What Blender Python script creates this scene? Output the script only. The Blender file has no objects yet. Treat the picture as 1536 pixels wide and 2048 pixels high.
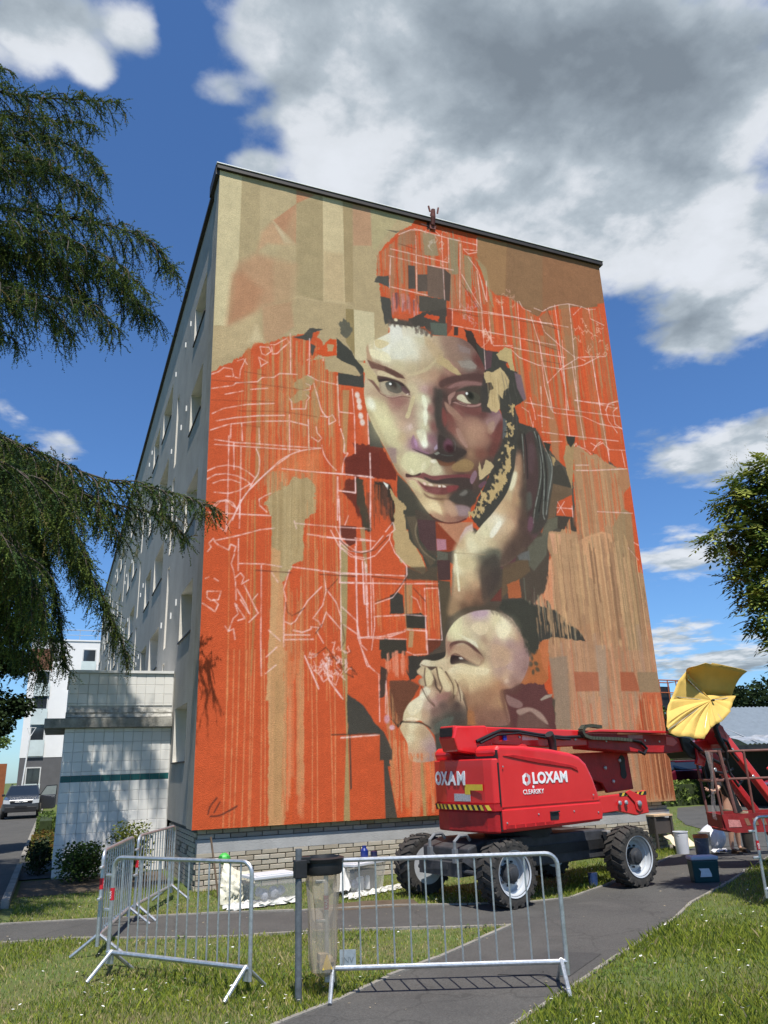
import bpy, bmesh, math, random
import numpy as np
from mathutils import Vector, Matrix
random.seed(11); np.random.seed(11)
scene = bpy.context.scene
C = scene.collection
R = math.radians
SCALE = 1.18                                  # survey units -> metres, applied to every top-level thing at the end

# ------------------------------------------------------------------ camera
cam_d = bpy.data.cameras.new('camera'); cam = bpy.data.objects.new('camera', cam_d); C.objects.link(cam); scene.camera = cam
yaw, pitch, roll = .3977, .3210, -.0349
fw = Vector((math.sin(yaw) * math.cos(pitch), math.cos(yaw) * math.cos(pitch), math.sin(pitch)))
r0 = Vector((math.cos(yaw), -math.sin(yaw), 0)); u0 = r0.cross(fw)
rr = r0 * math.cos(roll) + u0 * math.sin(roll); uu = u0 * math.cos(roll) - r0 * math.sin(roll)
cam.matrix_world = Matrix(((rr.x, uu.x, -fw.x, -1.9431 * SCALE), (rr.y, uu.y, -fw.y, -12.3662 * SCALE), (rr.z, uu.z, -fw.z, 1.65 * SCALE), (0, 0, 0, 1)))
cam_d.sensor_fit = 'VERTICAL'; cam_d.sensor_height = 24; cam_d.lens = 24 * 1530 / 2048
cam_d.clip_start = .05; cam_d.clip_end = 3000

# ------------------------------------------------------------------ sun, sky, exposure
to_sun = Vector((-.066, -.384, .85)).normalized()
sun_d = bpy.data.lights.new('sun', 'SUN'); sun_d.energy = 4.95; sun_d.angle = R(.53); sun_d.color = (1, .955, .88)
sun = bpy.data.objects.new('sun', sun_d); C.objects.link(sun)
sun.rotation_euler = to_sun.to_track_quat('Z', 'Y').to_euler()
vs = scene.view_settings; vs.view_transform = 'Standard'; vs.look = 'None'; vs.gamma = 1; vs.exposure = .36; vs.use_curve_mapping = False

world = bpy.data.worlds.new('World'); scene.world = world; world.use_nodes = True
nt = world.node_tree; nt.nodes.clear()
def N(t, **k):
    n = nt.nodes.new(t)
    for a, b in k.items(): setattr(n, a, b)
    return n
def lk(a, b): nt.links.new(a, b)
def mth(op, a, b=None, c=None, clamp=False):
    n = N('ShaderNodeMath', operation=op); n.use_clamp = clamp
    for i, v in enumerate((a, b, c)):
        if v is None: continue
        if isinstance(v, (int, float)): n.inputs[i].default_value = v
        else: lk(v, n.inputs[i])
    return n.outputs[0]
def vmth(op, a, b=None):
    n = N('ShaderNodeVectorMath', operation=op)
    for i, v in enumerate((a, b)):
        if v is None: continue
        if isinstance(v, (tuple, list)): n.inputs[i].default_value = v
        else: lk(v, n.inputs[i])
    return n
sky = N('ShaderNodeTexSky', sky_type='NISHITA'); sky.sun_disc = False
sky.sun_elevation = math.asin(to_sun.z); sky.sun_rotation = math.atan2(to_sun.x, to_sun.y)
sky.air_density = 1.0; sky.dust_density = .35; sky.ozone_density = 2.2; sky.altitude = 50
tc = N('ShaderNodeTexCoord'); sep = N('ShaderNodeSeparateXYZ'); lk(tc.outputs['Generated'], sep.inputs[0])
den = mth('ADD', mth('MAXIMUM', sep.outputs[2], 0.0), .10)          # cloud layer seen as a plane overhead, bent down at the horizon
px = mth('DIVIDE', sep.outputs[0], den); py = mth('DIVIDE', sep.outputs[1], den)
cmb = N('ShaderNodeCombineXYZ'); lk(px, cmb.inputs[0]); lk(py, cmb.inputs[1]); P2 = cmb.outputs[0]
def noise(scale, detail, rough, vec, dist=0.):
    n = N('ShaderNodeTexNoise'); n.inputs['Scale'].default_value = scale; n.inputs['Detail'].default_value = detail
    n.inputs['Roughness'].default_value = rough; n.inputs['Distortion'].default_value = dist; lk(vec, n.inputs['Vector']); return n.outputs['Fac']
nb = noise(1.5, 12, .60, P2); nf = noise(4.6, 10, .62, vmth('ADD', P2, (7.3, 2.1, 0)).outputs[0], .15); ns = noise(13., 8, .62, P2)
field = mth('ADD', mth('MULTIPLY', nb, .85), mth('ADD', mth('MULTIPLY', mth('SUBTRACT', nf, .18), .62), mth('MULTIPLY', mth('SUBTRACT', ns, .22), .30)))
CLOUDS = [(0.509, 0.65, 0.305, 0.174, -0.383, 0.72), (0.849, 0.755, 0.274, 0.23, -0.395, 0.6), (0.284, 0.761, 0.13, 0.165, -0.361, 0.55), (1.13, 0.948, 0.185, 0.168, -0.4, 0.5), (0.484, 0.933, 0.292, 0.141, -0.368, 0.5), (0.222, 0.679, 0.119, 0.061, -0.362, 0.4), (0.752, 0.893, 0.217, 0.136, -0.383, 0.3), (-0.1, 0.809, 0.134, 0.077, -0.34, 0.55), (0.118, 0.821, 0.047, 0.03, -0.346, 0.4), (-0.034, 0.851, 0.032, 0.044, -0.337, 0.42), (0.009, 0.77, 0.037, 0.039, -0.344, 0.2), (0.19, 0.926, 0.045, 0.028, -0.343, 0.25), (1.567, 1.471, 0.245, 0.22, -0.405, 0.46), (1.627, 1.321, 0.116, 0.166, -0.411, 0.25), (2.065, 2.084, 0.236, 0.327, -0.405, 0.38), (2.862, 3.118, 0.206, 0.49, -0.399, 0.42), (3.491, 3.352, 0.391, 0.551, -0.433, 0.48), (-0.097, 1.941, 0.102, 0.115, -0.254, 0.36), (-0.171, 1.81, 0.044, 0.069, -0.257, 0.25), (0.094, 1.157, 0.128, 0.324, -0.325, -0.5), (0.027, 0.959, 0.08, 0.078, -0.333, -0.4), (1.316, 1.201, 0.151, 0.089, -0.399, -0.33), (1.788, 1.754, 0.188, 0.121, -0.403, -0.2), (-0.027, 1.597, 0.146, 0.212, -0.286, -0.3), (0.068, 0.756, 0.031, 0.039, -0.347, -0.3), (2.382, 2.559, 0.216, 0.219, -0.399, -0.15), (0.208, 0.876, 0.029, 0.034, -0.346, -0.1)]            # the day's clouds in that plane: centre x, y, half sizes, turn, weight
def billow(scale, off):
    v = N('ShaderNodeTexVoronoi', feature='F1'); v.inputs['Scale'].default_value = scale; v.inputs['Detail'].default_value = 2; v.inputs['Roughness'].default_value = .5
    wp = N('ShaderNodeMixRGB', blend_type='ADD'); wp.inputs[0].default_value = .22; lk(vmth('ADD', P2, off).outputs[0], wp.inputs[1])
    wn = N('ShaderNodeTexNoise'); wn.inputs['Scale'].default_value = 5; wn.inputs['Detail'].default_value = 6; lk(P2, wn.inputs['Vector']); lk(wn.outputs['Color'], wp.inputs[2])
    lk(wp.outputs[0], v.inputs['Vector']); return mth('SUBTRACT', .46, v.outputs['Distance'])
bil = billow(5.0, (3.1, 1.7, 0))
field = mth('ADD', field, mth('MULTIPLY', bil, .26))
BASES = [(0.562, 0.646, 0.288, 0.151, -0.385, 0.52), (0.46, 0.646, 0.146, 0.081, -0.376, 0.12), (0.791, 0.734, 0.157, 0.117, -0.389, 0.2), (1.066, 1.044, 0.173, 0.116, -0.393, 0.35), (0.503, 0.914, 0.165, 0.063, -0.366, 0.12), (-0.111, 0.786, 0.101, 0.038, -0.341, 0.3), (1.685, 1.559, 0.201, 0.087, -0.407, 0.22), (3.746, 3.614, 0.477, 0.325, -0.439, 0.25), (0.768, 0.522, 0.105, 0.114, -0.393, 0.15), (0.226, 0.691, 0.076, 0.074, -0.36, -0.12), (0.9, 0.946, 0.232, 0.083, -0.389, -0.12)]              # where the cloud is deep enough to show a grey base
def blobs(lst):
  acc = None
  for (cx, cy, rx, ry, an, wgt) in lst:
    d = vmth('SUBTRACT', P2, (cx, cy, 0)).outputs[0]
    ro = N('ShaderNodeVectorRotate', rotation_type='Z_AXIS'); ro.inputs['Angle'].default_value = -an; lk(d, ro.inputs['Vector'])
    q = vmth('MULTIPLY', ro.outputs[0], (1 / rx, 1 / ry, 0)).outputs[0]
    ln = vmth('LENGTH', q).outputs['Value']
    mr = N('ShaderNodeMapRange', interpolation_type='SMOOTHSTEP'); lk(ln, mr.inputs[0])
    mr.inputs[1].default_value = 1.5; mr.inputs[2].default_value = .1; mr.inputs[3].default_value = 0; mr.inputs[4].default_value = wgt
    acc = mr.outputs[0] if acc is None else mth('ADD', acc, mr.outputs[0])
  return acc
dens = mth('ADD', field, blobs(CLOUDS))
cov = N('ShaderNodeMapRange', interpolation_type='SMOOTHSTEP'); lk(dens, cov.inputs[0]); cov.inputs[1].default_value = .71; cov.inputs[2].default_value = 1.0
thick = mth('ADD', mth('ADD', blobs(BASES), .04), mth('ADD', mth('MULTIPLY', mth('SUBTRACT', nf, .5), 1.1), mth('ADD', mth('MULTIPLY', mth('SUBTRACT', ns, .5), .45), mth('ADD', mth('MULTIPLY', mth('SUBTRACT', nb, .5), .5), mth('MULTIPLY', bil, -.55)))))
rmp = N('ShaderNodeValToRGB'); e = rmp.color_ramp
e.elements[0].position = 0; e.elements[0].color = (.86, .90, .96, 1)
e.elements[1].position = 1; e.elements[1].color = (.235, .280, .325, 1)
for p_, c_ in ((.22, (.80, .84, .89, 1)), (.42, (.52, .59, .65, 1)), (.70, (.34, .40, .455, 1))):
    x = e.elements.new(p_); x.color = c_
lk(thick, rmp.inputs[0])
skys = N('ShaderNodeMixRGB', blend_type='MULTIPLY'); skys.inputs[0].default_value = 1; lk(sky.outputs[0], skys.inputs[1]); skys.inputs[2].default_value = (.060, .088, .120, 1)
mix = N('ShaderNodeMixRGB'); lk(mth('MULTIPLY', cov.outputs[0], .96), mix.inputs[0]); lk(skys.outputs[0], mix.inputs[1])
csc = N('ShaderNodeMixRGB', blend_type='MULTIPLY'); csc.inputs[0].default_value = 1; lk(rmp.outputs[0], csc.inputs[1]); csc.inputs[2].default_value = (.73, .73, .73, 1)
lk(csc.outputs[0], mix.inputs[2])
bg = N('ShaderNodeBackground'); lk(mix.outputs[0], bg.inputs[0]); bg.inputs[1].default_value = 1.0
wo = N('ShaderNodeOutputWorld'); lk(bg.outputs[0], wo.inputs[0])

# ------------------------------------------------------------------ materials
MATS = {}
def mat(name, col, rough=.8, metal=0, var=.12, scale=6., bump=.0, bscale=40., spec=.4, coat=0, trans=0, alpha=1, sss=0, col2=None, stretch=(1, 1, 1)):
    if name in MATS: return MATS[name]
    m = bpy.data.materials.new(name); m.use_nodes = True; t = m.node_tree; b = t.nodes['Principled BSDF']
    b.inputs['Roughness'].default_value = rough; b.inputs['Metallic'].default_value = metal
    b.inputs['Specular IOR Level'].default_value = spec; b.inputs['Coat Weight'].default_value = coat
    b.inputs['Transmission Weight'].default_value = trans; b.inputs['Alpha'].default_value = alpha
    tcn = t.nodes.new('ShaderNodeTexCoord'); mp = t.nodes.new('ShaderNodeMapping'); mp.inputs['Scale'].default_value = stretch
    t.links.new(tcn.outputs['Object'], mp.inputs[0])
    n = t.nodes.new('ShaderNodeTexNoise'); n.inputs['Scale'].default_value = scale; n.inputs['Detail'].default_value = 7; n.inputs['Roughness'].default_value = .65
    t.links.new(mp.outputs[0], n.inputs['Vector'])
    rp = t.nodes.new('ShaderNodeValToRGB'); rp.color_ramp.elements[0].position = .3; rp.color_ramp.elements[1].position = .7
    c2 = col2 or tuple(min(1, c * (1 + var)) for c in col)
    c1 = col if col2 else tuple(c * (1 - var) for c in col)
    rp.color_ramp.elements[0].color = (*c1, 1); rp.color_ramp.elements[1].color = (*c2, 1)
    t.links.new(n.outputs['Fac'], rp.inputs[0]); t.links.new(rp.outputs[0], b.inputs['Base Color'])
    if bump:
        n2 = t.nodes.new('ShaderNodeTexNoise'); n2.inputs['Scale'].default_value = bscale; n2.inputs['Detail'].default_value = 5
        t.links.new(mp.outputs[0], n2.inputs['Vector'])
        bp = t.nodes.new('ShaderNodeBump'); bp.inputs['Strength'].default_value = bump; bp.inputs['Distance'].default_value = .02
        t.links.new(n2.outputs['Fac'], bp.inputs['Height']); t.links.new(bp.outputs[0], b.inputs['Normal'])
    MATS[name] = m; return m
def attr_mat(name, attr, rough=.8, bump=0, bscale=60, trans=0., spec=.3):
    m = bpy.data.materials.new(name); m.use_nodes = True; t = m.node_tree; b = t.nodes['Principled BSDF']
    a = t.nodes.new('ShaderNodeAttribute'); a.attribute_name = attr; t.links.new(a.outputs['Color'], b.inputs['Base Color'])
    b.inputs['Roughness'].default_value = rough; b.inputs['Specular IOR Level'].default_value = spec
    if bump:
        tcn = t.nodes.new('ShaderNodeTexCoord'); n2 = t.nodes.new('ShaderNodeTexNoise'); n2.inputs['Scale'].default_value = bscale; n2.inputs['Detail'].default_value = 4
        t.links.new(tcn.outputs['Object'], n2.inputs['Vector'])
        bp = t.nodes.new('ShaderNodeBump'); bp.inputs['Strength'].default_value = bump; bp.inputs['Distance'].default_value = .02
        t.links.new(n2.outputs['Fac'], bp.inputs['Height']); t.links.new(bp.outputs[0], b.inputs['Normal'])
    if trans:
        tr = t.nodes.new('ShaderNodeBsdfTranslucent'); t.links.new(a.outputs['Color'], tr.inputs[0])
        ms = t.nodes.new('ShaderNodeMixShader'); ms.inputs[0].default_value = trans
        t.links.new(b.outputs[0], ms.inputs[1]); t.links.new(tr.outputs[0], ms.inputs[2]); t.links.new(ms.outputs[0], t.nodes['Material Output'].inputs[0])
    return m

# ------------------------------------------------------------------ mesh helpers
class MB:
    def __init__(s): s.v = []; s.f = []
    def add(s, vs_, fs_):
        o = len(s.v); s.v += [tuple(p) for p in vs_]; s.f += [tuple(i + o for i in f) for f in fs_]; return s
    def box(s, x0, x1, y0, y1, z0, z1):
        return s.add([(x0, y0, z0), (x1, y0, z0), (x1, y1, z0), (x0, y1, z0), (x0, y0, z1), (x1, y0, z1), (x1, y1, z1), (x0, y1, z1)],
                     [(0, 3, 2, 1), (4, 5, 6, 7), (0, 1, 5, 4), (1, 2, 6, 5), (2, 3, 7, 6), (3, 0, 4, 7)])
    def beam(s, a, b, w, h, up=(0, 0, 1)):
        a = Vector(a); b = Vector(b); d = (b - a).normalized(); side = d.cross(Vector(up))
        if side.length < 1e-4: side = d.cross(Vector((0, 1, 0)))
        side.normalize(); u = side.cross(d)
        vs_ = [p + side * (w / 2 * i) + u * (h / 2 * j) for p in (a, b) for i, j in ((-1, -1), (1, -1), (1, 1), (-1, 1))]
        return s.add(vs_, [(0, 1, 2, 3), (7, 6, 5, 4), (0, 4, 5, 1), (1, 5, 6, 2), (2, 6, 7, 3), (3, 7, 4, 0)])
    def tube(s, pts, r, n=8, cap=True):
        pts = [Vector(p) for p in pts]; rs = r if isinstance(r, (list, tuple)) else [r] * len(pts)
        rings = []; prev = None
        for i, p in enumerate(pts):
            d = (pts[min(i + 1, len(pts) - 1)] - pts[max(i - 1, 0)]).normalized()
            if prev is None:
                u = d.cross(Vector((0, 0, 1)))
                if u.length < .05: u = d.cross(Vector((1, 0, 0)))
            else: u = prev - d * prev.dot(d)
            u.normalize(); prev = u; w = d.cross(u)
            rings.append([p + (u * math.cos(2 * math.pi * k / n) + w * math.sin(2 * math.pi * k / n)) * rs[i] for k in range(n)])
        vs_ = [q for g in rings for q in g]; fs_ = []
        for i in range(len(pts) - 1):
            for k in range(n): fs_.append((i * n + k, i * n + (k + 1) % n, (i + 1) * n + (k + 1) % n, (i + 1) * n + k))
        if cap: fs_ += [tuple(range(n - 1, -1, -1)), tuple(range((len(pts) - 1) * n, len(pts) * n))]
        return s.add(vs_, fs_)
    def prism(s, poly, axis, a, b):                 # poly in the two other axes, extruded along axis a..b
        def mk(p, t):
            if axis == 'y': return (p[0], t, p[1])
            if axis == 'x': return (t, p[0], p[1])
            return (p[0], p[1], t)
        n = len(poly); vs_ = [mk(p, a) for p in poly] + [mk(p, b) for p in poly]
        fs_ = [tuple(range(n - 1, -1, -1)), tuple(range(n, 2 * n))] + [(i, (i + 1) % n, n + (i + 1) % n, n + i) for i in range(n)]
        return s.add(vs_, fs_)
    def lathe(s, prof, n=24, axis='z', cen=(0, 0, 0)):
        vs_ = []; fs_ = []
        for (r, t) in prof:
            for k in range(n):
                c, q = r * math.cos(2 * math.pi * k / n), r * math.sin(2 * math.pi * k / n)
                p = (c, q, t) if axis == 'z' else ((c, t, q) if axis == 'y' else (t, c, q))
                vs_.append((p[0] + cen[0], p[1] + cen[1], p[2] + cen[2]))
        for i in range(len(prof) - 1):
            for k in range(n): fs_.append((i * n + k, i * n + (k + 1) % n, (i + 1) * n + (k + 1) % n, (i + 1) * n + k))
        return s.add(vs_, fs_)
    def ball(s, c, r, n=12, m=8, sq=(1, 1, 1)):
        return s.lathe([(r * sq[0] * max(math.sin(math.pi * i / m), .002), -r * sq[2] * math.cos(math.pi * i / m)) for i in range(m + 1)], n, 'z', c)
    def mesh(s, name, m, smooth=False, angle=35):
        me = bpy.data.meshes.new(name); me.from_pydata(s.v, [], s.f); me.validate()
        bm = bmesh.new(); bm.from_mesh(me); bmesh.ops.recalc_face_normals(bm, faces=bm.faces); bm.to_mesh(me); bm.free()
        if m: me.materials.append(m)
        if smooth:
            me.polygons.foreach_set('use_smooth', [True] * len(me.polygons)); me.set_sharp_from_angle(angle=R(angle))
        return me
    def build(s, name, m, parent=None, smooth=False, bevel=0, seg=2, loc=None):
        o = bpy.data.objects.new(name, s.mesh(name, m, smooth)); C.objects.link(o)
        if parent: o.parent = parent
        if loc: o.location = loc
        if bevel:
            b = o.modifiers.new('bevel', 'BEVEL'); b.width = bevel; b.segments = seg; b.limit_method = 'ANGLE'; b.angle_limit = R(40); b.harden_normals = False
        return o
def put(name, me, parent=None, loc=(0, 0, 0), rot=(0, 0, 0)):
    o = bpy.data.objects.new(name, me); C.objects.link(o); o.location = loc; o.rotation_euler = rot
    if parent: o.parent = parent
    return o
def thing(name, label, cat, loc=(0, 0, 0), rz=0, group=None):
    o = bpy.data.objects.new(name, None); C.objects.link(o); o.location = loc; o.rotation_euler = (0, 0, rz); o.empty_display_size = .2
    return tag(o, label, cat, group)
def tag(o, label, cat=None, group=None, kind=None):
    o['label'] = label
    if cat: o['category'] = cat
    if group: o['group'] = group
    if kind: o['kind'] = kind
    return o
def copy_tree(o, parent=None):
    c = o.copy(); C.objects.link(c); c.parent = parent
    for ch in o.children: copy_tree(ch, c)
    return c
def npmesh(name, verts, faces, m, cols=None, smooth=False):
    """verts (n,3), faces (m,k) arrays"""
    me = bpy.data.meshes.new(name); k = faces.shape[1]
    me.vertices.add(len(verts)); me.vertices.foreach_set('co', np.ascontiguousarray(verts, np.float32).ravel())
    me.loops.add(faces.size); me.loops.foreach_set('vertex_index', np.ascontiguousarray(faces, np.int32).ravel())
    me.polygons.add(len(faces)); me.polygons.foreach_set('loop_start', np.arange(0, faces.size, k, dtype=np.int32))
    if cols is not None:
        a = me.color_attributes.new('tint', 'FLOAT_COLOR', 'POINT'); q = np.ones((len(verts), 4), np.float32); q[:, :3] = cols; a.data.foreach_set('color', q.ravel())
    if smooth: me.polygons.foreach_set('use_smooth', [True] * len(faces))
    me.update(calc_edges=True); me.validate(); me.materials.append(m); return me
def npobj(name, verts, faces, m, cols=None, parent=None, smooth=False):
    return put(name, npmesh(name, np.asarray(verts), np.asarray(faces), m, cols, smooth), parent)
def text(body, size, m, parent, loc, rot, name='lettering', bold=.0, ext=.002, shear=0, space=1):
    cu = bpy.data.curves.new(name, 'FONT'); cu.body = body; cu.size = size; cu.offset = bold; cu.extrude = ext; cu.shear = shear; cu.space_character = space
    cu.resolution_u = 3; tmp = bpy.data.objects.new(name, cu); C.objects.link(tmp); bpy.context.view_layer.update()
    me = bpy.data.meshes.new_from_object(tmp.evaluated_get(bpy.context.evaluated_depsgraph_get())); bpy.data.objects.remove(tmp); bpy.data.curves.remove(cu)
    me.name = name; me.materials.clear(); me.materials.append(m); return put(name, me, parent, loc, rot)
def inpoly(poly, X, Y):
    ins = np.zeros(X.shape, bool); n = len(poly)
    for i in range(n):
        ax, ay = poly[i]; bx, by = poly[(i + 1) % n]
        if ay != by: ins ^= ((ay > Y) != (by > Y)) & (X < (bx - ax) * (Y - ay) / (by - ay) + ax)
    return ins
def sheet(name, poly, z, m, parent=None):
    me = bpy.data.meshes.new(name); bm = bmesh.new(); f = bm.faces.new([bm.verts.new((x, y, z)) for x, y in poly])
    bmesh.ops.triangulate(bm, faces=[f]); bmesh.ops.recalc_face_normals(bm, faces=bm.faces)
    for q in bm.faces:
        if q.normal.z < 0: q.normal_flip()
    bm.to_mesh(me); bm.free(); me.materials.append(m); return put(name, me, parent)
def struct(o, label): o['kind'] = 'structure'; o['label'] = label; return o

# ------------------------------------------------------------------ ground, paths, road
def ground_mat(name, cols, scale, rough=.95, bump=.6, bscale=30, fine=None, crack=False):
    m = bpy.data.materials.new(name); m.use_nodes = True; t = m.node_tree; b = t.nodes['Principled BSDF']; b.inputs['Roughness'].default_value = rough; b.inputs['Specular IOR Level'].default_value = .25
    tcn = t.nodes.new('ShaderNodeTexCoord')
    def nz(s, d=8, r=.65):
        n = t.nodes.new('ShaderNodeTexNoise'); n.inputs['Scale'].default_value = s; n.inputs['Detail'].default_value = d; n.inputs['Roughness'].default_value = r
        t.links.new(tcn.outputs['Object'], n.inputs['Vector']); return n.outputs['Fac']
    rp = t.nodes.new('ShaderNodeValToRGB'); els = rp.color_ramp.elements
    els[0].position = .28; els[0].color = (*cols[0], 1); els[1].position = .72; els[1].color = (*cols[-1], 1)
    for i, c in enumerate(cols[1:-1]): q = els.new(.28 + .44 * (i + 1) / (len(cols) - 1)); q.color = (*c, 1)
    t.links.new(nz(scale), rp.inputs[0])
    mx = t.nodes.new('ShaderNodeMixRGB'); mx.blend_type = 'MULTIPLY'; mx.inputs[0].default_value = 1
    r2 = t.nodes.new('ShaderNodeValToRGB'); r2.color_ramp.elements[0].position = .3; r2.color_ramp.elements[1].position = .75
    lo, hi = fine or (.72, 1.15)
    r2.color_ramp.elements[0].color = (lo, lo, lo, 1); r2.color_ramp.elements[1].color = (hi, hi, hi, 1)
    t.links.new(nz(min(bscale * 3, 75), 6, .8), r2.inputs[0])
    if crack:
        wn = t.nodes.new('ShaderNodeTexNoise'); wn.inputs['Scale'].default_value = 2.2; wn.inputs['Detail'].default_value = 5; t.links.new(tcn.outputs['Object'], wn.inputs['Vector'])
        ad = t.nodes.new('ShaderNodeMixRGB'); ad.blend_type = 'ADD'; ad.inputs[0].default_value = .55; t.links.new(tcn.outputs['Object'], ad.inputs[1]); t.links.new(wn.outputs['Color'], ad.inputs[2])
        vo = t.nodes.new('ShaderNodeTexVoronoi'); vo.feature = 'DISTANCE_TO_EDGE'; vo.inputs['Scale'].default_value = .62; t.links.new(ad.outputs[0], vo.inputs['Vector'])
        cr_ = t.nodes.new('ShaderNodeMapRange'); cr_.inputs[1].default_value = .002; cr_.inputs[2].default_value = .011; cr_.inputs[3].default_value = .78; cr_.inputs[4].default_value = 1; t.links.new(vo.outputs['Distance'], cr_.inputs[0])
        cm = t.nodes.new('ShaderNodeMixRGB'); cm.blend_type = 'MULTIPLY'; cm.inputs[0].default_value = 1; t.links.new(rp.outputs[0], cm.inputs[1]); t.links.new(cr_.outputs[0], cm.inputs[2]); rp = cm
    t.links.new(rp.outputs[0], mx.inputs[1]); t.links.new(r2.outputs[0], mx.inputs[2]); t.links.new(mx.outputs[0], b.inputs['Base Color'])
    bp = t.nodes.new('ShaderNodeBump'); bp.inputs['Strength'].default_value = bump; bp.inputs['Distance'].default_value = .015; t.links.new(nz(bscale, 6), bp.inputs['Height']); t.links.new(bp.outputs[0], b.inputs['Normal'])
    return m
M_lawn = ground_mat('lawn_earth', [(.15, .125, .065), (.11, .125, .04), (.09, .13, .032), (.19, .165, .08)], 1.3)
M_asph = ground_mat('asphalt', [(.072, .070, .065), (.094, .090, .083), (.078, .075, .070), (.108, .102, .094)], .9, .9, .5, 90, (.5, 1.45), True)
M_soil = ground_mat('soil', [(.085, .06, .04), (.12, .09, .06), (.07, .05, .035)], 4, .95, .9, 25)
M_kerb = mat('kerb_concrete', (.24, .222, .19), .9, 0, .25, 3, .4, 40)
G = 400
struct(sheet('lawn', [(-G, -G), (G, -G), (G, G), (-G, G)], 0, M_lawn), 'short patchy lawn around the painted building')
PATH = [(-9, 1.15), (-2.39, -1.1), (-1.27, -1.42), (-.13, -1.8), (.93, -2.25), (2.11, -2.6), (2.9, -3.05), (3.6, -3.32), (4.2, -3.35), (5.2, -2.77), (8.18, -.74), (9.5, .1), (10.6, -1.0),
        (9.19, -1.87), (7.51, -2.96), (6.68, -3.51), (5.16, -4.42), (4.41, -5.0), (2.83, -6.04), (1.76, -6.75), (1.04, -7.22), (-2.2, -9.35), (-7, -12.5), (-8, -11.6), (-4, -8.9), (-.36, -6.44), (.14, -6.14),
        (.75, -5.7), (1.37, -5.34), (2.69, -4.44), (2.0, -4.15), (1.01, -3.7), (.15, -3.43), (-.34, -3.23), (-1.15, -2.78), (-1.66, -2.52), (-2.32, -2.34), (-9, -.15)]
PARK = [(9.5, .1), (12.3, 2.9), (12.9, 4.05), (14.4, 6.0), (17.5, 9.4), (24, 10.4), (60, 16), (60, -12), (14, -2.2), (10.6, -1.0)]
ROAD = [(-8.5, 1.05), (-2.45, -1.0), (-2.45, 60), (-8.5, 60)]
struct(sheet('asphalt_path', PATH, .006, M_asph), 'dark asphalt footpath crossing the lawn')
struct(sheet('parking_asphalt', PARK, .011, M_asph), 'asphalt parking area beside the hedge')
struct(sheet('access_road', ROAD, .016, M_asph), 'asphalt access road running along the long facade')
struct(sheet('asphalt_patch', [(1.55, -6.1), (2.35, -5.62), (2.7, -5.95), (2.0, -6.45)], .010, ground_mat('asphalt_repair', [(.058, .057, .055), (.07, .068, .065), (.082, .08, .076)], 2.0, .9, .5, 80, (.5, 1.4))), 'darker repair patch in the asphalt path')
struct(sheet('planting_bed', [(-2.3, 1.2), (-.1, .95), (-.02, 3.15), (-2.3, 3.15)], .005, M_soil), 'bare soil bed in front of the tiled annex')
struct(sheet('worn_soil', [(1.2, -2.48), (2.05, -2.72), (2.4, -2.75), (2.5, -2.3), (1.9, -2.05), (1.35, -2.1)], .0075, M_soil), 'worn bare soil beside the path')
def edging(name, pts, w, z, label):
    mb = MB()
    for a, b in zip(pts, pts[1:]):
        d = Vector((b[0] - a[0], b[1] - a[1], 0)).normalized(); n = Vector((-d.y, d.x, 0)) * w / 2; L = math.hypot(b[0] - a[0], b[1] - a[1]); k = max(1, round(L / .85)); q = L / k
        for i in range(k):
            s_ = Vector((a[0], a[1], 0)) + d * (i * q + .006); e_ = Vector((a[0], a[1], 0)) + d * ((i + 1) * q - .006); h = z + random.uniform(-.006, .006)
            mb.add([s_ - n + Vector((0, 0, -.1)), e_ - n + Vector((0, 0, -.1)), e_ + n + Vector((0, 0, -.1)), s_ + n + Vector((0, 0, -.1)), s_ - n + Vector((0, 0, h)), e_ - n + Vector((0, 0, h)), e_ + n + Vector((0, 0, h)), s_ + n + Vector((0, 0, h))],
                   [(0, 3, 2, 1), (4, 5, 6, 7), (0, 1, 5, 4), (1, 2, 6, 5), (2, 3, 7, 6), (3, 0, 4, 7)])
    return struct(mb.build(name, M_kerb), label)
edging('path_edging', [p for p in PATH[1:11]], .045, .02, 'thin concrete edging on the building side of the path')
edging('path_edging', [p for p in PATH[12:23]], .035, .016, 'thin concrete edging along the right lawn')
edging('path_edging', [p for p in PATH[24:37]], .042, .02, 'thin concrete edging round the near lawn')
edging('road_kerb', [(-2.41, .2), (-2.41, 5.4)], .1, .1, 'pale concrete kerb of the access road near the annex')
edging('road_kerb', [(-2.41, 6.6), (-2.41, 40)], .1, .1, 'pale concrete kerb running along the access road')
struct(sheet('annex_pavement', [(-2.42, 3.3), (-1.8, 3.3), (-1.8, 6.6), (-2.42, 6.6)], .02, M_asph), 'paved strip between road and annex door')
# grass blades and daisies, only where lawn is near enough to show them
def lawn_ok(X, Y):
    k = ~(inpoly(PATH, X, Y) | inpoly(PARK, X, Y) | inpoly(ROAD, X, Y))
    k &= ~((X > -2.3) & (X < 0) & (Y > 1.1)); k &= ~((X > -.05) & (Y > .06) & (X < 9.2)); k &= ~((X < -2.3) & (Y > -1)); k &= ~inpoly([(1.2, -2.48), (2.05, -2.72), (2.4, -2.75), (2.5, -2.3), (1.9, -2.05), (1.35, -2.1)], X, Y)
    return k
rng = np.random.RandomState(4)
cx, cy = -1.943, -12.366
def scatter(n, x0, x1, y0, y1, ref, pw=1.6):
    X = rng.uniform(x0, x1, n); Y = rng.uniform(y0, y1, n); d = np.hypot(X - cx, Y - cy)
    az = np.arctan2(X - cx, Y - cy) - .3977
    k = lawn_ok(X, Y) & (np.abs(az) < .62) & (rng.rand(n) < np.minimum(1, (ref / d) ** pw)) & (d > 3.6)
    return X[k], Y[k]
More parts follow.
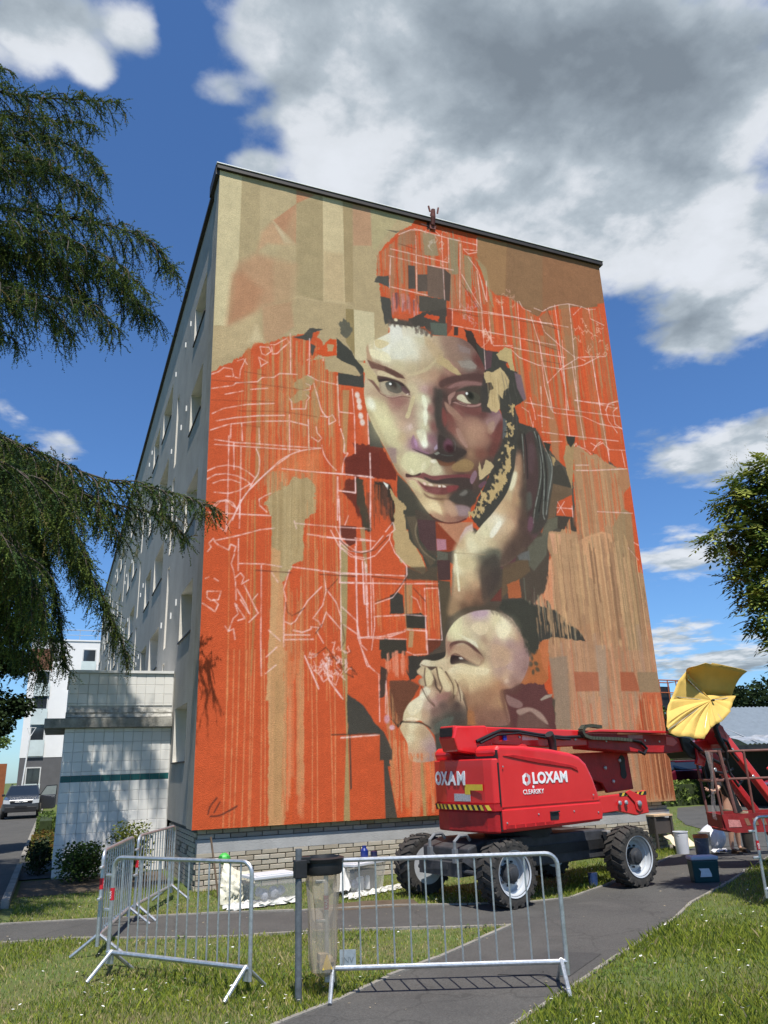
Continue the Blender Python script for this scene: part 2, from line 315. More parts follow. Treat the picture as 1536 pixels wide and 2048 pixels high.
def patch(X, Y):                                 # slow variation: lush / dry / thin
    return .5 + .25 * np.sin(1.7 * X + 2.3 * np.sin(.9 * Y)) + .25 * np.sin(2.1 * Y + 1.3 * np.sin(1.6 * X) + 1)
X, Y = [np.concatenate(q) for q in zip(scatter(1000000, -5, 9, -9.5, 3, 6.0), scatter(60000, 7, 17, -3, 10, 8.))]
pt = patch(X, Y); keep = rng.rand(len(X)) < np.clip(.45 + .8 * pt, .35, 1); X = X[keep]; Y = Y[keep]; pt = pt[keep]; n = len(X)
right = X > .75 * (Y + 7.5) + 1.0                    # the lawn right of the path is longer and greener
h = rng.uniform(.014, .042, n) * np.where(right, 1.5, 1.05) * (.7 + .6 * pt); tall = rng.rand(n) < .02; h[tall] *= 1.9
w = rng.uniform(.0018, .0036, n); a = rng.uniform(0, 2 * np.pi, n); ln = rng.uniform(.1, .8, n) * h; la = rng.uniform(0, 2 * np.pi, n)
V = np.zeros((n, 4, 3)); dx = np.cos(a) * w; dy = np.sin(a) * w
V[:, 0] = np.stack([X - dx, Y - dy, np.zeros(n)], 1); V[:, 1] = np.stack([X + dx, Y + dy, np.zeros(n)], 1)
mx_ = X + np.cos(la) * ln * .35; my_ = Y + np.sin(la) * ln * .35
V[:, 2] = np.stack([mx_ + dx * .8, my_ + dy * .8, h * .6], 1); V[:, 3] = np.stack([X + np.cos(la) * ln, Y + np.sin(la) * ln, h], 1)
F = np.arange(n)[:, None] * 4 + np.array([0, 1, 2, 3])[None]
green = np.array([.185, .235, .03]); lime = np.array([.33, .37, .05]); straw = np.array([.52, .43, .21]); deep = np.array([.09, .14, .03])
tt = rng.rand(n)[:, None]; col = green * (1 - tt) + lime * tt; dm = (rng.rand(n) < .25)[:, None]; col = np.where(dm, deep, col)
dry = (rng.rand(n) < np.where(right, .07, .27) * (1.9 - 1.5 * pt))[:, None]; col = np.where(dry, straw * rng.uniform(.6, 1.1, n)[:, None], col)
M_grass = attr_mat('grass_blades', 'tint', .75, trans=.3, spec=.12)
tag(npobj('grass', V.reshape(-1, 3), F, M_grass, np.repeat(col, 4, 0)), 'short green grass blades of the lawn', 'grass', kind='stuff')
X, Y = scatter(60000, -4, 9, -9, 1, 5.2); k = rng.rand(len(X)) < np.where(X > .75 * (Y + 7.5) + 1, .16, .12) * (.3 + .7 * (np.sin(3.1 * X + 1.3 * Y) * np.sin(2.3 * Y - .7 * X) > .1)); X = X[k]; Y = Y[k]
dv = []; df = []
for x, y in zip(X, Y):
    z = random.uniform(.035, .07); r = random.uniform(.008, .015); tx, ty = random.uniform(-.4, .4), random.uniform(-.7, .1); o = len(dv)
    for q in range(5): c_, s_ = math.cos(q * 1.2566), math.sin(q * 1.2566); dv.append((x + r * c_, y + r * s_, z + r * (c_ * tx + s_ * ty)))
    df.append([o, o + 1, o + 2, o + 3, o + 4])
tag(npobj('daisies', np.array(dv), np.array(df), mat('daisy_petals', (.8, .8, .76), .7, 0, .05)), 'tiny white daisies scattered through the lawn', 'flowers', kind='stuff')
# low weed rosettes
X, Y = scatter(16000, -4, 9, -9, 1, 5.5); V = []; K = []
for x, y in zip(X, Y):
    if math.sin(2.3 * x + 1.1 * y) * math.sin(1.9 * y - x) < .15: continue
    c_ = random.choice(((.10, .17, .03), (.14, .20, .05), (.08, .13, .03)))
    for q in range(random.randint(3, 6)):
        a_ = random.uniform(0, 6.28); l_ = random.uniform(.012, .03); d_ = Vector((math.cos(a_), math.sin(a_), random.uniform(.1, .6))); p_ = Vector((x, y, random.uniform(.008, .025))) + d_ * .008; w_ = Vector((-d_.y, d_.x, 0)) * l_ * .42
        V += [tuple(p_), tuple(p_ + d_ * l_ * .5 - w_), tuple(p_ + d_ * l_), tuple(p_ + d_ * l_ * .5 + w_)]; K += [c_] * 4
tag(npobj('weeds', np.array(V), np.arange(len(V)).reshape(-1, 4), M_grass, np.array(K)), 'small clover and weed leaves in the lawn', 'weeds', kind='stuff')
# small leaves and litter on the paths
dv = []; df = []
for i in range(260):
    x, y = random.uniform(-2.5, 7), random.uniform(-8.5, -1)
    if not bool(inpoly(PATH, np.array([x]), np.array([y]))[0]): continue
    r = random.uniform(.006, .018); an = random.uniform(0, 6.3); o = len(dv)
    for q in range(4): t_ = an + q * 1.571; k_ = r * (1 if q % 2 else .45); dv.append((x + k_ * math.cos(t_), y + k_ * math.sin(t_), .012 + random.uniform(0, .006)))
    df.append([o, o + 1, o + 2, o + 3])
tag(npobj('litter', np.array(dv), np.array(df), mat('dry_leaf', (.34, .28, .18), .8, 0, .4, 30)), 'dry leaf bits lying on the asphalt', 'leaves', kind='stuff')

# ------------------------------------------------------------------ painted apartment building
# ---- mural paint engine (flat paint on the gable wall, wall units: centimetres) ----
def _vnoise(h, w, sy, sx, rng):
    gy, gx = int(h / sy) + 3, int(w / sx) + 3
    g = rng.rand(gy, gx)
    yy = np.arange(h) / sy; xx = np.arange(w) / sx
    y0 = yy.astype(int); x0 = xx.astype(int)
    fy = yy - y0; fx = xx - x0
    fy = (fy * fy * (3 - 2 * fy))[:, None]; fx = (fx * fx * (3 - 2 * fx))[None, :]
    a = g[y0][:, x0]; b = g[y0][:, x0 + 1]; c = g[y0 + 1][:, x0]; d = g[y0 + 1][:, x0 + 1]
    return (a * (1 - fx) + b * fx) * (1 - fy) + (c * (1 - fx) + d * fx) * fy

def _smooth(pts, closed, n=5):
    p = np.array(pts, float); N = len(p)
    if N < 3: return p
    out = []
    rngi = range(N if closed else N - 1)
    for i in rngi:
        if closed: p0, p1, p2, p3 = p[(i - 1) % N], p[i], p[(i + 1) % N], p[(i + 2) % N]
        else: p0, p1, p2, p3 = p[max(i - 1, 0)], p[i], p[i + 1], p[min(i + 2, N - 1)]
        for k in range(n):
            t = k / n
            out.append(0.5 * (2 * p1 + (p2 - p0) * t + (2 * p0 - 5 * p1 + 4 * p2 - p3) * t * t + (3 * p1 - p0 - 3 * p2 + p3) * t ** 3))
    if not closed: out.append(p[-1])
    return np.array(out)

class Mural:
    def __init__(s, W, H, res):                     # cm, cm, px per cm
        s.res = res; s.w = int(W * res) + 1; s.h = int(H * res) + 1
        s.img = np.zeros((s.h, s.w, 3)); r = np.random.RandomState(5); s.rng = r
        k = res
        s.n1 = _vnoise(s.h, s.w, 9 * k, 7 * k, r) + .6 * _vnoise(s.h, s.w, 4 * k, 3 * k, r) + .35 * _vnoise(s.h, s.w, 2 * k, 1.6 * k, r) - .97
        s.n2 = _vnoise(s.h, s.w, 40 * k, 5 * k, r) + .6 * _vnoise(s.h, s.w, 60 * k, 1.8 * k, r) - .8      # vertical bristle
        s.n3 = _vnoise(s.h, s.w, 22 * k, 22 * k, r) + .5 * _vnoise(s.h, s.w, 9 * k, 9 * k, r) - .75
    def grid(s, x0, x1, y0, y1):
        a = max(0, int(x0 * s.res) - 1); b = min(s.w, int(x1 * s.res) + 3)
        c = max(0, int(y0 * s.res) - 1); d = min(s.h, int(y1 * s.res) + 3)
        if a >= b or c >= d: return None
        Y, X = np.mgrid[c:d, a:b]
        return (slice(c, d), slice(a, b)), X / s.res, Y / s.res
    def sdf(s, p, X, Y):
        d2 = np.full(X.shape, 1e12); ins = np.zeros(X.shape, bool)
        for i in range(len(p)):
            ax, ay = p[i]; bx, by = p[(i + 1) % len(p)]
            ex, ey = bx - ax, by - ay; L = ex * ex + ey * ey + 1e-9
            t = np.clip(((X - ax) * ex + (Y - ay) * ey) / L, 0, 1)
            q = (X - ax - t * ex) ** 2 + (Y - ay - t * ey) ** 2
            np.minimum(d2, q, out=d2)
            if ay != by:
                ins ^= ((ay > Y) != (by > Y)) & (X < ex * (Y - ay) / (by - ay) + ax)
        d = np.sqrt(d2)
        return np.where(ins, -d, d)
    def mask(s, p, soft, jag):
        m = soft + abs(jag) * 1.5 + 2
        g = s.grid(p[:, 0].min() - m, p[:, 0].max() + m, p[:, 1].min() - m, p[:, 1].max() + m)
        if g is None: return None
        sl, X, Y = g
        d = s.sdf(p, X, Y)
        if jag: d = d + jag * (s.n1[sl] + (s.n2[sl] if jag > 2 else 0))
        e = max(soft, .7 / s.res)
        a = np.clip(.5 - d / (2 * e), 0, 1)
        return sl, X, Y, a * a * (3 - 2 * a)
    def put(s, sl, a, col):
        s.img[sl] = s.img[sl] * (1 - a[..., None]) + a[..., None] * col
    def run(s, ops):
        for o in ops:
            k = o[0]
            if k in 'Pp':
                p = _smooth(o[5], True) if k == 'p' else np.array(o[5], float)
                r = s.mask(p, o[3], o[4])
                if r: s.put(r[0], r[3] * o[2], np.array(o[1], float))
            elif k == 'G':
                p = _smooth(o[3], True, 4) if o[5] else np.array(o[3], float)
                r = s.mask(p, o[1], o[2])
                if not r: continue
                sl, X, Y, a = r
                num = np.zeros(X.shape + (3,)); den = np.zeros(X.shape)
                Xj = X + 3 * s.n3[sl]; Yj = Y + 3 * s.n3[sl]
                for q in o[4]:
                    w = 1 / ((Xj - q[0]) ** 2 + (Yj - q[1]) ** 2 + o[6]) ** 2
                    den += w; num += w[..., None] * np.array(q[2:5], float)
                s.put(sl, a, num / den[..., None])
            elif k in 'Ll':
                p = _smooth(o[5], False) if k == 'l' else np.array(o[5], float)
                w = o[3] / 2; m = w + 2
                g = s.grid(p[:, 0].min() - m, p[:, 0].max() + m, p[:, 1].min() - m, p[:, 1].max() + m)
                if g is None: continue
                sl, X, Y = g; d2 = np.full(X.shape, 1e12)
                for i in range(len(p) - 1):
                    ax, ay = p[i]; bx, by = p[i + 1]; ex, ey = bx - ax, by - ay
                    t = np.clip(((X - ax) * ex + (Y - ay) * ey) / (ex * ex + ey * ey + 1e-9), 0, 1)
                    np.minimum(d2, (X - ax - t * ex) ** 2 + (Y - ay - t * ey) ** 2, out=d2)
                d = np.sqrt(d2) - w * (1 + o[4] * s.n3[sl])
                a = np.clip(.5 - d * s.res / 1.3, 0, 1) * o[2] * np.clip(1 + o[4] * 1.6 * s.n1[sl], .15, 1)
                s.put(sl, a, np.array(o[1], float))
            elif k == 'E':
                _, c, al, cx, cy, rx, ry, rot, soft = o
                m = max(rx, ry) * (1 + soft) + 1
                g = s.grid(cx - m, cx + m, cy - m, cy + m)
                if g is None: continue
                sl, X, Y = g; ca, sa = math.cos(rot), math.sin(rot)
                u = ((X - cx) * ca + (Y - cy) * sa) / rx; v = (-(X - cx) * sa + (Y - cy) * ca) / ry
                q = np.sqrt(u * u + v * v)
                a = np.clip((1 + soft - q) / (2 * soft + 1e-6), 0, 1)
                s.put(sl, a * a * (3 - 2 * a) * al, np.array(c, float))
            elif k == 'D':                          # runs of thin paint: vertical streaks inside an outline
                _, cols, al, n, w0, w1, fade, seed, pts = o
                p = np.array(pts, float); r = s.mask(p, .8, 2.5)
                if not r: continue
                sl, X, Y, a = r; rg = np.random.RandomState(seed)
                x0, x1 = p[:, 0].min(), p[:, 0].max(); y0, y1 = p[:, 1].min(), p[:, 1].max()
                wob = 1.6 * s.n3[sl] + .8 * s.n1[sl]
                for i in range(n):
                    cx = rg.uniform(x0, x1); w = w0 + (w1 - w0) * rg.rand() ** 2.2
                    t = y1 - (y1 - y0) * fade * rg.rand() ** 1.5; b = y0 + (y1 - y0) * fade * rg.rand() ** 1.2
                    if b > t: continue
                    c = np.array(cols[rg.randint(len(cols))], float)
                    j0 = max(0, int((cx - w - 3) * s.res) - sl[1].start); j1 = min(X.shape[1], int((cx + w + 3) * s.res) + 2 - sl[1].start)
                    if j0 >= j1: continue
                    Xs = X[:, j0:j1]; Ys = Y[:, j0:j1]
                    m = np.clip(.5 - (np.abs(Xs - cx + wob[:, j0:j1]) - w / 2) * s.res, 0, 1)
                    m = m * np.clip((Ys - b) / 6, 0, 1) * np.clip((t - Ys) / 3, 0, 1) * a[:, j0:j1] * al * rg.uniform(.55, 1)
                    q = (sl[0], slice(sl[1].start + j0, sl[1].start + j1))
                    s.put(q, m, c)
            elif k == 'S':                          # scribbled chalk marks inside a box
                _, c, al, w, n, seed, x0, y0, x1, y1 = o
                rg = np.random.RandomState(seed); sub = []
                for i in range(n):
                    x = rg.uniform(x0, x1); y = rg.uniform(y0, y1); pts = [(x, y)]
                    for j in range(rg.randint(3, 8)):
                        x += rg.uniform(-7, 7); y += rg.uniform(-8, 8); pts.append((x, y))
                    sub.append(('L', c, al, w, .5, pts))
                s.run(sub)
    def finish(s):
        k = s.n3 * .04 + s.n1 * .025 + s.n2 * .02 + s.rng.normal(0, .028, s.n3.shape)
        return np.clip(s.img * (1 + k[..., None]), 0, 255)

M_conc = mat('facade_render', (.30, .28, .243), .92, 0, .16, 1.1, .5, 45, col2=(.40, .375, .328))
M_edge = mat('insulation_edge', (.31, .285, .24), .92, 0, .2, 2.2, .5, 60)
M_reveal = mat('reveal_render', (.72, .68, .60), .9, 0, .08, 3, .2, 50)
M_dark = mat('dark_steel_trim', (.030, .024, .020), .6, 0, .3, 5)
M_zinc = mat('white_coping', (.74, .74, .72), .5, 0, .1, 4)
M_glassd = mat('window_glass', (.03, .035, .04), .06, 0, .2, 1.5, 0, 1, 1.0)
M_wframe = mat('window_frame_white', (.62, .62, .60), .5, 0, .08, 5)
M_mortar = mat('mortar', (.16, .15, .13), .95, 0, .25, 12, .4, 60)
M_band = mat('concrete_band', (.36, .355, .345), .9, 0, .14, 2.5, .3, 50)
W, Z0, Z1, LEN = 9.09, .85, 12.913, 41.0
bld = thing('apartment_building', 'five storey apartment building with a huge orange mural on its gable', 'building')
mur = Mural(909, 1206.3, .70)
mur.run([
('P',(202,90,52),1,1,0,[(-78,1230),(987,1302),(950,-28),(-16,-26)]),
('P',(180,160,124),1,.8,3,[(-7.4,754),(17,772),(29,781),(48,795),(63,815),(80,833),(98,837),(115,845),(145,866),(158,884),(180,888),(210,888),(198,869),(210,863),(208,845),(198,830),(184,815),(212,825),(214,803),(221,799),(240,800),(288,801),(294,848),(286,1366),(-18,1264)]),
('P',(180,160,124),1,1,2,[(267,945),(353,940),(325,755),(300,794),(294,860),(255,852)]),
('P',(180,160,124),1,1,3,[(-3.4,1224),(438,1222),(429,1199),(385,1166),(358,1133),(333,1098),(328,1054),(335,983),(347,927),(329,866),(255,863),(204,886),(11,806)]),
('P',(205,190,152),1,1,0,[(-1,1211),(44,1207),(43,1000),(30,948),(27,859),(.7,855)]),
('P',(176,158,122),1,2,0,[(44,1207),(81,1207),(82,1037),(43,1000)]),
('P',(184,166,130),1,2,0,[(81,1207),(156,1205),(155,1025),(82,1013)]),
('P',(204,186,148),1,.7,0,[(212,1205),(256,1207),(258,958),(211,953)]),
('P',(190,165,128),.7,8,0,[(212,1070),(257,1076),(258,958),(211,953)]),
('P',(170,152,116),1,1,0,[(156,1172),(212,1205),(211,953),(155,956)]),
('P',(166,146,110),1,1,0,[(256,1207),(278,1206),(275,965),(257,961)]),
('P',(182,142,112),.9,3,0,[(278,1206),(319,1204),(319,1110),(277,1100)]),
('P',(180,160,124),1,2,0,[(277,1100),(322,1111),(318,950),(275,965)]),
('P',(178,164,126),1,2,0,[(319,1204),(387,1205),(324,1099),(319,1110)]),
('P',(190,134,100),.9,2,0,[(156,1205),(195,1203),(156,1171)]),
('P',(186,140,108),1,1,0,[(156,1171),(155,1074),(108,1116)]),
('P',(196,156,122),.8,6,0,[(108,1116),(155,1074),(130,1064),(98,1059),(78,1036),(85,1080)]),
('P',(206,188,155),.9,4,0,[(108,1114),(149,1073),(132,1068)]),
('P',(186,144,112),.8,12,0,[(43,1000),(34,966),(27,859),(54,877),(88,912),(146,937),(155,1025),(78,1030)]),
('P',(180,130,98),.7,12,0,[(34,972),(27,863),(76,898),(90,950),(51,982)]),
('P',(182,160,124),.45,8,0,[(156,1169),(155,956),(146,905),(113,898),(109,1014)]),
('P',(184,144,112),.7,4,0,[(90,913),(146,937),(152,883),(114,842),(94,841)]),
('P',(194,172,134),.7,6,0,[(.8,852),(27,858),(81,902),(89,840),(44,801),(1,783)]),
('P',(206,188,152),.8,6,0,[(79,871),(94,841),(65,832)]),
('P',(150,132,92),1,1,0,[(258,946),(275,948),(275,844),(257,870)]),
('P',(206,192,156),1,.7,0,[(275,948),(319,950),(316,840),(275,833)]),
('L',(205,186,148),.5,1.5,.6,[(155,950),(211,951),(258,957),(317,950)]),
('P',(140,102,72),1,.8,2,[(575,1202),(919,1213),(907,1102),(887,1100),(886,1088),(846,1074),(803,1077),(765,1066),(730,1041),(715,1024),(698,1029),(677,1042),(666,1057),(654,1068),(635,1059),(609,1058),(590,1079),(580,1112),(570,1150)]),
('P',(156,120,84),1,4,0,[(575,1202),(654,1205),(636,1064),(609,1058),(590,1079),(580,1112),(570,1150)]),
('P',(142,108,78),1,3,0,[(654,1205),(749,1204),(731,1045),(677,1042),(636,1064)]),
('P',(146,104,74),1,2,0,[(749,1204),(919,1211),(907,1102),(730,1041)]),
('P',(160,140,104),.9,3,3,[(566,1148),(590,1123),(601,1056),(604,996),(572,1015),(565,1082)]),
('D',[(196,150,104),(206,160,112),(180,146,98),(222,110,62),(184,140,100),(190,120,76)],.65,80,1,4,.5,3,[(58,816),(98,836),(147,866),(182,873),(198,823),(238,794),(241,713),(206,593),(196,511),(66,499)]),
('D',[(190,150,104),(200,140,90),(224,100,52)],.6,45,.8,2.5,.6,4,[(43,730),(255,852),(255,358),(55,306)]),
('P',(184,140,94),.55,1.5,0,[(63,820),(70,824),(73,688),(72,553)]),
('P',(176,148,100),.6,1.5,0,[(83,780),(91,781),(90,566),(83,554)]),
('P',(182,146,100),.8,1,0,[(248,764),(262,766),(254,636),(246,635)]),
('P',(176,148,104),.7,2,0,[(186,748),(198,765),(204,708),(195,682),(189,705)]),
('P',(216,120,74),.7,8,0,[(131,616),(199,634),(206,593),(194,522),(119,536),(110,580)]),
('D',[(226,130,84),(206,150,106),(214,96,50),(190,140,96)],.6,50,1,5,.5,9,[(110,624),(206,637),(205,501),(111,493)]),
('P',(176,152,110),1,.7,2.5,[(163,774),(175,782),(186,783),(193,774),(184,763),(175,756),(182,748),(177,732),(168,729),(152,719),(143,727),(152,736),(163,750),(148,754),(152,762)]),
('D',[(188,148,104),(178,140,98),(198,140,92)],.7,40,2,6,.5,14,[(98,841),(182,878),(240,792),(240,665),(101,646)]),
('P',(182,158,116),1,.8,3,[(153,576),(168,573),(179,578),(193,566),(193,513),(174,498),(168,423),(145,411),(120,430),(116,451),(111,505),(103,522),(111,538),(132,551),(144,561)]),
('P',(182,158,116),1,.8,3,[(112,528),(193,536),(191,509),(156,493),(163,476),(166,447),(157,425),(150,412),(144,395),(132,378),(116,398),(119,423),(119,477),(114,498),(102,518)]),
('D',[(172,148,106),(190,168,126),(164,140,100),(184,158,114)],.6,40,2,8,.3,12,[(100,581),(191,592),(188,511),(163,476),(165,447),(132,378),(116,398),(114,498)]),
('P',(204,158,112),.9,1.5,1.5,[(113,443),(130,436),(128,378),(118,187),(109,187),(114,341)]),
('P',(206,160,114),.9,1.5,1.5,[(116,402),(136,379),(138,187),(109,187)]),
('P',(202,152,106),1,1.5,2,[(114,267),(144,268),(138,139),(137,65),(140,-3.9),(115,-2.4),(113,139)]),
('D',[(216,140,98),(200,150,104),(226,120,78),(206,90,46)],.85,36,1.5,9,.35,21,[(141,268),(172,269),(172,-5.7),(135,-3.6)]),
('D',[(186,146,100),(214,166,120),(176,136,92)],.6,16,1,5,.3,22,[(111,267),(144,268),(142,-2.8),(115,-2.4)]),
('L',(222,160,112),.75,1.6,.5,[(45,266),(46,140),(46,1.5)]),
('L',(222,160,112),.75,1.6,.5,[(55,266),(56,140),(55,1)]),
('L',(222,160,112),.75,1.6,.5,[(64,266),(64,140),(62,.6)]),
('L',(222,160,112),.75,1.6,.5,[(76,266),(75,140),(74,-0.1)]),
('L',(222,160,112),.75,1.6,.5,[(83,267),(84,139),(84,-0.6)]),
('L',(222,160,112),.75,1.6,.5,[(89,267),(88,139),(86,-0.8)]),
('L',(222,160,112),.75,1.6,.5,[(100,267),(102,139),(103,-1.7)]),
('L',(222,160,112),.75,1.6,.5,[(104,267),(108,139),(110,-2.1)]),
('L',(222,160,112),.75,1.6,.5,[(184,269),(186,138),(185,-6.4)]),
('L',(222,160,112),.75,1.6,.5,[(192,269),(194,138),(194,-6.9)]),
('L',(222,160,112),.75,1.6,.5,[(214,270),(218,137),(220,-8.4)]),
('L',(222,160,112),.75,1.6,.5,[(225,270),(225,137),(223,-8.6)]),
('L',(214,150,98),.7,1.6,.5,[(40,521),(44,338),(47,187)]),
('L',(214,150,98),.7,1.6,.5,[(72,524),(73,340),(75,187)]),
('L',(214,150,98),.7,1.6,.5,[(79,524),(80,340),(80,187)]),
('L',(214,150,98),.7,1.6,.5,[(211,538),(211,346),(211,187)]),
('L',(214,150,98),.7,1.6,.5,[(178,534),(178,344),(179,187)]),
('L',(214,150,98),.7,1.6,.5,[(191,536),(192,345),(194,187)]),
('P',(176,130,82),.7,1,0,[(82,525),(85,525),(89,340),(85,226),(82,225),(85,380)]),
('P',(172,148,98),.95,1,0,[(239,457),(253,458),(249,327),(240,187),(236,326)]),
('P',(172,146,100),1,.8,0,[(242,270),(248,270),(247,137),(248,-1.6),(237,-1),(244,132)]),
('P',(70,66,58),.9,.8,0,[(251,145),(252,48),(249,46),(249,137)]),
('D',[(222,120,74),(206,150,106),(196,130,86)],.75,40,1,6,.5,31,[(136,395),(169,397),(173,284),(169,187),(138,187)]),
('D',[(196,150,104),(206,160,112),(180,146,98),(222,110,62),(184,140,100),(190,120,76)],.6,34,.8,2.5,.6,32,[(169,490),(239,496),(235,266),(169,284)]),
('P',(74,71,64),1,.7,1.5,[(247,197),(268,184),(278,175),(296,149),(309,136),(310,132),(247,133)]),
('P',(84,64,56),.95,1,2,[(308,245),(322,236),(314,192),(305,192)]),
('P',(78,74,66),1,.8,0,[(309,133),(323,107),(325,80),(316,80),(330,-2.4),(309,-2.5),(309,84)]),
('L',(50,45,40),.9,1.4,.6,[(219,132),(310,132)]),
('L',(240,214,208),.9,2,.6,[(235,127),(308,131)]),
('D',[(218,130,86),(196,140,92),(222,110,62),(206,150,108),(230,120,76)],.85,50,1.5,8,.35,33,[(316,125),(404,118),(405,-3.9),(329,-1.1)]),
('P',(176,148,100),.9,1,0,[(374,90),(380,90),(383,-2.7),(377,-2.4)]),
('P',(218,136,98),.8,1.5,0,[(361,98),(378,98),(370,-2),(356,-1.3)]),
('D',[(196,150,104),(206,160,112),(180,146,98),(222,110,62),(184,140,100),(190,120,76)],.6,24,1,4,.5,34,[(313,415),(460,424),(412,239),(345,238)]),
('P',(112,48,36),.95,1,3,[(269,636),(301,659),(328,657),(355,605),(352,591),(304,591),(253,590),(254,621)]),
('P',(74,71,64),1,1,0,[(303,714),(318,680),(330,655),(301,654)]),
('P',(72,70,62),1,1,1,[(355,605),(376,586),(406,547),(422,528),(437,514),(436,501),(366,495),(353,562)]),
('P',(100,48,38),.9,2,4,[(255,585),(273,587),(277,534),(294,488),(284,488),(267,533),(245,556)]),
('P',(72,66,54),.95,2,3,[(271,584),(286,586),(290,541),(299,489),(286,488),(272,539)]),
('P',(56,50,44),.95,3,4,[(307,586),(336,584),(353,547),(345,493),(324,539),(308,550)]),
('P',(235,235,225),1,.6,0,[(325,586),(336,581),(334,571)]),
('D',[(150,80,56),(190,90,50),(110,72,58),(90,60,48)],.6,40,1.5,6,.6,41,[(291,579),(354,586),(350,493),(289,488)]),
('P',(108,54,42),1,.8,1,[(238,493),(270,493),(269,461),(254,455),(238,476)]),
('P',(168,148,104),1,.8,0,[(242,446),(252,442),(249,328),(242,272),(237,272),(239,394)]),
('P',(172,140,100),.9,1,0,[(277,492),(286,493),(290,408),(284,408)]),
('P',(186,160,116),1,.8,3,[(340,571),(349,560),(372,540),(366,532),(370,496),(383,474),(406,422),(399,410),(376,424),(357,432),(346,449),(341,489),(348,535)]),
('P',(76,72,62),1,1,2,[(355,604),(378,578),(401,552),(429,519),(432,482),(427,403),(365,402),(364,424),(399,412),(409,420),(398,448),(374,478),(368,523),(376,538),(354,563)]),
('P',(84,62,62),1,1,0,[(392,518),(430,519),(429,459),(411,459),(395,480)]),
('P',(98,86,70),.9,2,0,[(370,521),(395,525),(389,493),(395,470),(424,436),(414,429),(383,474)]),
('l',(140,124,100),.7,3,.4,[(395,521),(387,492),(399,459),(424,441)]),
('P',(140,66,44),1,1,0,[(430,517),(479,519),(472,465),(455,459),(429,459)]),
('P',(184,130,100),1,2,0,[(434,515),(510,522),(508,503),(482,491),(476,474)]),
('P',(205,176,168),1,1.5,0,[(481,491),(494,511),(509,519),(510,505),(492,492),(476,474)]),
('P',(178,128,140),.95,.8,0,[(430,483),(450,483),(450,463),(430,460)]),
('P',(98,96,84),1,1,0,[(430,460),(452,456),(451,443),(429,441)]),
('P',(78,58,56),1,1,0,[(429,441),(456,443),(454,405),(429,403)]),
('P',(88,76,62),.85,3,0,[(364,424),(431,428),(429,402),(365,400)]),
('P',(88,78,62),1,1,0,[(428,403),(453,402),(454,341),(433,275),(427,293)]),
('P',(78,72,62),1,2,0,[(460,424),(500,466),(630,425),(652,318),(625,279),(557,372),(492,360),(454,330)]),
('P',(66,62,56),1,.7,1,[(331,370),(346,376),(356,371),(357,338),(330,336)]),
('P',(62,58,50),1,.7,1,[(361,337),(390,340),(401,332),(399,312),(361,312)]),
('P',(66,62,54),1,.7,0,[(308,290),(359,291),(359,273),(307,272)]),
('P',(176,146,104),.85,1,0,[(360,390),(376,392),(374,338),(373,273),(364,273),(358,337)]),
('P',(202,90,52),.9,1,0,[(379,387),(402,386),(401,343),(376,340)]),
('D',[(222,110,60),(206,140,92),(214,92,46)],.6,40,1,6,.4,43,[(299,394),(427,401),(430,293),(296,293)]),
('P',(66,62,56),1,.7,1,[(331,370),(346,376),(356,371),(357,338),(330,336)]),
('P',(62,58,50),1,.7,1,[(361,337),(390,340),(401,332),(399,312),(361,312)]),
('P',(64,60,52),1,.8,3,[(312,291),(359,291),(359,263),(342,268),(323,253),(308,258)]),
('P',(64,60,54),1,.8,2,[(357,263),(397,264),(434,297),(436,270),(386,254),(380,230),(363,220),(356,235)]),
('P',(110,60,44),1,1,2,[(400,292),(432,293),(434,265),(400,264)]),
('P',(200,96,52),1,1,2,[(362,307),(400,308),(399,266),(373,265),(360,273)]),
('P',(180,150,108),.9,1,0,[(366,307),(375,307),(371,278),(362,278)]),
('D',[(226,140,110),(214,96,56),(230,160,130)],.8,24,1.5,6,.5,44,[(319,272),(363,273),(363,221),(317,220)]),
('P',(112,72,54),1,1.5,2,[(325,220),(363,221),(381,212),(356,175),(342,145),(327,152),(323,188)]),
('P',(48,44,40),1,.8,0,[(322,159),(337,141),(344,148),(352,154),(350,156),(337,147)]),
('P',(76,60,52),.95,1,2,[(308,244),(320,239),(314,193),(306,193)]),
('P',(78,72,64),1,.8,0,[(304,141),(311,135),(325,106),(324,90),(302,90)]),
('D',[(196,150,104),(206,160,112),(180,146,98),(222,110,62),(184,140,100),(190,120,76)],.7,24,1,5,.5,45,[(306,193),(324,214),(342,141),(352,89),(324,90)]),
('P',(198,84,46),1,.8,3,[(424,1207),(575,1207),(573,1182),(566,1144),(580,1108),(592,1054),(605,1005),(571,907),(558,945),(528,980),(485,996),(355,968),(354,1037),(328,1043),(329,1089),(357,1113),(362,1135),(411,1183)]),
('D',[(186,130,96),(206,86,44),(170,134,102),(150,140,112),(170,120,88),(186,110,74)],.8,170,1.2,8,.5,51,[(329,1089),(424,1200),(575,1205),(571,1110),(590,1036),(600,954),(558,945),(505,1000),(355,968),(328,1043)]),
('P',(150,138,108),.9,2,2,[(439,1178),(480,1180),(481,1127),(440,1117)]),
('P',(146,134,104),.9,1,1,[(503,1181),(526,1181),(519,1089),(503,1085)]),
('P',(150,138,104),.85,1.5,2,[(536,1145),(557,1142),(549,1044),(534,1058)]),
('P',(60,40,34),1,.7,1,[(450,1223),(466,1220),(462,1190),(450,1187)]),
('P',(150,120,92),.7,3,4,[(383,1167),(423,1182),(421,1142),(377,1122)]),
('P',(208,90,50),.6,1,0,[(468,1176),(501,1178),(496,1113),(476,1117)]),
('P',(110,104,88),1,.6,0,[(351,1160),(384,1165),(376,1158)]),
('P',(82,74,68),1,.7,0,[(400,1083),(416,1085),(415,1028),(398,1024)]),
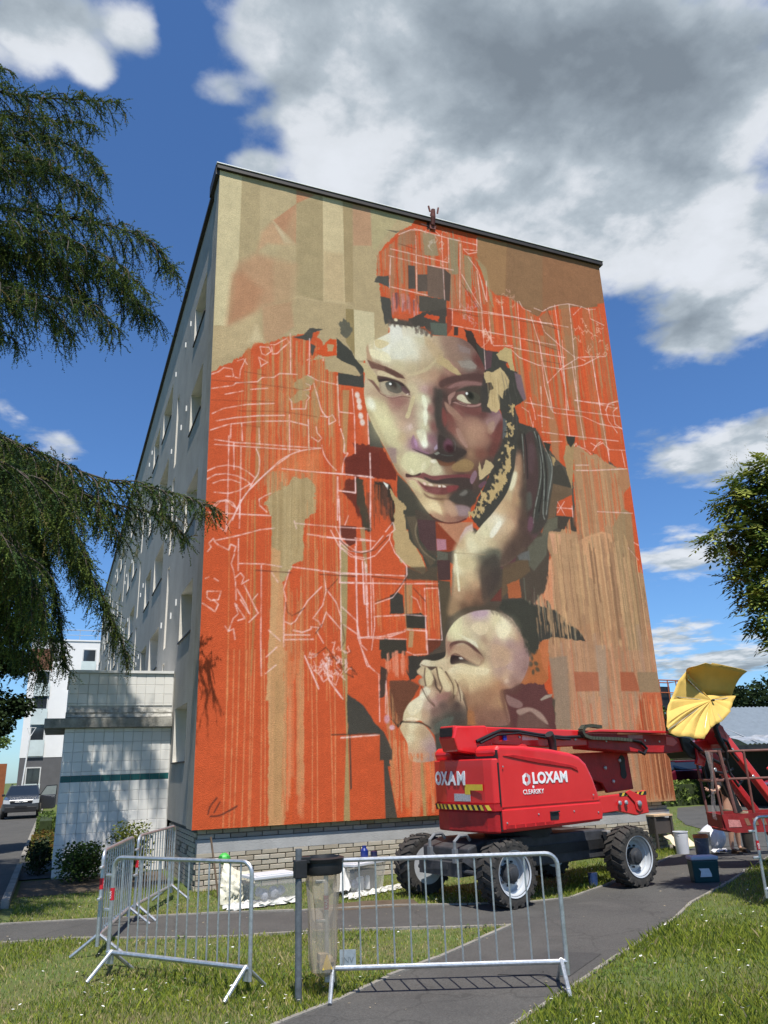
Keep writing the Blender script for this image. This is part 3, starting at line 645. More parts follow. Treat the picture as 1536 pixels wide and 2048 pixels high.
('P',(92,80,72),1,.7,0,[(421,1065),(445,1071),(443,1028),(419,1023)]),
('P',(112,92,80),1,.7,0,[(445,1094),(487,1094),(482,1018),(442,1016)]),
('P',(86,72,64),1,.7,0,[(487,1094),(501,1084),(494,1015),(482,1016)]),
('P',(82,80,74),1,.7,2,[(328,1039),(354,1045),(355,1016),(335,1024),(320,1022)]),
('P',(78,76,70),1,.7,2,[(334,991),(356,992),(358,937),(342,926),(336,964)]),
('D',[(206,150,150),(180,90,70),(214,110,80),(120,80,80),(190,130,130)],.8,46,1.5,7,.5,53,[(359,1005),(420,1015),(418,957),(358,949)]),
('P',(84,78,70),1,.8,2,[(422,1013),(486,1019),(484,988),(420,974)]),
('P',(74,68,62),1,1,3,[(358,945),(400,953),(432,976),(485,996),(482,928),(449,927),(430,940),(399,929),(361,927),(350,927)]),
('P',(212,84,46),.9,1,3,[(436,973),(467,972),(462,958),(431,964)]),
('P',(190,90,56),.85,1,3,[(362,962),(397,961),(392,944),(362,945)]),
('P',(92,98,88),1,1,1,[(444,953),(484,959),(482,928),(445,924)]),
('P',(150,66,46),.9,1,0,[(485,996),(497,999),(495,949),(482,930)]),
('P',(70,56,50),1,.6,0,[(500,954),(510,956),(508,935),(498,933)]),
('P',(64,52,46),1,.8,2,[(524,953),(542,952),(552,928),(571,907),(570,866),(552,879),(531,919)]),
('P',(88,70,72),1,.8,2,[(571,909),(605,913),(624,892),(592,866),(570,866)]),
('D',[(186,120,80),(208,78,36),(176,128,88),(218,100,56),(160,124,88),(196,92,52)],.75,110,1.2,6,.45,61,[(590,956),(915,1022),(906,682),(826,693),(729,714),(656,752),(644,870)]),
('P',(170,128,92),.8,2,1.5,[(780,989),(824,998),(809,927),(802,827),(806,737),(788,734),(784,813)]),
('P',(170,128,92),.8,2,1.5,[(715,976),(727,978),(723,851),(734,753),(730,676),(713,674),(715,802)]),
('P',(170,128,92),.8,2,1.5,[(841,990),(864,994),(849,834),(862,782),(859,718),(848,743),(846,850)]),
('P',(170,128,92),.8,2,1.5,[(651,936),(662,938),(660,841),(655,840)]),
('D',[(186,120,80),(208,78,36),(176,128,88),(218,100,56),(160,124,88),(196,92,52),(166,126,92),(176,138,100)],.8,80,1.5,8,.35,62,[(573,1032),(640,1065),(677,1042),(715,1020),(770,1067),(885,1083),(906,1097),(902,822),(650,784),(640,928),(576,965)]),
('P',(150,116,84),.7,2,3,[(720,1025),(745,1048),(753,1001),(754,941),(729,954)]),
('P',(160,120,86),.8,1.5,2,[(779,1067),(806,1075),(811,996),(809,909),(780,862),(782,968)]),
('P',(176,110,72),.7,1.5,2,[(841,1073),(860,1078),(853,960),(838,957)]),
('P',(68,66,60),1,1,2,[(549,923),(573,912),(602,914),(624,880),(646,872),(655,805),(631,789),(640,752),(678,745),(683,689),(663,520),(527,508),(508,530),(526,572),(554,622),(597,766),(565,858)]),
('P',(122,100,106),1,2,0,[(639,871),(655,867),(662,812),(655,805),(642,834)]),
('P',(92,68,72),1,1,0,[(573,912),(589,912),(582,873),(565,861)]),
('P',(86,80,70),1,1,2,[(691,721),(725,678),(758,654),(753,520),(682,502),(674,525),(708,673)]),
('P',(72,68,60),1,1,2,[(709,663),(734,669),(753,621),(743,606),(707,624)]),
('P',(112,92,72),1,1,0,[(707,624),(753,619),(751,604),(712,580),(703,551),(681,539)]),
('P',(198,90,54),1,1,1,[(713,585),(751,604),(747,555),(706,554)]),
('P',(74,66,58),1,1,2,[(706,554),(747,555),(756,518),(726,520),(706,528)]),
('P',(104,100,84),1,2,0,[(678,542),(709,552),(706,528),(689,519),(671,458),(602,454),(645,499),(667,515)]),
('P',(170,140,100),1,1,2,[(749,714),(776,725),(753,619),(744,658),(742,688)]),
('P',(62,60,52),1,.7,2,[(754,738),(778,741),(776,728),(763,713),(755,722)]),
('P',(90,76,66),1,.8,2,[(816,710),(838,694),(828,691)]),
('P',(90,80,70),1,.8,3,[(855,694),(880,681),(861,676)]),
('P',(60,58,50),1,.8,2,[(694,717),(712,714),(704,690),(699,695)]),
('P',(176,150,108),1,.8,3,[(704,690),(722,680),(709,663),(690,664)]),
('P',(178,138,102),1,1,3,[(769,716),(786,719),(812,702),(828,706),(849,690),(880,681),(909,681),(910,595),(889,578),(892,474),(682,459),(688,514),(733,530),(753,517),(759,619)]),
('P',(176,138,104),1,1,2,[(685,519),(752,524),(880,587),(885,505),(886,449),(914,445),(907,286),(632,280),(601,330),(635,384),(603,404),(644,437),(685,465),(672,489)]),
('P',(176,134,100),1,2,0,[(685,310),(917,390),(916,111),(898,-16),(645,-3.9)]),
('P',(176,136,104),1,2,0,[(641,297),(745,300),(908,389),(910,71),(909,-0.8),(832,2.6),(646,135),(665,233)]),
('D',[(206,96,56),(208,162,118),(160,120,90),(196,150,112),(170,130,96),(214,110,70)],.75,100,1.5,9,.5,71,[(768,711),(906,677),(907,580),(886,473),(682,459),(756,580)]),
('P',(202,90,52),.95,1,2,[(906,677),(915,680),(904,474),(872,472),(887,618)]),
('P',(176,126,90),1,1,2,[(879,676),(906,679),(912,644),(888,623),(876,642)]),
('P',(208,158,118),.95,1,2,[(815,530),(838,526),(850,398),(816,405),(763,433),(753,504),(782,518)]),
('P',(186,148,112),.9,3,2,[(692,519),(752,518),(753,430),(726,326),(690,344),(677,370)]),
('P',(158,132,98),.9,2,0,[(880,587),(900,577),(893,450),(879,285),(838,284),(846,395),(844,541)]),
('P',(212,150,112),.95,1,2,[(641,436),(685,465),(676,359),(647,358),(633,371)]),
('P',(210,158,124),1,1,2,[(685,516),(711,515),(707,472),(690,473)]),
('D',[(222,130,90),(216,160,124),(198,120,84)],.7,24,1,5,.5,72,[(640,434),(689,465),(679,359),(633,368)]),
('D',[(196,158,116),(166,128,98),(150,116,86),(206,166,122),(170,140,110),(184,140,104)],.7,120,1.5,9,.5,73,[(695,517),(871,531),(908,451),(898,286),(657,280),(678,351)]),
('D',[(196,150,116),(170,140,118),(186,120,88),(160,130,104),(204,160,124),(180,148,124),(206,140,104)],.65,130,1.5,9,.5,74,[(665,294),(906,344),(909,152),(909,-0.8),(832,2.6),(655,137)]),
('P',(168,96,70),.75,1.5,0,[(707,240),(765,240),(762,204),(707,203)]),
('P',(166,90,62),.8,1.5,0,[(816,241),(850,241),(860,204),(813,204)]),
('P',(150,126,98),.9,1,0,[(858,241),(907,242),(910,202),(857,202)]),
('P',(196,98,64),.85,1.5,1,[(865,202),(910,202),(914,111),(843,123)]),
('D',[(214,150,112),(186,100,66),(206,120,80),(170,110,78),(150,90,60)],.8,60,1.5,7,.4,75,[(854,202),(910,202),(906,-0.7),(832,2.6),(834,113)]),
('D',[(206,140,108),(196,110,76),(186,150,124),(214,150,112)],.7,50,1.5,7,.4,76,[(697,201),(859,202),(841,113),(688,135)]),
('P',(170,150,130),.6,2,0,[(765,292),(790,293),(772,138),(759,138)]),
('P',(150,130,110),.9,3,2,[(654,265),(696,270),(688,135),(653,135),(638,164),(656,166)]),
('P',(192,116,74),1,1,2,[(636,299),(658,300),(647,225),(637,217),(631,252)]),
('P',(176,120,88),.9,1,2,[(682,311),(662,314),(641,299),(664,308),(696,305),(745,299),(732,310)]),
('P',(68,66,60),1,1.2,2.5,[(561,373),(606,378),(636,366),(679,357),(701,333),(728,321),(741,300),(710,302),(679,306),(637,297),(632,280),(584,278),(554,328)]),
('D',[(176,150,116),(120,120,104),(88,66,66),(150,140,116),(60,58,52)],.75,44,1.2,6,.5,81,[(614,421),(685,354),(742,308),(725,300),(634,297),(610,356)]),
('P',(108,66,74),.9,2,0,[(563,461),(603,464),(594,436),(563,434)]),
('P',(104,86,66),.95,2,0,[(570,440),(628,460),(631,433),(598,409),(561,375)]),
('P',(172,98,62),.95,1,2,[(576,403),(604,415),(606,378),(576,376)]),
('P',(110,60,52),.9,2,0,[(536,369),(563,397),(560,370)]),
('P',(100,98,84),.95,2,0,[(631,494),(681,513),(673,469),(640,434),(629,444)]),
('P',(176,108,66),1,1,2,[(599,276),(636,282),(638,249),(648,228),(634,213),(613,208),(584,213)]),
('E',(80,76,62),.9,616,264,5,6,0,.4),
('E',(80,76,62),.9,624,254,5,6,1,.4),
('E',(80,76,62),.9,611,271,5,6,2,.4),
('E',(80,76,62),.9,616,238,5,6,3,.4),
('E',(80,76,62),.9,626,243,5,6,4,.4),
('P',(98,62,60),1,1.5,3,[(548,208),(590,216),(637,216),(652,188),(655,134),(553,140)]),
('P',(164,150,134),1,.6,0,[(625,188),(638,196),(654,198),(650,193),(628,186)]),
('p',(168,142,128),.95,2,0,[(573,169),(600,174),(625,164),(638,144),(624,149),(602,166),(581,159)]),
('P',(112,84,76),1,3,0,[(575,159),(602,166),(627,149),(640,137),(570,138)]),
('P',(84,74,64),1,2,3,[(389,536),(461,523),(525,508),(663,520),(681,469),(661,397),(610,346),(618,317),(630,280),(623,214),(658,187),(641,47),(411,55),(401,204),(379,247),(425,284),(449,339),(461,434),(405,459)]),
('P',(108,66,74),.9,2,0,[(563,461),(603,464),(594,436),(563,434)]),
('P',(104,86,66),.95,2,0,[(570,440),(628,460),(631,433),(598,409),(561,375)]),
('P',(172,98,62),.95,1,2,[(576,403),(604,415),(606,378),(576,376)]),
('P',(110,60,52),.9,2,0,[(536,369),(563,397),(560,370)]),
('P',(100,98,84),.95,2,0,[(631,494),(681,513),(673,469),(640,434),(629,444)]),
('P',(112,114,112),.8,2,0,[(603,464),(632,475),(633,455),(608,454)]),
('P',(68,66,60),1,1.2,2.5,[(561,373),(606,378),(636,366),(679,357),(701,333),(728,321),(741,300),(710,302),(679,306),(637,297),(632,280),(584,278),(554,328)]),
('D',[(176,150,116),(120,120,104),(88,66,66),(150,140,116),(60,58,52)],.75,44,1.2,6,.5,81,[(614,421),(685,354),(742,308),(725,300),(634,297),(610,356)]),
('P',(176,108,66),1,1,2,[(599,276),(636,282),(638,249),(648,228),(634,213),(613,208),(584,213)]),
('E',(84,78,62),.9,616,264,3,5,0,.5),
('E',(84,78,62),.9,624,254,4,5,1,.5),
('E',(84,78,62),.9,611,271,5,5,2,.5),
('E',(84,78,62),.9,616,238,3,5,3,.5),
('E',(84,78,62),.9,626,243,4,5,4,.5),
('E',(84,78,62),.9,612,253,5,5,5,.5),
('P',(98,62,60),1,1.5,3,[(548,208),(590,216),(637,216),(652,188),(655,134),(553,140)]),
('P',(164,150,134),1,.6,0,[(625,188),(638,196),(654,198),(650,193),(628,186)]),
('p',(168,142,128),.95,2,0,[(573,169),(600,174),(625,164),(638,144),(624,149),(602,166),(581,159)]),
('P',(112,84,76),1,3,0,[(575,159),(602,166),(627,149),(640,137),(570,138)]),
('P',(184,130,100),1,2,0,[(434,515),(510,522),(508,503),(482,491),(476,474)]),
('P',(205,176,168),1,1.5,0,[(481,491),(494,511),(509,519),(510,505),(492,492),(476,474)]),
('P',(84,62,62),1,1,0,[(392,518),(430,519),(429,459),(411,459),(395,480)]),
('P',(140,66,44),1,1,0,[(430,517),(479,519),(472,465),(455,459),(429,459)]),
('P',(184,130,100),1,2,0,[(434,515),(510,522),(508,503),(482,491),(476,474)]),
('P',(178,128,140),.95,.8,0,[(430,483),(450,483),(450,463),(430,460)]),
('P',(98,96,84),1,1,0,[(430,460),(452,456),(451,443),(429,441)]),
('P',(78,58,56),1,1,0,[(429,441),(456,443),(454,405),(429,403)]),
('P',(205,176,168),1,1.5,0,[(481,491),(494,511),(509,519),(510,505),(492,492),(476,474)]),
('P',(60,56,50),1,1,0,[(377,238),(397,264),(436,272),(435,255),(386,245),(385,235)]),
('G',1,.5,[(294,798),(292,762),(297,729),(305,706),(318,680),(332,655),(344,632),(355,610),(371,593),(386,574),(401,552),(417,532),(435,522),(462,516),(488,523),(506,538),(511,557),(533,587),(550,616),(569,660),(587,706),(599,737),(597,766),(581,794),(569,834),(566,867),(553,899),(536,920),(515,929),(484,929),(445,923),(428,933),(404,934),(372,933),(350,929),(351,911),(319,887),(300,866),(298,839)],[(365,911,226,221,206),(390,898,222,219,204),(420,910,208,198,168),(444,902,190,165,135),(369,867,230,228,212),(401,873,220,215,195),(430,873,195,175,145),(335,870,236,231,202),(310,856,212,196,162),(334,846,226,216,182),(368,840,202,188,152),(399,837,192,175,142),(429,848,186,166,134),(456,862,182,162,128),(380,926,214,206,184),(412,927,206,196,168),(489,911,152,122,106),(519,905,140,115,105),(532,870,140,130,120),(502,877,145,118,102),(551,880,105,60,55),(485,853,165,125,110),(445,831,180,145,120),(421,820,190,160,130),(468,820,130,90,80),(499,831,115,80,72),(545,842,88,60,56),(530,919,120,90,82),(311,807,190,170,140),(347,816,206,186,152),(372,806,185,160,130),(397,793,202,187,152),(302,783,200,180,150),(307,767,198,172,144),(325,827,170,140,118),(415,808,196,172,146),(423,797,192,160,154),(413,773,206,196,158),(421,768,232,232,202),(437,794,150,110,100),(448,772,90,65,62),(452,744,75,65,62),(435,753,150,105,98),(309,745,218,210,168),(331,737,200,185,145),(356,746,165,125,112),(364,753,150,105,100),(378,744,180,150,130),(335,710,222,215,170),(353,688,220,212,168),(322,711,205,195,150),(334,672,205,195,155),(371,710,195,165,140),(384,706,205,180,165),(367,682,200,175,140),(346,649,165,140,130),(356,634,205,190,150),(372,732,185,155,135),(352,663,214,205,160),(417,739,226,222,190),(418,711,215,210,175),(416,677,236,236,210),(403,692,190,170,140),(394,677,152,112,128),(399,664,162,122,138),(431,685,140,100,108),(438,714,130,85,80),(442,675,132,102,112),(424,659,122,88,98),(392,690,196,170,140),(454,688,72,66,60),(456,716,70,62,58),(473,676,80,68,62),(487,664,80,60,56),(502,672,98,73,66),(440,650,58,48,44),(463,656,66,56,50),(493,756,150,100,92),(478,742,135,80,72),(506,723,170,130,112),(536,728,178,138,118),(568,747,172,138,132),(582,764,152,118,128),(519,697,180,145,120),(549,701,160,115,98),(574,719,128,74,70),(591,736,105,64,62),(516,668,165,130,100),(540,671,138,88,74),(479,714,130,80,72),(495,693,160,118,104),(390,644,215,208,165),(400,626,225,218,180),(383,624,220,212,170),(422,634,205,190,155),(439,625,216,206,172),(429,648,185,165,140),(470,634,148,113,88),(500,644,142,116,82),(471,644,104,74,60),(513,626,120,85,72),(366,617,205,185,150),(371,601,185,150,125),(496,596,70,64,58),(510,584,70,66,60),(481,576,82,58,54),(497,610,85,60,56),(397,572,190,165,130),(387,587,206,191,152),(410,560,195,170,130),(423,549,228,208,164),(439,540,200,165,130),(464,548,190,155,128),(492,545,156,131,126),(463,526,160,115,95),(446,567,150,120,90),(480,562,88,70,60),(497,561,78,65,58),(433,529,175,135,110),(486,528,138,98,86),(542,615,70,66,60),(559,645,75,69,63),(526,572,70,66,60),(571,681,90,66,60),(482,807,108,78,74),(513,818,148,113,108),(544,827,118,86,82),(466,790,68,58,54),(470,764,88,62,58),(556,790,68,64,58),(524,767,108,74,70),(554,760,104,67,64)],1,90),
('P',(218,210,190),.75,2,3,[(351,932),(356,929),(365,933),(374,931),(382,931),(391,927),(403,937),(409,931),(418,939),(423,931),(435,930),(444,924),(422,914),(352,903)]),
('P',(226,224,214),.8,2,1,[(354,927),(377,932),(381,905),(363,875),(332,870),(352,885)]),
('P',(238,236,224),.8,1.5,0,[(332,870),(352,885),(350,852),(342,856)]),
('P',(216,214,198),.7,2,0,[(352,879),(381,905),(406,877),(376,854),(350,849)]),
('p',(214,194,148),.95,.8,0,[(318,885),(327,890),(349,886),(332,870),(320,873)]),
('p',(238,228,190),.9,1.5,0,[(305,864),(320,864),(340,864),(351,855),(349,843),(322,844),(309,850)]),
('P',(212,198,160),.9,1,0,[(316,915),(319,914),(316,872),(310,865),(308,870)]),
('p',(206,190,152),.6,2,0,[(382,820),(404,829),(434,849),(453,871),(454,865),(433,840),(403,823)]),
('P',(186,164,122),.95,.7,2,[(460,881),(483,870),(494,857),(500,855),(511,839),(514,834),(494,842),(470,853),(453,862)]),
('P',(190,164,128),.6,3,0,[(427,924),(444,909),(472,887),(459,857),(442,881),(429,900)]),
('P',(150,140,130),.8,1.5,0,[(502,874),(536,880),(548,870),(544,862),(510,860)]),
('P',(142,124,120),.7,2,0,[(505,914),(535,908),(534,895),(510,897)]),
('L',(92,80,72),.55,5,1,[(350,940),(351,934)]),
('L',(92,80,72),.55,5,1,[(354,940),(351,928)]),
('L',(92,80,72),.55,5,1,[(357,940),(355,932)]),
('L',(92,80,72),.55,5,1,[(361,941),(363,927)]),
('L',(92,80,72),.55,5,1,[(365,941),(363,930)]),
('L',(92,80,72),.55,5,1,[(369,942),(367,934)]),
('L',(92,80,72),.55,5,1,[(373,942),(375,930)]),
('L',(92,80,72),.55,5,1,[(377,942),(375,933)]),
('L',(92,80,72),.55,5,1,[(381,943),(378,928)]),
('L',(92,80,72),.55,5,1,[(385,943),(386,932)]),
('L',(92,80,72),.55,5,1,[(389,943),(387,935)]),
('L',(92,80,72),.55,5,1,[(393,944),(390,930)]),
('L',(92,80,72),.55,5,1,[(397,944),(398,935)]),
('L',(92,80,72),.55,5,1,[(401,944),(399,938)]),
('L',(92,80,72),.55,5,1,[(405,945),(402,932)]),
('L',(92,80,72),.55,5,1,[(408,936),(410,928)]),
('L',(92,80,72),.55,5,1,[(412,936),(410,921)]),
('L',(92,80,72),.55,5,1,[(416,935),(414,924)]),
('L',(92,80,72),.55,5,1,[(420,935),(422,928)]),
('L',(92,80,72),.55,5,1,[(424,935),(422,922)]),
('L',(92,80,72),.55,5,1,[(428,935),(426,925)]),
('L',(92,80,72),.55,5,1,[(432,934),(433,920)]),
('L',(92,80,72),.55,5,1,[(436,934),(434,922)]),
('L',(92,80,72),.55,5,1,[(440,934),(438,926)]),
('L',(92,80,72),.55,5,1,[(444,934),(445,920)]),
('L',(92,80,72),.55,5,1,[(448,933),(446,923)]),
('P',(118,86,74),1,.9,1,[(300,840),(315,836),(337,832),(359,826),(376,818),(381,811),(364,810),(342,817),(320,822),(309,821)]),
('P',(92,66,58),.8,1.2,0,[(337,829),(364,822),(381,811),(361,813),(339,821)]),
('P',(176,140,112),.8,2,0,[(300,840),(299,866),(303,875),(306,855),(312,839),(323,832)]),
('P',(196,178,138),1,.6,1,[(282,830),(298,831),(314,816),(322,803),(324,792),(327,781),(321,783),(313,796),(302,794),(292,812)]),
('P',(186,164,124),1,.6,2,[(241,823),(252,828),(260,827),(271,820),(281,810),(282,799),(270,800),(254,800),(241,800)]),
('P',(70,69,64),1,.8,1,[(241,798),(260,804),(284,800),(292,807),(293,778),(241,775)]),
('P',(72,72,68),1,.7,2,[(245,870),(261,858),(274,840),(284,825),(292,810),(286,803),(276,815),(260,832),(244,832)]),
('P',(70,70,64),1,.7,2,[(238,876),(270,849),(272,832),(237,826)]),
('P',(94,92,80),.95,.8,4,[(241,909),(252,922),(269,919),(271,890),(257,878),(246,888)]),
('P',(78,76,70),1,.7,1.5,[(183,887),(209,889),(190,877),(185,858),(152,860),(172,869)]),
('P',(78,76,70),1,.7,1.5,[(185,853),(196,849),(188,828),(185,833)]),
('P',(206,86,44),1,.8,2,[(210,855),(225,871),(238,872),(238,837),(214,830),(193,834)]),
('P',(184,160,120),.9,.7,2,[(217,859),(232,859),(230,844),(219,842)]),
('P',(180,160,124),1,.7,2,[(212,823),(238,833),(257,823),(276,819),(283,800),(252,799),(240,800),(219,801)]),
('P',(68,68,62),1,.7,2,[(238,874),(268,851),(277,835),(294,817),(291,804),(276,819),(257,823),(238,833)]),
('P',(68,67,62),1,.7,1,[(239,800),(254,800),(291,798),(291,776),(240,775)]),
('P',(108,48,38),.9,1.5,3,[(266,657),(289,657),(299,654),(322,654),(320,594),(251,596),(249,624),(270,636)]),
('P',(74,71,64),1,.8,0,[(298,712),(322,674),(322,657),(301,655)]),
('p',(96,72,66),.9,1.2,0,[(322,808),(340,808),(360,803),(374,801),(380,793),(390,783),(384,778),(371,794),(346,803),(324,799)]),
('p',(166,152,130),1,2,0,[(324,791),(337,797),(360,800),(373,793),(384,780),(370,774),(353,767),(339,768),(328,774)]),
('p',(78,82,76),1,1.2,0,[(337,793),(349,801),(362,800),(373,793),(373,783),(364,776),(353,776),(342,781)]),
('E',(34,32,30),.95,354,791,8,9,0,.4),
('E',(104,108,100),.5,350,784,9,6,0,.5),
('p',(70,54,50),.8,2.5,0,[(322,803),(340,808),(363,805),(381,796),(390,783),(382,786),(368,798),(346,802),(325,797)]),
('p',(58,46,44),.95,1,0,[(324,799),(340,804),(363,803),(378,797),(373,793),(360,800),(340,799),(325,794)]),
('P',(82,58,66),.9,1.2,0,[(371,794),(382,789),(391,776),(384,776),(373,782)]),
('E',(245,245,240),1,348,794,2.2,2.2,0,.3),
('E',(235,220,205),.9,384,777,3,1.6,.5,.3),
('l',(96,64,62),.85,2,.2,[(318,783),(325,771),(339,765),(353,764),(370,770),(389,771)]),
('l',(214,192,176),.9,1.6,.2,[(339,766),(353,766),(370,773)]),
('P',(112,76,68),.85,1.5,0,[(300,797),(310,796),(314,793),(324,781),(327,773),(320,776),(310,788)]),
('p',(150,104,98),.6,5,0,[(344,763),(367,768),(386,768),(380,756),(360,749),(350,752)]),
('p',(212,194,158),.85,2,0,[(322,818),(333,820),(352,814),(378,803),(368,806),(340,809),(323,809)]),
('p',(160,120,116),.95,2,0,[(475,807),(492,820),(514,828),(542,832),(560,830),(556,825),(529,822),(501,815),(484,807)]),
('p',(66,66,58),.95,3,0,[(494,801),(519,817),(566,825),(584,816),(570,802),(565,780),(550,782),(518,805)]),
('p',(214,208,178),1,1.2,0,[(494,786),(500,795),(511,796),(521,783),(528,780),(516,778),(503,781)]),
('p',(74,80,68),1,1.2,0,[(515,802),(531,807),(548,801),(544,784),(531,779),(521,785),(516,793)]),
('E',(36,38,32),.95,525,799,6,7,0,.4),
('E',(248,248,244),1,519,801,2.6,2.6,0,.3),
('p',(190,150,142),.95,1.2,0,[(483,776),(501,779),(516,776),(534,777),(550,784),(546,777),(525,771),(504,772)]),
('p',(182,144,132),.95,1.2,0,[(474,783),(477,791),(492,801),(489,791),(482,782),(480,772),(476,770)]),
('l',(44,36,34),.9,1.6,.2,[(483,776),(492,779),(504,775),(516,774)]),
('p',(190,152,130),.85,2.5,0,[(466,773),(476,769),(491,758),(505,743),(501,732),(484,744),(470,756)]),
('p',(128,78,74),.8,3,0,[(490,768),(510,768),(537,770),(549,776),(550,764),(535,753),(512,757)]),
('p',(176,136,116),.6,5,0,[(481,745),(493,748),(513,737),(534,730),(562,740),(578,748),(569,723),(532,718),(500,720),(489,730)]),
('p',(176,142,142),.8,2.5,0,[(559,745),(575,756),(592,766),(592,754),(581,735),(572,722),(564,730)]),
('p',(206,176,146),.6,3,0,[(565,741),(579,746),(576,727),(567,716),(560,722)]),
('p',(182,146,134),.9,2,0,[(488,717),(497,717),(511,686),(509,678),(500,686),(491,701)]),
('p',(134,72,66),.8,3,0,[(459,758),(466,754),(469,733),(463,717),(457,729)]),
('p',(118,66,60),.7,5,0,[(586,736),(598,749),(592,704),(574,673),(559,671),(570,702)]),
('p',(72,68,62),.8,3,0,[(454,798),(462,796),(459,758),(447,713),(443,741),(448,776)]),
('p',(70,62,57),.82,6,0,[(444,801),(459,792),(455,756),(462,717),(478,705),(500,680),(506,664),(486,647),(457,646),(444,659),(448,693),(445,726),(442,760)]),
('E',(186,148,124),.55,522,708,30,26,.3,.9),
('E',(176,134,118),.5,510,733,22,10,.6,.9),
('E',(112,72,86),.9,467,679,9,12,-0.3,.6),
('E',(62,32,36),.9,470,672,9,8,-0.3,.5),
('p',(60,50,46),.8,2.5,0,[(412,657),(429,648),(457,646),(486,650),(474,640),(440,642)]),
('P',(92,62,54),.26,16,0,[(465,816),(565,858),(597,766),(589,706),(554,616),(511,557),(485,560),(478,619),(516,662),(484,709),(468,770)]),
('P',(150,126,96),.55,6,0,[(295,732),(311,723),(331,677),(354,631),(371,598),(401,552),(386,571),(355,607),(333,652),(308,700)]),
('P',(160,126,106),.3,12,0,[(358,798),(396,781),(412,744),(393,707),(376,716),(361,747),(323,753),(307,778)]),
('E',(226,217,172),.5,329,704,24,36,-0.4,.9),
('E',(230,222,180),.5,322,727,14,18,-0.4,.9),
('E',(232,226,202),.4,378,878,44,26,.2,.9),
('E',(232,212,168),.5,423,549,20,14,-0.3,.9),
('E',(224,216,172),.5,397,634,18,16,0,.9),
('E',(190,150,124),.5,532,716,26,24,.3,.9),
('p',(216,208,178),.75,1.5,0,[(495,787),(500,794),(510,796),(520,784),(526,780),(516,779),(504,782)]),
('E',(250,250,246),1,519,801,3,3,0,.3),
('E',(34,36,30),.8,528,797,7,8,0,.5),
('E',(250,250,246),1,348,794,2.6,2.6,0,.3),
('p',(190,176,150),.7,2,0,[(328,791),(336,795),(340,781),(345,774),(350,770),(339,769),(330,776)]),
('p',(86,62,58),.9,2.5,0,[(456,815),(475,830),(508,842),(543,851),(565,851),(560,838),(517,831),(480,816),(461,804)]),
('P',(66,62,58),.85,3,0,[(565,858),(579,836),(572,792),(573,765),(551,765),(552,813)]),
('p',(228,226,196),.8,3,0,[(401,702),(418,705),(422,685),(419,672),(414,669),(408,677),(402,688)]),
('E',(250,250,232),.95,416,675,6,8,0,.6),
('E',(240,240,214),.7,417,686,3,10,0,.6),
('p',(150,112,130),.9,2,0,[(388,681),(393,691),(396,683),(399,669),(407,662),(420,658),(427,654),(420,651),(403,655),(392,661),(388,669)]),
('E',(186,146,178),.8,397,674,3.5,9,.2,.5),
('p',(64,54,50),.85,2,0,[(389,661),(403,655),(420,650),(440,646),(462,644),(484,650),(507,666),(504,674),(480,680),(450,699),(444,668),(437,659),(423,654),(407,657)]),
('P',(176,160,180),.8,1.2,0,[(436,669),(443,678),(444,668),(437,664)]),
('P',(140,140,128),.9,1,0,[(435,657),(444,662),(449,659),(440,654)]),
('E',(112,72,86),.9,467,679,9,12,-0.3,.6),
('E',(62,32,36),.9,470,672,9,8,-0.3,.5),
('l',(96,88,86),.8,2.2,.3,[(479,693),(484,684),(482,670)]),
('l',(84,86,82),.8,1.8,.3,[(451,657),(464,656),(476,658)]),
('p',(112,72,52),.8,2,0,[(441,645),(463,641),(481,646),(473,637),(452,633),(444,637)]),
('p',(154,126,86),.85,2,0,[(473,635),(488,647),(506,654),(523,646),(514,630),(493,625),(476,626)]),
('p',(216,210,168),.75,3,0,[(364,632),(375,651),(400,654),(420,650),(429,642),(418,622),(394,611),(389,609),(384,607),(373,614),(365,621)]),
('P',(232,226,190),.9,1,0,[(382,621),(390,614),(389,608),(383,610)]),
('P',(228,220,184),.8,1.5,0,[(407,632),(416,638),(417,627),(411,618),(406,621)]),
('p',(214,204,170),.9,1.5,0,[(429,642),(440,644),(448,623),(446,618),(438,612),(428,619),(432,632)]),
('E',(240,232,212),.9,433,640,6,3.5,0,.5),
('p',(118,66,68),.9,1.6,0,[(373,602),(389,603),(404,611),(411,614),(424,610),(434,610),(448,613),(468,616),(493,620),(514,622),(511,614),(485,607),(461,603),(443,596),(430,595),(417,598),(397,602),(376,600)]),
('p',(70,58,54),.95,2,0,[(410,605),(434,601),(461,608),(499,614),(513,610),(515,591),(500,580),(483,584),(477,597),(443,594),(423,595)]),
('p',(114,66,64),.95,2.5,0,[(397,596),(410,589),(426,587),(446,588),(463,592),(480,595),(482,591),(469,582),(455,574),(438,572),(422,574),(409,579)]),
('p',(140,88,86),.6,4,0,[(423,584),(443,586),(439,573),(422,573),(412,578)]),
('p',(132,66,66),.8,2.5,0,[(460,591),(484,595),(480,587),(462,579)]),
('P',(232,200,186),1,.7,0,[(407,594),(413,594),(416,590),(411,588)]),
('P',(226,206,186),1,.7,0,[(418,592),(426,593),(431,589),(423,588)]),
('P',(236,220,206),1,.6,0,[(440,592),(446,592),(446,588),(441,587)]),
('P',(230,214,200),1,.6,0,[(449,593),(455,592),(458,589),(450,588)]),
('P',(186,150,132),.9,.6,0,[(433,592),(438,592),(439,588),(433,589)]),
('p',(70,48,46),.9,1,0,[(374,608),(389,606),(404,613),(401,607),(384,602),(373,601)]),
('l',(186,136,124),.7,2,.2,[(377,598),(392,597),(400,588),(416,577)]),
('p',(206,190,146),.85,2,0,[(380,594),(390,593),(402,579),(404,569),(393,578)]),
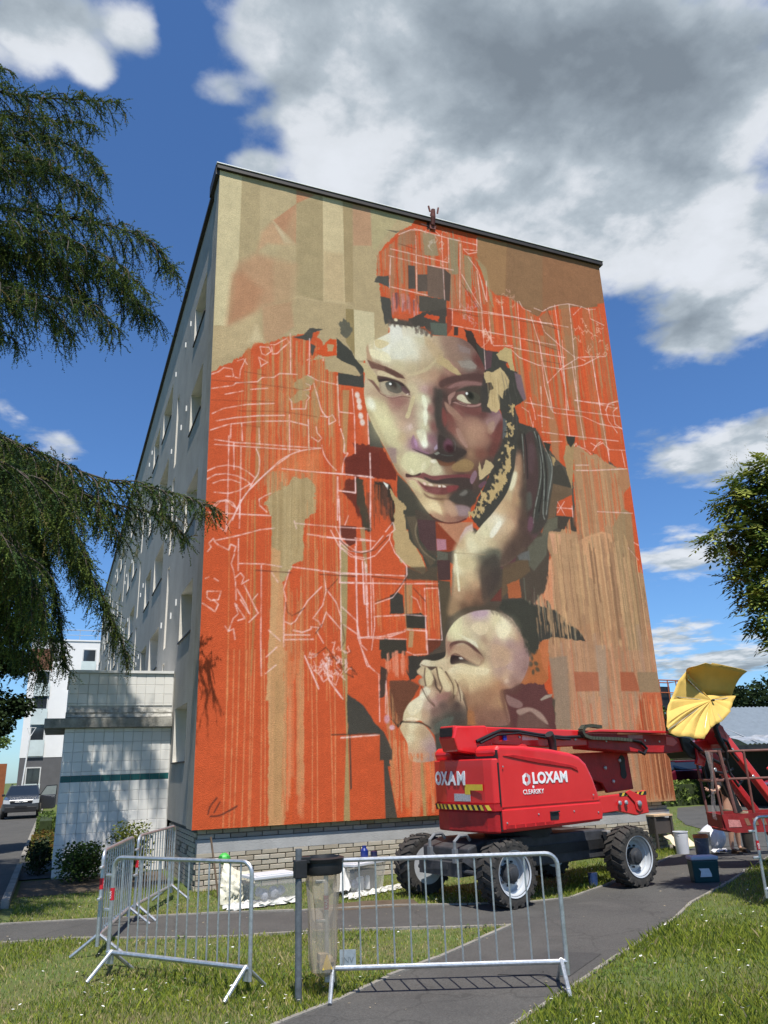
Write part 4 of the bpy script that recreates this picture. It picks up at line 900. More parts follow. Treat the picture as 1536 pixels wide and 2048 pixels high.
('p',(112,82,66),.8,2.5,0,[(409,572),(422,566),(441,565),(462,566),(455,562),(431,561),(415,564)]),
('p',(72,66,60),.95,2.5,0,[(462,566),(483,584),(511,590),(523,569),(508,554),(498,557),(478,558)]),
('p',(122,118,110),.8,2.5,0,[(486,578),(499,588),(504,583),(496,576),(488,575)]),
('p',(142,112,122),.95,1.2,0,[(511,610),(517,624),(525,632),(528,622),(519,606),(514,602)]),
('p',(112,80,92),.9,1.5,0,[(529,599),(535,606),(545,612),(548,608),(536,596)]),
('p',(236,216,172),.85,3,0,[(421,549),(431,556),(440,551),(446,533),(436,535),(423,542)]),
('p',(156,134,136),.8,3,0,[(474,553),(495,555),(506,551),(504,541),(493,534),(480,534)]),
('p',(196,160,132),.6,4,0,[(451,562),(461,563),(474,554),(480,536),(463,531),(454,546)]),
('l',(96,52,46),.85,3,.3,[(420,530),(432,520),(455,516),(479,520),(496,528)]),
('E',(244,242,220),.9,306,744,8,13,.35,.6),
('p',(206,190,150),.9,1,0,[(377,727),(383,742),(393,772),(399,778),(400,768),(393,747),(385,726)]),
('p',(240,240,212),.8,2,0,[(415,776),(422,781),(427,763),(426,752),(420,748)]),
('p',(244,244,220),.8,2,0,[(417,745),(425,749),(426,732),(421,714),(417,722)]),
('P',(160,134,130),.7,2,0,[(336,656),(355,658),(355,626),(345,627)]),
('P',(214,190,178),.8,2,0,[(382,708),(390,715),(393,707),(385,698)]),
('P',(196,172,128),1,.5,2,[(562,857),(572,862),(587,862),(605,877),(613,869),(624,849),(619,830),(609,822),(604,803),(592,813),(595,778),(585,767),(573,771),(564,779),(569,792),(574,816),(584,824),(579,836),(566,833),(564,845)]),
('D',[(176,150,104),(206,184,140),(166,140,96)],.6,16,1,4,.4,91,[(565,858),(623,868),(618,818),(586,773),(568,779)]),
('P',(190,168,120),1,.5,2,[(598,907),(622,928),(638,928),(638,896),(640,874),(630,875),(625,893),(603,896)]),
('P',(196,174,132),1,.5,2,[(532,639),(536,654),(540,634),(551,658),(563,654),(568,646),(558,631),(542,618),(532,611)]),
('P',(190,164,116),1,.5,9,[(608,744),(621,752),(621,722),(611,715),(610,700),(605,720)]),
('P',(190,164,116),1,.5,9,[(603,696),(619,698),(612,666),(601,639),(590,626),(596,658)]),
('P',(190,164,116),1,.5,9,[(572,627),(598,638),(592,612),(575,594),(562,584),(554,592)]),
('P',(190,164,116),1,.5,9,[(536,587),(564,598),(568,579),(549,564),(531,559)]),
('P',(190,164,116),1,.5,9,[(509,541),(534,565),(546,561),(526,540),(511,531)]),
('P',(190,164,116),1,.5,9,[(618,787),(628,792),(629,771),(619,763)]),
('P',(92,96,98),.9,1.5,0,[(600,758),(609,753),(605,720),(595,710)]),
('L',(92,88,84),.5,2,.5,[(607,865),(612,817)]),
('L',(92,88,84),.5,2,.5,[(615,854),(623,806)]),
('L',(92,88,84),.5,2,.5,[(633,845),(641,797)]),
('L',(92,88,84),.5,2,.5,[(621,818),(623,770)]),
('L',(92,88,84),.5,2,.5,[(634,784),(632,736)]),
('L',(92,88,84),.5,2,.5,[(625,764),(617,716)]),
('G',1,.4,[(634,741),(646,730),(672,744),(682,738),(691,716),(697,697),(709,683),(709,648),(690,574),(681,539),(644,495),(602,460),(568,438),(519,434),(466,416),(466,444),(486,465),(526,514),(558,547),(590,587),(609,625),(620,662),(627,700)],[(637,724,70,68,60),(638,702,64,62,54),(655,716,62,58,54),(670,724,80,80,72),(680,715,74,72,66),(688,696,92,96,92),(699,672,86,86,78),(705,653,110,110,100),(690,622,84,84,76),(681,633,74,70,64),(669,668,78,58,60),(661,692,84,66,68),(658,642,70,52,54),(646,605,72,68,62),(640,568,90,96,86),(658,570,70,64,60),(659,535,74,60,58),(644,534,88,62,66),(636,515,104,74,82),(671,548,78,76,70),(628,663,140,112,98),(621,643,190,162,128),(618,633,222,208,168),(610,608,226,216,176),(602,584,204,180,140),(631,639,110,86,74),(626,615,126,96,80),(614,578,172,138,104),(634,592,80,64,60),(593,564,190,158,122),(579,558,206,178,140),(604,553,196,160,124),(617,555,130,98,82),(572,530,240,236,212),(555,515,226,216,184),(540,504,220,212,174),(589,522,202,172,136),(602,530,190,150,120),(623,532,98,76,66),(605,507,140,110,88),(629,498,74,60,56),(528,479,222,212,176),(547,480,206,186,148),(573,494,186,160,126),(585,483,130,104,86),(596,473,90,76,66),(509,455,216,200,160),(535,451,190,165,128),(558,457,120,100,84),(484,443,200,180,146)],1,140),
('P',(72,66,60),.92,7,0,[(647,728),(672,744),(682,738),(691,716),(697,697),(709,683),(709,648),(690,574),(681,539),(659,512),(641,508),(634,545),(637,604),(641,653)]),
('P',(64,60,54),.85,5,0,[(634,739),(646,728),(642,665),(638,628),(626,615),(636,677),(632,706)]),
('p',(80,62,60),.9,2.5,0,[(648,720),(668,736),(673,704),(674,657),(667,607),(647,546),(637,522),(640,568),(642,628),(645,678)]),
('p',(66,66,60),.9,2.5,0,[(676,732),(684,728),(687,688),(684,633),(673,577),(660,538),(656,556),(674,620),(680,682)]),
('p',(74,76,70),.9,2.5,0,[(690,706),(696,694),(692,634),(683,578),(677,548),(678,584),(687,646)]),
('p',(88,90,84),.9,2.5,0,[(698,687),(708,676),(707,648),(694,598),(684,559),(688,597),(698,647)]),
('p',(96,74,76),.7,5,0,[(656,702),(668,708),(670,681),(658,642),(651,654)]),
('p',(92,98,88),.7,4,0,[(639,592),(650,598),(650,570),(638,559)]),
('p',(110,78,88),.8,4,0,[(635,540),(647,546),(648,525),(637,512)]),
('l',(150,154,146),.8,2.2,.6,[(643,727),(642,690),(639,640)]),
('l',(150,154,146),.8,2.2,.6,[(674,737),(683,695),(678,633),(658,570),(649,534)]),
('l',(150,154,146),.8,2.2,.6,[(684,730),(687,683),(685,621),(675,560),(677,544)]),
('l',(150,154,146),.8,2.2,.6,[(697,702),(709,661),(693,598),(682,554)]),
('l',(48,44,42),.8,3,.4,[(649,728),(650,691),(646,629)]),
('l',(48,44,42),.8,3,.4,[(679,730),(685,670),(682,621),(665,559)]),
('l',(48,44,42),.8,3,.4,[(691,696),(693,647),(684,585)]),
('P',(84,68,60),.8,9,0,[(636,689),(642,665),(639,592),(637,522),(644,495),(617,474),(581,440),(548,434),(579,476),(608,510),(619,543),(628,591),(635,640)]),
('P',(110,84,72),.6,6,0,[(628,688),(635,689),(635,640),(624,586),(620,590),(629,639)]),
('p',(244,240,220),.85,2,0,[(558,519),(572,532),(574,523),(562,504),(549,494),(547,503)]),
('p',(176,138,108),.7,6,0,[(624,673),(635,679),(635,640),(625,607),(614,578),(603,565),(609,601),(620,643)]),
('p',(234,226,192),.8,3,0,[(613,637),(622,638),(616,614),(604,598),(602,605)]),
('p',(204,176,142),.6,3,0,[(554,494),(590,536),(602,532),(601,518),(568,493)]),
('p',(112,80,90),.8,2,0,[(634,521),(642,545),(650,541),(642,517)]),
('G',7,.4,[(465,460),(478,482),(506,506),(534,478),(567,470),(561,440),(562,418),(541,385),(515,357),(479,343),(445,339),(453,375),(460,412)],[(478,477,206,178,140),(504,476,228,220,184),(526,486,218,205,166),(470,455,222,212,172),(470,428,232,226,190),(481,437,206,190,148),(498,435,214,200,158),(499,414,212,188,148),(475,402,200,178,138),(507,399,196,162,126),(521,426,130,112,92),(534,446,92,88,76),(550,450,92,92,80),(550,417,72,62,58),(534,406,84,66,62),(517,384,120,88,70),(493,372,158,120,92),(468,376,184,152,118),(480,356,112,86,68),(458,355,160,132,100),(504,362,96,76,62),(541,390,78,66,58)],1,120),
('l',(240,234,200),.9,5,.3,[(468,455),(470,423),(471,386)]),
('L',(170,150,118),.7,1.5,.3,[(466,458),(532,459)]),
('p',(74,66,60),.7,5,0,[(522,437),(554,461),(564,440),(562,418),(541,385),(522,368),(518,394)]),
('G',1,.4,[(436,284),(440,304),(456,325),(474,338),(500,348),(530,352),(556,348),(576,340),(589,325),(599,307),(609,284),(609,258),(601,238),(587,218),(566,208),(548,203),(554,174),(555,145),(514,143),(476,145),(473,174),(469,198),(454,212),(431,236),(420,245),(386,245),(386,252),(394,257),(413,255),(432,262),(436,272)],[(455,317,226,224,178),(473,328,210,198,166),(460,305,214,206,170),(465,300,222,214,178),(503,342,190,166,170),(514,345,196,174,180),(484,328,186,164,142),(506,319,222,208,172),(518,317,216,200,162),(545,331,224,214,172),(565,324,240,232,200),(558,308,236,228,190),(576,314,214,194,158),(590,304,196,164,130),(500,304,200,184,156),(482,303,206,190,154),(528,307,206,186,150),(516,294,168,138,116),(448,285,150,112,96),(444,275,170,132,112),(441,265,206,188,150),(475,280,178,150,124),(486,276,172,144,118),(502,266,150,128,104),(510,286,206,190,152),(493,293,220,214,180),(545,295,172,142,130),(571,290,166,136,132),(592,288,172,140,130),(549,275,196,166,134),(560,268,192,160,128),(571,258,200,170,148),(583,263,176,146,140),(601,268,162,132,132),(572,248,206,178,152),(596,243,168,138,136),(546,247,178,148,136),(539,232,168,138,132),(580,233,190,162,146),(556,223,214,188,154),(578,218,150,116,98),(456,241,228,218,182),(450,238,226,214,178),(478,239,214,200,160),(511,239,214,198,156),(494,232,204,186,146),(466,227,206,186,146),(487,212,196,168,130),(476,217,200,176,136),(510,222,202,172,134),(538,220,184,140,100),(528,208,180,140,104),(549,213,160,112,84),(394,253,222,214,184),(413,251,212,200,164),(432,255,216,206,170),(423,245,200,180,146),(440,250,196,170,138),(491,193,180,146,114),(519,196,170,132,102),(535,188,196,160,122),(545,176,190,156,122),(479,184,166,132,104),(488,165,130,96,82),(510,165,150,116,98),(532,160,140,104,92),(476,153,176,116,70),(498,150,120,80,72),(548,150,140,104,98),(544,164,150,112,96),(475,165,170,118,76)],1,110),
('P',(222,220,172),.45,2,0,[(474,338),(471,298),(448,290),(440,292),(444,309),(456,325)]),
('p',(228,212,176),.7,1,0,[(492,321),(507,328),(524,325),(526,312),(511,304),(497,309)]),
('p',(240,234,200),.6,3,0,[(548,328),(575,332),(577,319),(563,303),(546,302)]),
('p',(194,164,136),.7,1,0,[(533,287),(550,285),(566,265),(558,250),(534,245),(530,262)]),
('p',(188,160,152),.7,1.5,0,[(561,250),(602,271),(608,258),(599,246),(569,240)]),
('p',(188,162,170),.8,1.2,0,[(497,347),(521,350),(529,347),(520,340),(500,339)]),
('p',(232,228,200),.85,2,0,[(463,305),(482,298),(498,291),(503,281),(495,284),(476,296)]),
('p',(96,66,60),.95,1.2,0,[(445,286),(459,292),(479,292),(498,281),(513,262),(507,256),(492,276),(473,288),(453,284),(446,277)]),
('p',(178,148,120),.8,2,0,[(450,277),(475,286),(497,274),(513,262),(504,249),(484,251),(468,266),(452,268)]),
('p',(52,40,40),1,1.2,0,[(446,265),(455,266),(468,263),(484,254),(501,249),(495,246),(467,252),(445,250)]),
('P',(226,220,206),.9,1,0,[(461,262),(467,263),(471,259),(464,259)]),
('l',(112,76,68),.85,2.2,.2,[(446,265),(457,268),(479,258),(501,249),(507,256)]),
('P',(160,132,104),.8,1.5,0,[(507,256),(516,264),(512,252),(504,248)]),
('E',(208,186,146),.5,479,222,34,26,.2,.9),
('E',(216,198,158),.4,499,227,20,16,.2,.9),
('p',(230,220,186),.8,2.5,0,[(439,238),(456,247),(478,246),(517,244),(521,237),(510,231),(477,232),(450,234)]),
('p',(150,116,90),.7,3,0,[(471,227),(478,208),(473,174),(466,198),(454,214)]),
('p',(196,164,120),.8,1.2,0,[(533,193),(546,181),(548,172),(540,176)]),
('p',(98,68,60),.75,4,0,[(542,203),(566,208),(578,215),(590,213),(576,198),(553,193),(554,145),(545,169)]),
('p',(146,116,110),.9,1.5,0,[(553,196),(564,193),(584,184),(586,176),(574,173),(557,179)]),
('E',(230,204,172),.9,557,221,5,3.5,.4,.5),
('P',(176,112,62),.8,1.5,2,[(472,170),(486,167),(487,146),(470,145)]),
('P',(122,90,84),.5,6,0,[(486,169),(556,169),(555,144),(487,145)]),
('p',(140,112,104),.55,7,0,[(556,352),(579,342),(592,325),(602,302),(610,276),(610,253),(598,238),(593,248),(599,276),(587,306),(569,332)]),
('P',(66,66,58),1,4,4,[(550,352),(564,371),(610,376),(639,361),(634,290),(623,271),(611,271),(603,299),(592,323),(576,341),(562,347)]),
('L',(104,94,80),.45,4,1,[(533,354),(537,348)]),
('L',(104,94,80),.45,4,1,[(536,354),(540,345)]),
('L',(104,94,80),.45,4,1,[(540,353),(544,348)]),
('L',(104,94,80),.45,4,1,[(544,353),(548,344)]),
('L',(104,94,80),.45,4,1,[(548,352),(552,347)]),
('L',(104,94,80),.45,4,1,[(552,351),(556,342)]),
('L',(104,94,80),.45,4,1,[(555,350),(560,344)]),
('L',(104,94,80),.45,4,1,[(559,348),(563,339)]),
('L',(104,94,80),.45,4,1,[(563,346),(567,341)]),
('L',(104,94,80),.45,4,1,[(566,344),(570,335)]),
('L',(104,94,80),.45,4,1,[(570,341),(574,336)]),
('L',(104,94,80),.45,4,1,[(574,338),(577,330)]),
('L',(104,94,80),.45,4,1,[(577,335),(581,330)]),
('L',(104,94,80),.45,4,1,[(581,332),(584,323)]),
('L',(104,94,80),.45,4,1,[(584,328),(588,323)]),
('L',(104,94,80),.45,4,1,[(588,324),(592,315)]),
('L',(104,94,80),.45,4,1,[(591,319),(595,314)]),
('L',(104,94,80),.45,4,1,[(594,315),(598,306)]),
('L',(104,94,80),.45,4,1,[(598,310),(602,305)]),
('L',(104,94,80),.45,4,1,[(601,305),(605,296)]),
('L',(104,94,80),.45,4,1,[(605,299),(609,294)]),
('L',(104,94,80),.45,4,1,[(608,294),(612,285)]),
('p',(82,74,62),.8,4,0,[(435,302),(456,329),(486,345),(527,354),(553,352),(527,358),(481,354),(445,329),(431,302),(431,279)]),
('P',(150,110,84),.5,12,0,[(469,198),(509,212),(548,203),(555,145),(470,145)]),
('P',(150,118,112),.5,10,0,[(579,268),(611,268),(598,228),(566,208),(549,215),(569,238)]),
('P',(190,158,120),.5,10,0,[(455,234),(477,227),(510,227),(539,232),(526,213),(481,208)]),
('P',(150,112,92),.6,5,0,[(439,280),(453,285),(446,268),(438,262)]),
('D',[(176,140,104),(150,124,96),(120,110,92),(186,150,112)],.85,46,1.5,7,.6,82,[(634,374),(685,354),(742,308),(725,300),(634,297)]),
('E',(226,212,170),.5,494,237,40,16,0,.9),
('E',(222,206,162),.5,471,227,24,18,.3,.9),
('E',(238,228,190),.45,559,316,26,20,.3,.9),
('E',(228,222,178),.4,472,315,18,22,.3,.9),
('G',.9,.4,[(386,245),(396,245),(404,238),(418,245),(426,241),(441,229),(454,214),(464,200),(465,188),(470,170),(466,153),(448,142),(415,122),(381,152),(350,152),(347,157),(351,170),(362,184),(380,195),(389,209),(381,214),(379,221),(387,226),(377,235)],[(385,236,196,176,146),(396,240,206,190,152),(398,231,224,214,174),(400,216,196,172,134),(409,231,186,160,128),(410,217,120,98,80),(420,236,216,202,162),(425,226,212,192,152),(432,212,220,206,166),(423,207,190,160,126),(443,222,196,170,132),(448,207,206,182,142),(452,198,150,122,98),(460,196,216,196,162),(463,188,190,164,134),(444,231,206,184,146),(384,219,110,90,76),(381,216,170,148,122),(391,202,226,218,186),(383,195,232,226,198),(402,198,206,180,150),(406,181,184,146,136),(420,193,160,120,110),(431,195,150,110,100),(441,188,110,88,74),(451,177,84,70,64),(424,177,104,86,78),(408,170,120,96,86),(366,179,226,216,182),(377,182,236,228,196),(358,166,220,206,166),(374,165,226,212,172),(389,165,184,156,128),(395,177,190,166,146),(368,155,214,198,160),(412,151,96,88,78),(433,154,80,78,70),(450,158,78,72,66),(427,142,88,92,82),(454,146,80,70,62)],1,40),
('l',(72,56,50),.85,3,.3,[(404,236),(411,224),(413,210),(420,202)]),
('l',(96,76,64),.8,2,.3,[(415,243),(419,226),(421,212)]),
('l',(90,70,58),.85,2.5,.3,[(433,236),(446,222),(450,203),(446,191)]),
('l',(110,84,68),.8,2.5,.3,[(451,222),(461,203),(465,188)]),
('l',(110,84,68),.8,2,.3,[(386,248),(396,245),(412,243)]),
('l',(120,90,78),.7,2,.3,[(389,210),(398,191),(408,179)]),
('p',(222,208,168),.75,2,0,[(419,242),(425,238),(438,217),(441,204),(431,202),(424,214),(418,231)]),
('p',(210,190,148),.75,2,0,[(436,234),(449,222),(454,207),(451,197),(446,198),(443,212)]),
('p',(216,200,166),.75,2,0,[(458,212),(464,200),(464,188),(460,187),(458,198)]),
('p',(220,208,166),.75,2,0,[(393,241),(404,238),(408,226),(404,214),(394,212),(392,226)]),
('p',(204,186,150),.75,2,0,[(377,238),(393,242),(396,235),(385,232)]),
('p',(198,178,144),.75,2,0,[(382,223),(390,224),(392,214),(384,212)]),
('p',(234,228,200),.75,2,0,[(383,205),(394,209),(402,202),(390,191),(380,191)]),
('p',(234,226,192),.75,2,0,[(356,175),(372,188),(385,186),(382,172),(363,161)]),
('l',(84,66,54),.75,2.6,.3,[(416,243),(418,226),(424,210),(420,200)]),
('l',(84,66,54),.75,2.6,.3,[(393,242),(391,226),(393,212)]),
('l',(84,66,54),.75,2.6,.3,[(433,236),(446,214),(446,196)]),
('l',(84,66,54),.75,2.6,.3,[(384,210),(396,188),(408,177)]),
('l',(84,66,54),.75,2.6,.3,[(455,214),(459,198),(460,186)]),
('G',.9,.6,[(350,152),(375,151),(390,142),(402,126),(407,108),(407,88),(359,87),(353,116),(342,136),(342,145)],[(352,143,206,186,148),(362,143,236,228,190),(360,125,228,220,182),(372,132,206,182,142),(382,131,184,158,126),(389,116,186,162,146),(368,114,206,182,144),(396,109,170,142,142),(401,93,160,134,132),(362,98,206,170,136),(380,98,196,160,132),(349,134,200,178,140)],1,70),
('l',(66,56,48),.9,2.5,.2,[(347,151),(368,150),(383,148),(398,140)]),
('p',(240,228,194),.85,1.2,0,[(352,156),(363,159),(376,155),(373,152),(358,153)]),
('p',(92,98,88),.85,2,0,[(406,145),(428,156),(444,158),(432,142),(411,131)]),
('P',(74,72,64),1,2,0,[(405,129),(438,142),(470,142),(440,128),(408,88)]),
('D',[(216,110,60),(206,150,110)],.7,16,1.5,5,.4,93,[(353,103),(409,102),(413,84),(352,86)]),
('L',(244,206,202),.85,1.9,.6,[(.9,755),(13,762),(22,772),(37,772),(40,757),(26,755)]),
('L',(244,206,202),.85,1.9,.6,[(-0.1,726),(40,739),(45,745),(84,754),(92,764),(114,768),(125,778),(159,782)]),
('L',(244,206,202),.85,1.9,.6,[(26,719),(58,731)]),
('L',(244,206,202),.85,1.9,.6,[(71,736),(103,744)]),
('L',(244,206,202),.85,1.9,.6,[(4.8,678),(24,691),(65,705),(115,715)]),
('L',(244,206,202),.85,1.9,.6,[(12,665),(45,676),(87,686),(135,694)]),
('L',(244,206,202),.85,1.9,.6,[(3,646),(35,662),(87,675),(144,684),(179,680)]),
('L',(244,206,202),.85,1.9,.6,[(11,629),(46,628),(84,631),(131,633),(204,638)]),
('L',(244,206,202),.85,1.9,.6,[(11,620),(67,623),(164,629)]),
('L',(244,206,202),.85,1.9,.6,[(0,569),(16,579),(34,584),(54,583),(70,576),(83,566)]),
('L',(244,206,202),.85,1.9,.6,[(.5,554),(14,564),(32,568),(52,566),(69,559),(76,552)]),
('L',(244,206,202),.85,1.9,.6,[(11,548),(24,555),(42,558),(57,554)]),
('L',(244,206,202),.85,1.9,.6,[(13,532),(37,532),(55,539),(75,554)]),
('L',(244,206,202),.85,1.9,.6,[(10,504),(20,516),(34,520),(46,516),(52,506)]),
('L',(244,206,202),.85,1.9,.6,[(.9,495),(40,496),(111,499)]),
('L',(244,206,202),.85,1.9,.6,[(35,639),(36,584),(37,484)]),
('L',(244,206,202),.85,1.9,.6,[(57,667),(59,633)]),
('L',(244,206,202),.85,1.9,.6,[(88,662),(90,631)]),
('L',(244,206,202),.85,1.9,.6,[(57,620),(58,552),(58,488)]),
('L',(244,206,202),.85,1.9,.6,[(44,627),(46,577)]),
('L',(244,206,202),.85,1.9,.6,[(38,662),(38,635)]),
('L',(244,206,202),.85,1.9,.6,[(145,866),(146,781)]),
('L',(244,206,202),.85,1.9,.6,[(183,863),(182,787)]),
('L',(244,206,202),.85,1.9,.6,[(144,696),(145,622)]),
('L',(244,206,202),.85,1.9,.6,[(180,692),(181,636)]),
('L',(244,206,202),.85,1.9,.6,[(238,792),(240,713),(241,689)]),
('L',(244,206,202),.85,1.9,.6,[(268,769),(271,718),(271,636)]),
('L',(244,206,202),.85,1.9,.6,[(298,722),(299,659)]),
('L',(244,206,202),.85,1.9,.6,[(179,784),(198,776),(237,774)]),
('L',(244,206,202),.85,1.9,.6,[(241,717),(269,718)]),
('L',(244,206,202),.85,1.9,.6,[(131,589),(175,589),(219,591),(304,593)]),
('L',(244,206,202),.85,1.9,.6,[(235,585),(234,502)]),
('L',(244,206,202),.85,1.9,.6,[(270,589),(270,557),(236,559)]),
('L',(244,206,202),.85,1.9,.6,[(301,640),(300,592),(297,508)]),
('l',(244,206,202),.85,2.2,.6,[(84,621),(90,604),(89,577),(81,561),(75,549)]),
('l',(244,206,202),.85,2.2,.6,[(46,485),(56,513),(73,542),(102,576),(131,607),(164,627),(204,638)]),
('l',(244,206,202),.85,2.2,.6,[(58,517),(75,545),(110,584),(144,615)]),
('l',(244,206,202),.85,2.2,.6,[(191,769),(198,743),(206,715),(216,702)]),
('l',(244,206,202),.85,2.2,.6,[(206,644),(210,626),(221,609),(233,598)]),
('l',(244,206,202),.85,2.2,.6,[(243,682),(250,657),(249,635),(256,634),(248,619),(245,595)]),
('L',(244,206,202),.85,1.7,.6,[(87,827),(104,829),(108,821),(98,811),(91,813),(87,827)]),
('L',(244,206,202),.85,1.7,.6,[(106,835),(116,837),(138,855),(143,847),(127,829),(120,819),(111,816),(109,831)]),
('L',(244,206,202),.85,1.7,.6,[(85,805),(102,797),(94,791),(90,786),(85,805)]),
('L',(244,206,202),.85,1.7,.6,[(43,756),(51,755),(52,772),(61,797)]),
('L',(244,206,202),.85,1.7,.6,[(46,790),(57,796),(64,786)]),
('L',(244,206,202),.85,1.7,.6,[(178,816),(184,820)]),
('L',(244,206,202),.85,1.7,.6,[(202,828),(210,827),(210,820)]),
('L',(244,206,202),.85,1.7,.6,[(148,709),(175,713),(177,728)]),
('L',(244,206,202),.85,1.7,.6,[(148,725),(149,709)]),
('L',(244,206,202),.85,1.7,.6,[(143,732),(148,723)]),
('L',(244,206,202),.85,1.7,.6,[(175,766),(184,763),(184,755),(172,751)]),
('L',(244,206,202),.85,1.7,.6,[(175,744),(183,738),(177,730)]),
('L',(244,206,202),.85,1.7,.6,[(204,703),(220,703),(227,709),(234,698),(220,688),(220,700)]),
('L',(244,206,202),.85,1.7,.6,[(195,680),(197,668),(206,658),(199,650),(186,658)]),
('L',(244,206,202),.85,1.7,.6,[(91,527),(102,535),(111,540)]),
('L',(244,206,202),.85,1.7,.6,[(91,527),(92,516),(105,505)]),
('L',(120,60,40),.5,1.6,.6,[(2.8,704),(65,712),(117,718)]),
('L',(120,60,40),.5,1.6,.6,[(51,690),(130,701),(197,700)]),
('L',(120,60,40),.5,1.6,.6,[(1.4,743),(43,747),(108,750),(175,752)]),
('L',(120,60,40),.5,1.6,.6,[(60,664),(90,664)]),
('L',(120,60,40),.5,1.6,.6,[(60,770),(99,770)]),
('L',(244,206,202),.85,1.9,.6,[(13,503),(25,517),(36,518),(51,507)]),
('L',(244,206,202),.85,1.9,.6,[(9.8,490),(18,477),(34,464),(40,478),(53,503),(60,523)]),
('L',(244,206,202),.85,1.9,.6,[(34,520),(36,464)]),
('L',(244,206,202),.85,1.9,.6,[(58,522),(58,472)]),
('L',(244,206,202),.85,1.9,.6,[(57,453),(58,398)]),
('L',(244,206,202),.85,1.9,.6,[(6.4,427),(12,435),(7.8,441),(15,450),(18,444),(23,440),(41,432),(44,442),(53,439),(51,430)]),
('L',(244,206,202),.85,1.9,.6,[(19,447),(58,459),(94,472),(119,477)]),
('L',(244,206,202),.85,1.9,.6,[(51,426),(46,409),(50,398),(54,378),(56,348)]),
('L',(244,206,202),.85,1.9,.6,[(39,304),(45,296),(52,317),(60,325),(54,342),(58,339)]),
('L',(244,206,202),.85,1.9,.6,[(45,296),(53,300),(56,283)]),
('L',(244,206,202),.85,1.9,.6,[(1.4,340),(10,335),(22,327),(27,339),(19,347)]),
('L',(244,206,202),.85,1.9,.6,[(8.1,360),(31,361),(27,347),(15,345),(8.5,350),(8.1,360)]),
('L',(244,206,202),.85,1.9,.6,[(4.5,381),(10,384)]),
('L',(244,206,202),.85,1.9,.6,[(19,382),(26,378)]),
('L',(244,206,202),.85,1.9,.6,[(60,410),(103,412),(132,409)]),
('L',(244,206,202),.85,1.9,.6,[(150,410),(199,407),(237,403),(294,406)]),
('L',(244,206,202),.85,1.9,.6,[(97,409),(98,345),(98,290),(100,226)]),
('L',(244,206,202),.85,1.9,.6,[(115,398),(126,382)]),
('L',(244,206,202),.85,1.9,.6,[(146,404),(136,370),(140,353),(137,322),(137,274)]),
('L',(244,206,202),.85,1.9,.6,[(139,315),(149,311),(157,317),(178,352),(203,378)]),
('L',(244,206,202),.85,1.9,.6,[(138,293),(182,294)]),
('L',(244,206,202),.85,1.9,.6,[(140,285),(188,287)]),
('L',(244,206,202),.85,1.9,.6,[(153,301),(169,298),(184,304),(184,308),(198,307),(194,301),(206,281)]),
('L',(244,206,202),.85,1.9,.6,[(208,406),(211,370),(205,346),(188,323),(198,317),(202,308),(211,334),(237,306)]),
('L',(244,206,202),.85,1.9,.6,[(213,373),(230,351),(238,327),(237,286)]),
('L',(244,206,202),.85,1.9,.6,[(237,541),(239,490),(239,418),(236,388)]),
('L',(244,206,202),.85,1.9,.6,[(236,387),(293,389)]),
('L',(244,206,202),.85,1.9,.6,[(239,345),(266,322),(270,287),(284,243),(289,244)]),
('L',(244,206,202),.85,1.9,.6,[(242,314),(266,299)]),
('L',(244,206,202),.85,1.9,.6,[(267,455),(267,348),(268,291),(291,295)]),
('L',(244,206,202),.85,1.9,.6,[(280,427),(282,351),(286,351)]),
('L',(244,206,202),.85,1.9,.6,[(285,428),(285,370),(287,296)]),
('L',(244,206,202),.85,1.9,.6,[(230,489),(243,462),(269,446),(295,448)]),
('L',(244,206,202),.85,1.9,.6,[(221,482),(236,454),(264,437),(295,435)]),
('L',(244,206,202),.85,1.9,.6,[(158,489),(236,489),(296,491)]),
('L',(244,206,202),.85,1.9,.6,[(178,471),(247,467),(296,468)]),
('L',(244,206,202),.85,1.9,.6,[(173,259),(197,206)]),
('L',(244,206,202),.85,1.9,.6,[(154,493),(158,480)]),
('L',(244,206,202),.85,1.9,.6,[(108,256),(125,272)]),
('L',(244,206,202),.85,1.9,.6,[(107,229),(124,243)]),
('L',(244,206,202),.85,1.9,.6,[(111,300),(131,283)]),
('L',(244,206,202),.85,1.9,.6,[(69,373),(93,327)]),
('L',(244,206,202),.85,1.9,.6,[(57,366),(73,340),(77,328)]),
('L',(244,206,202),.85,1.9,.6,[(63,349),(79,326)]),
('L',(244,206,202),.85,1.9,.6,[(56,339),(70,320)]),
('L',(244,206,202),.85,1.9,.6,[(60,314),(71,318)]),
('L',(244,206,202),.85,1.9,.6,[(78,312),(94,328)]),
('L',(244,206,202),.85,1.9,.6,[(84,350),(92,360)]),
('L',(244,206,202),.85,1.9,.6,[(54,386),(62,394),(68,387),(64,375),(76,383)]),
('L',(84,50,40),.6,2,.6,[(140,347),(143,331),(151,326),(163,332),(173,340)]),
('L',(84,50,40),.6,2,.6,[(192,297),(204,313)]),
('L',(84,50,40),.6,2,.6,[(88,400),(116,400),(148,400)]),
('L',(84,50,40),.6,2,.6,[(240,314),(244,286),(237,274)]),
('L',(84,50,40),.6,2,.6,[(254,241),(260,235)]),
('L',(84,50,40),.6,2,.6,[(190,259),(210,274),(231,250),(245,231),(258,225)]),
('S',(244,206,202),.8,1.6,14,7,183,230,246,272),
('S',(84,50,40),.5,1.6,8,8,208,234,261,271),
('L',(244,206,202),.85,1.9,.6,[(236,585),(238,493),(238,415),(238,312),(238,270)]),
('L',(244,206,202),.85,1.9,.6,[(237,558),(270,559),(270,589)]),
('L',(244,206,202),.85,1.9,.6,[(202,590),(247,592),(307,591)]),
('L',(244,206,202),.85,1.9,.6,[(201,468),(247,468)]),
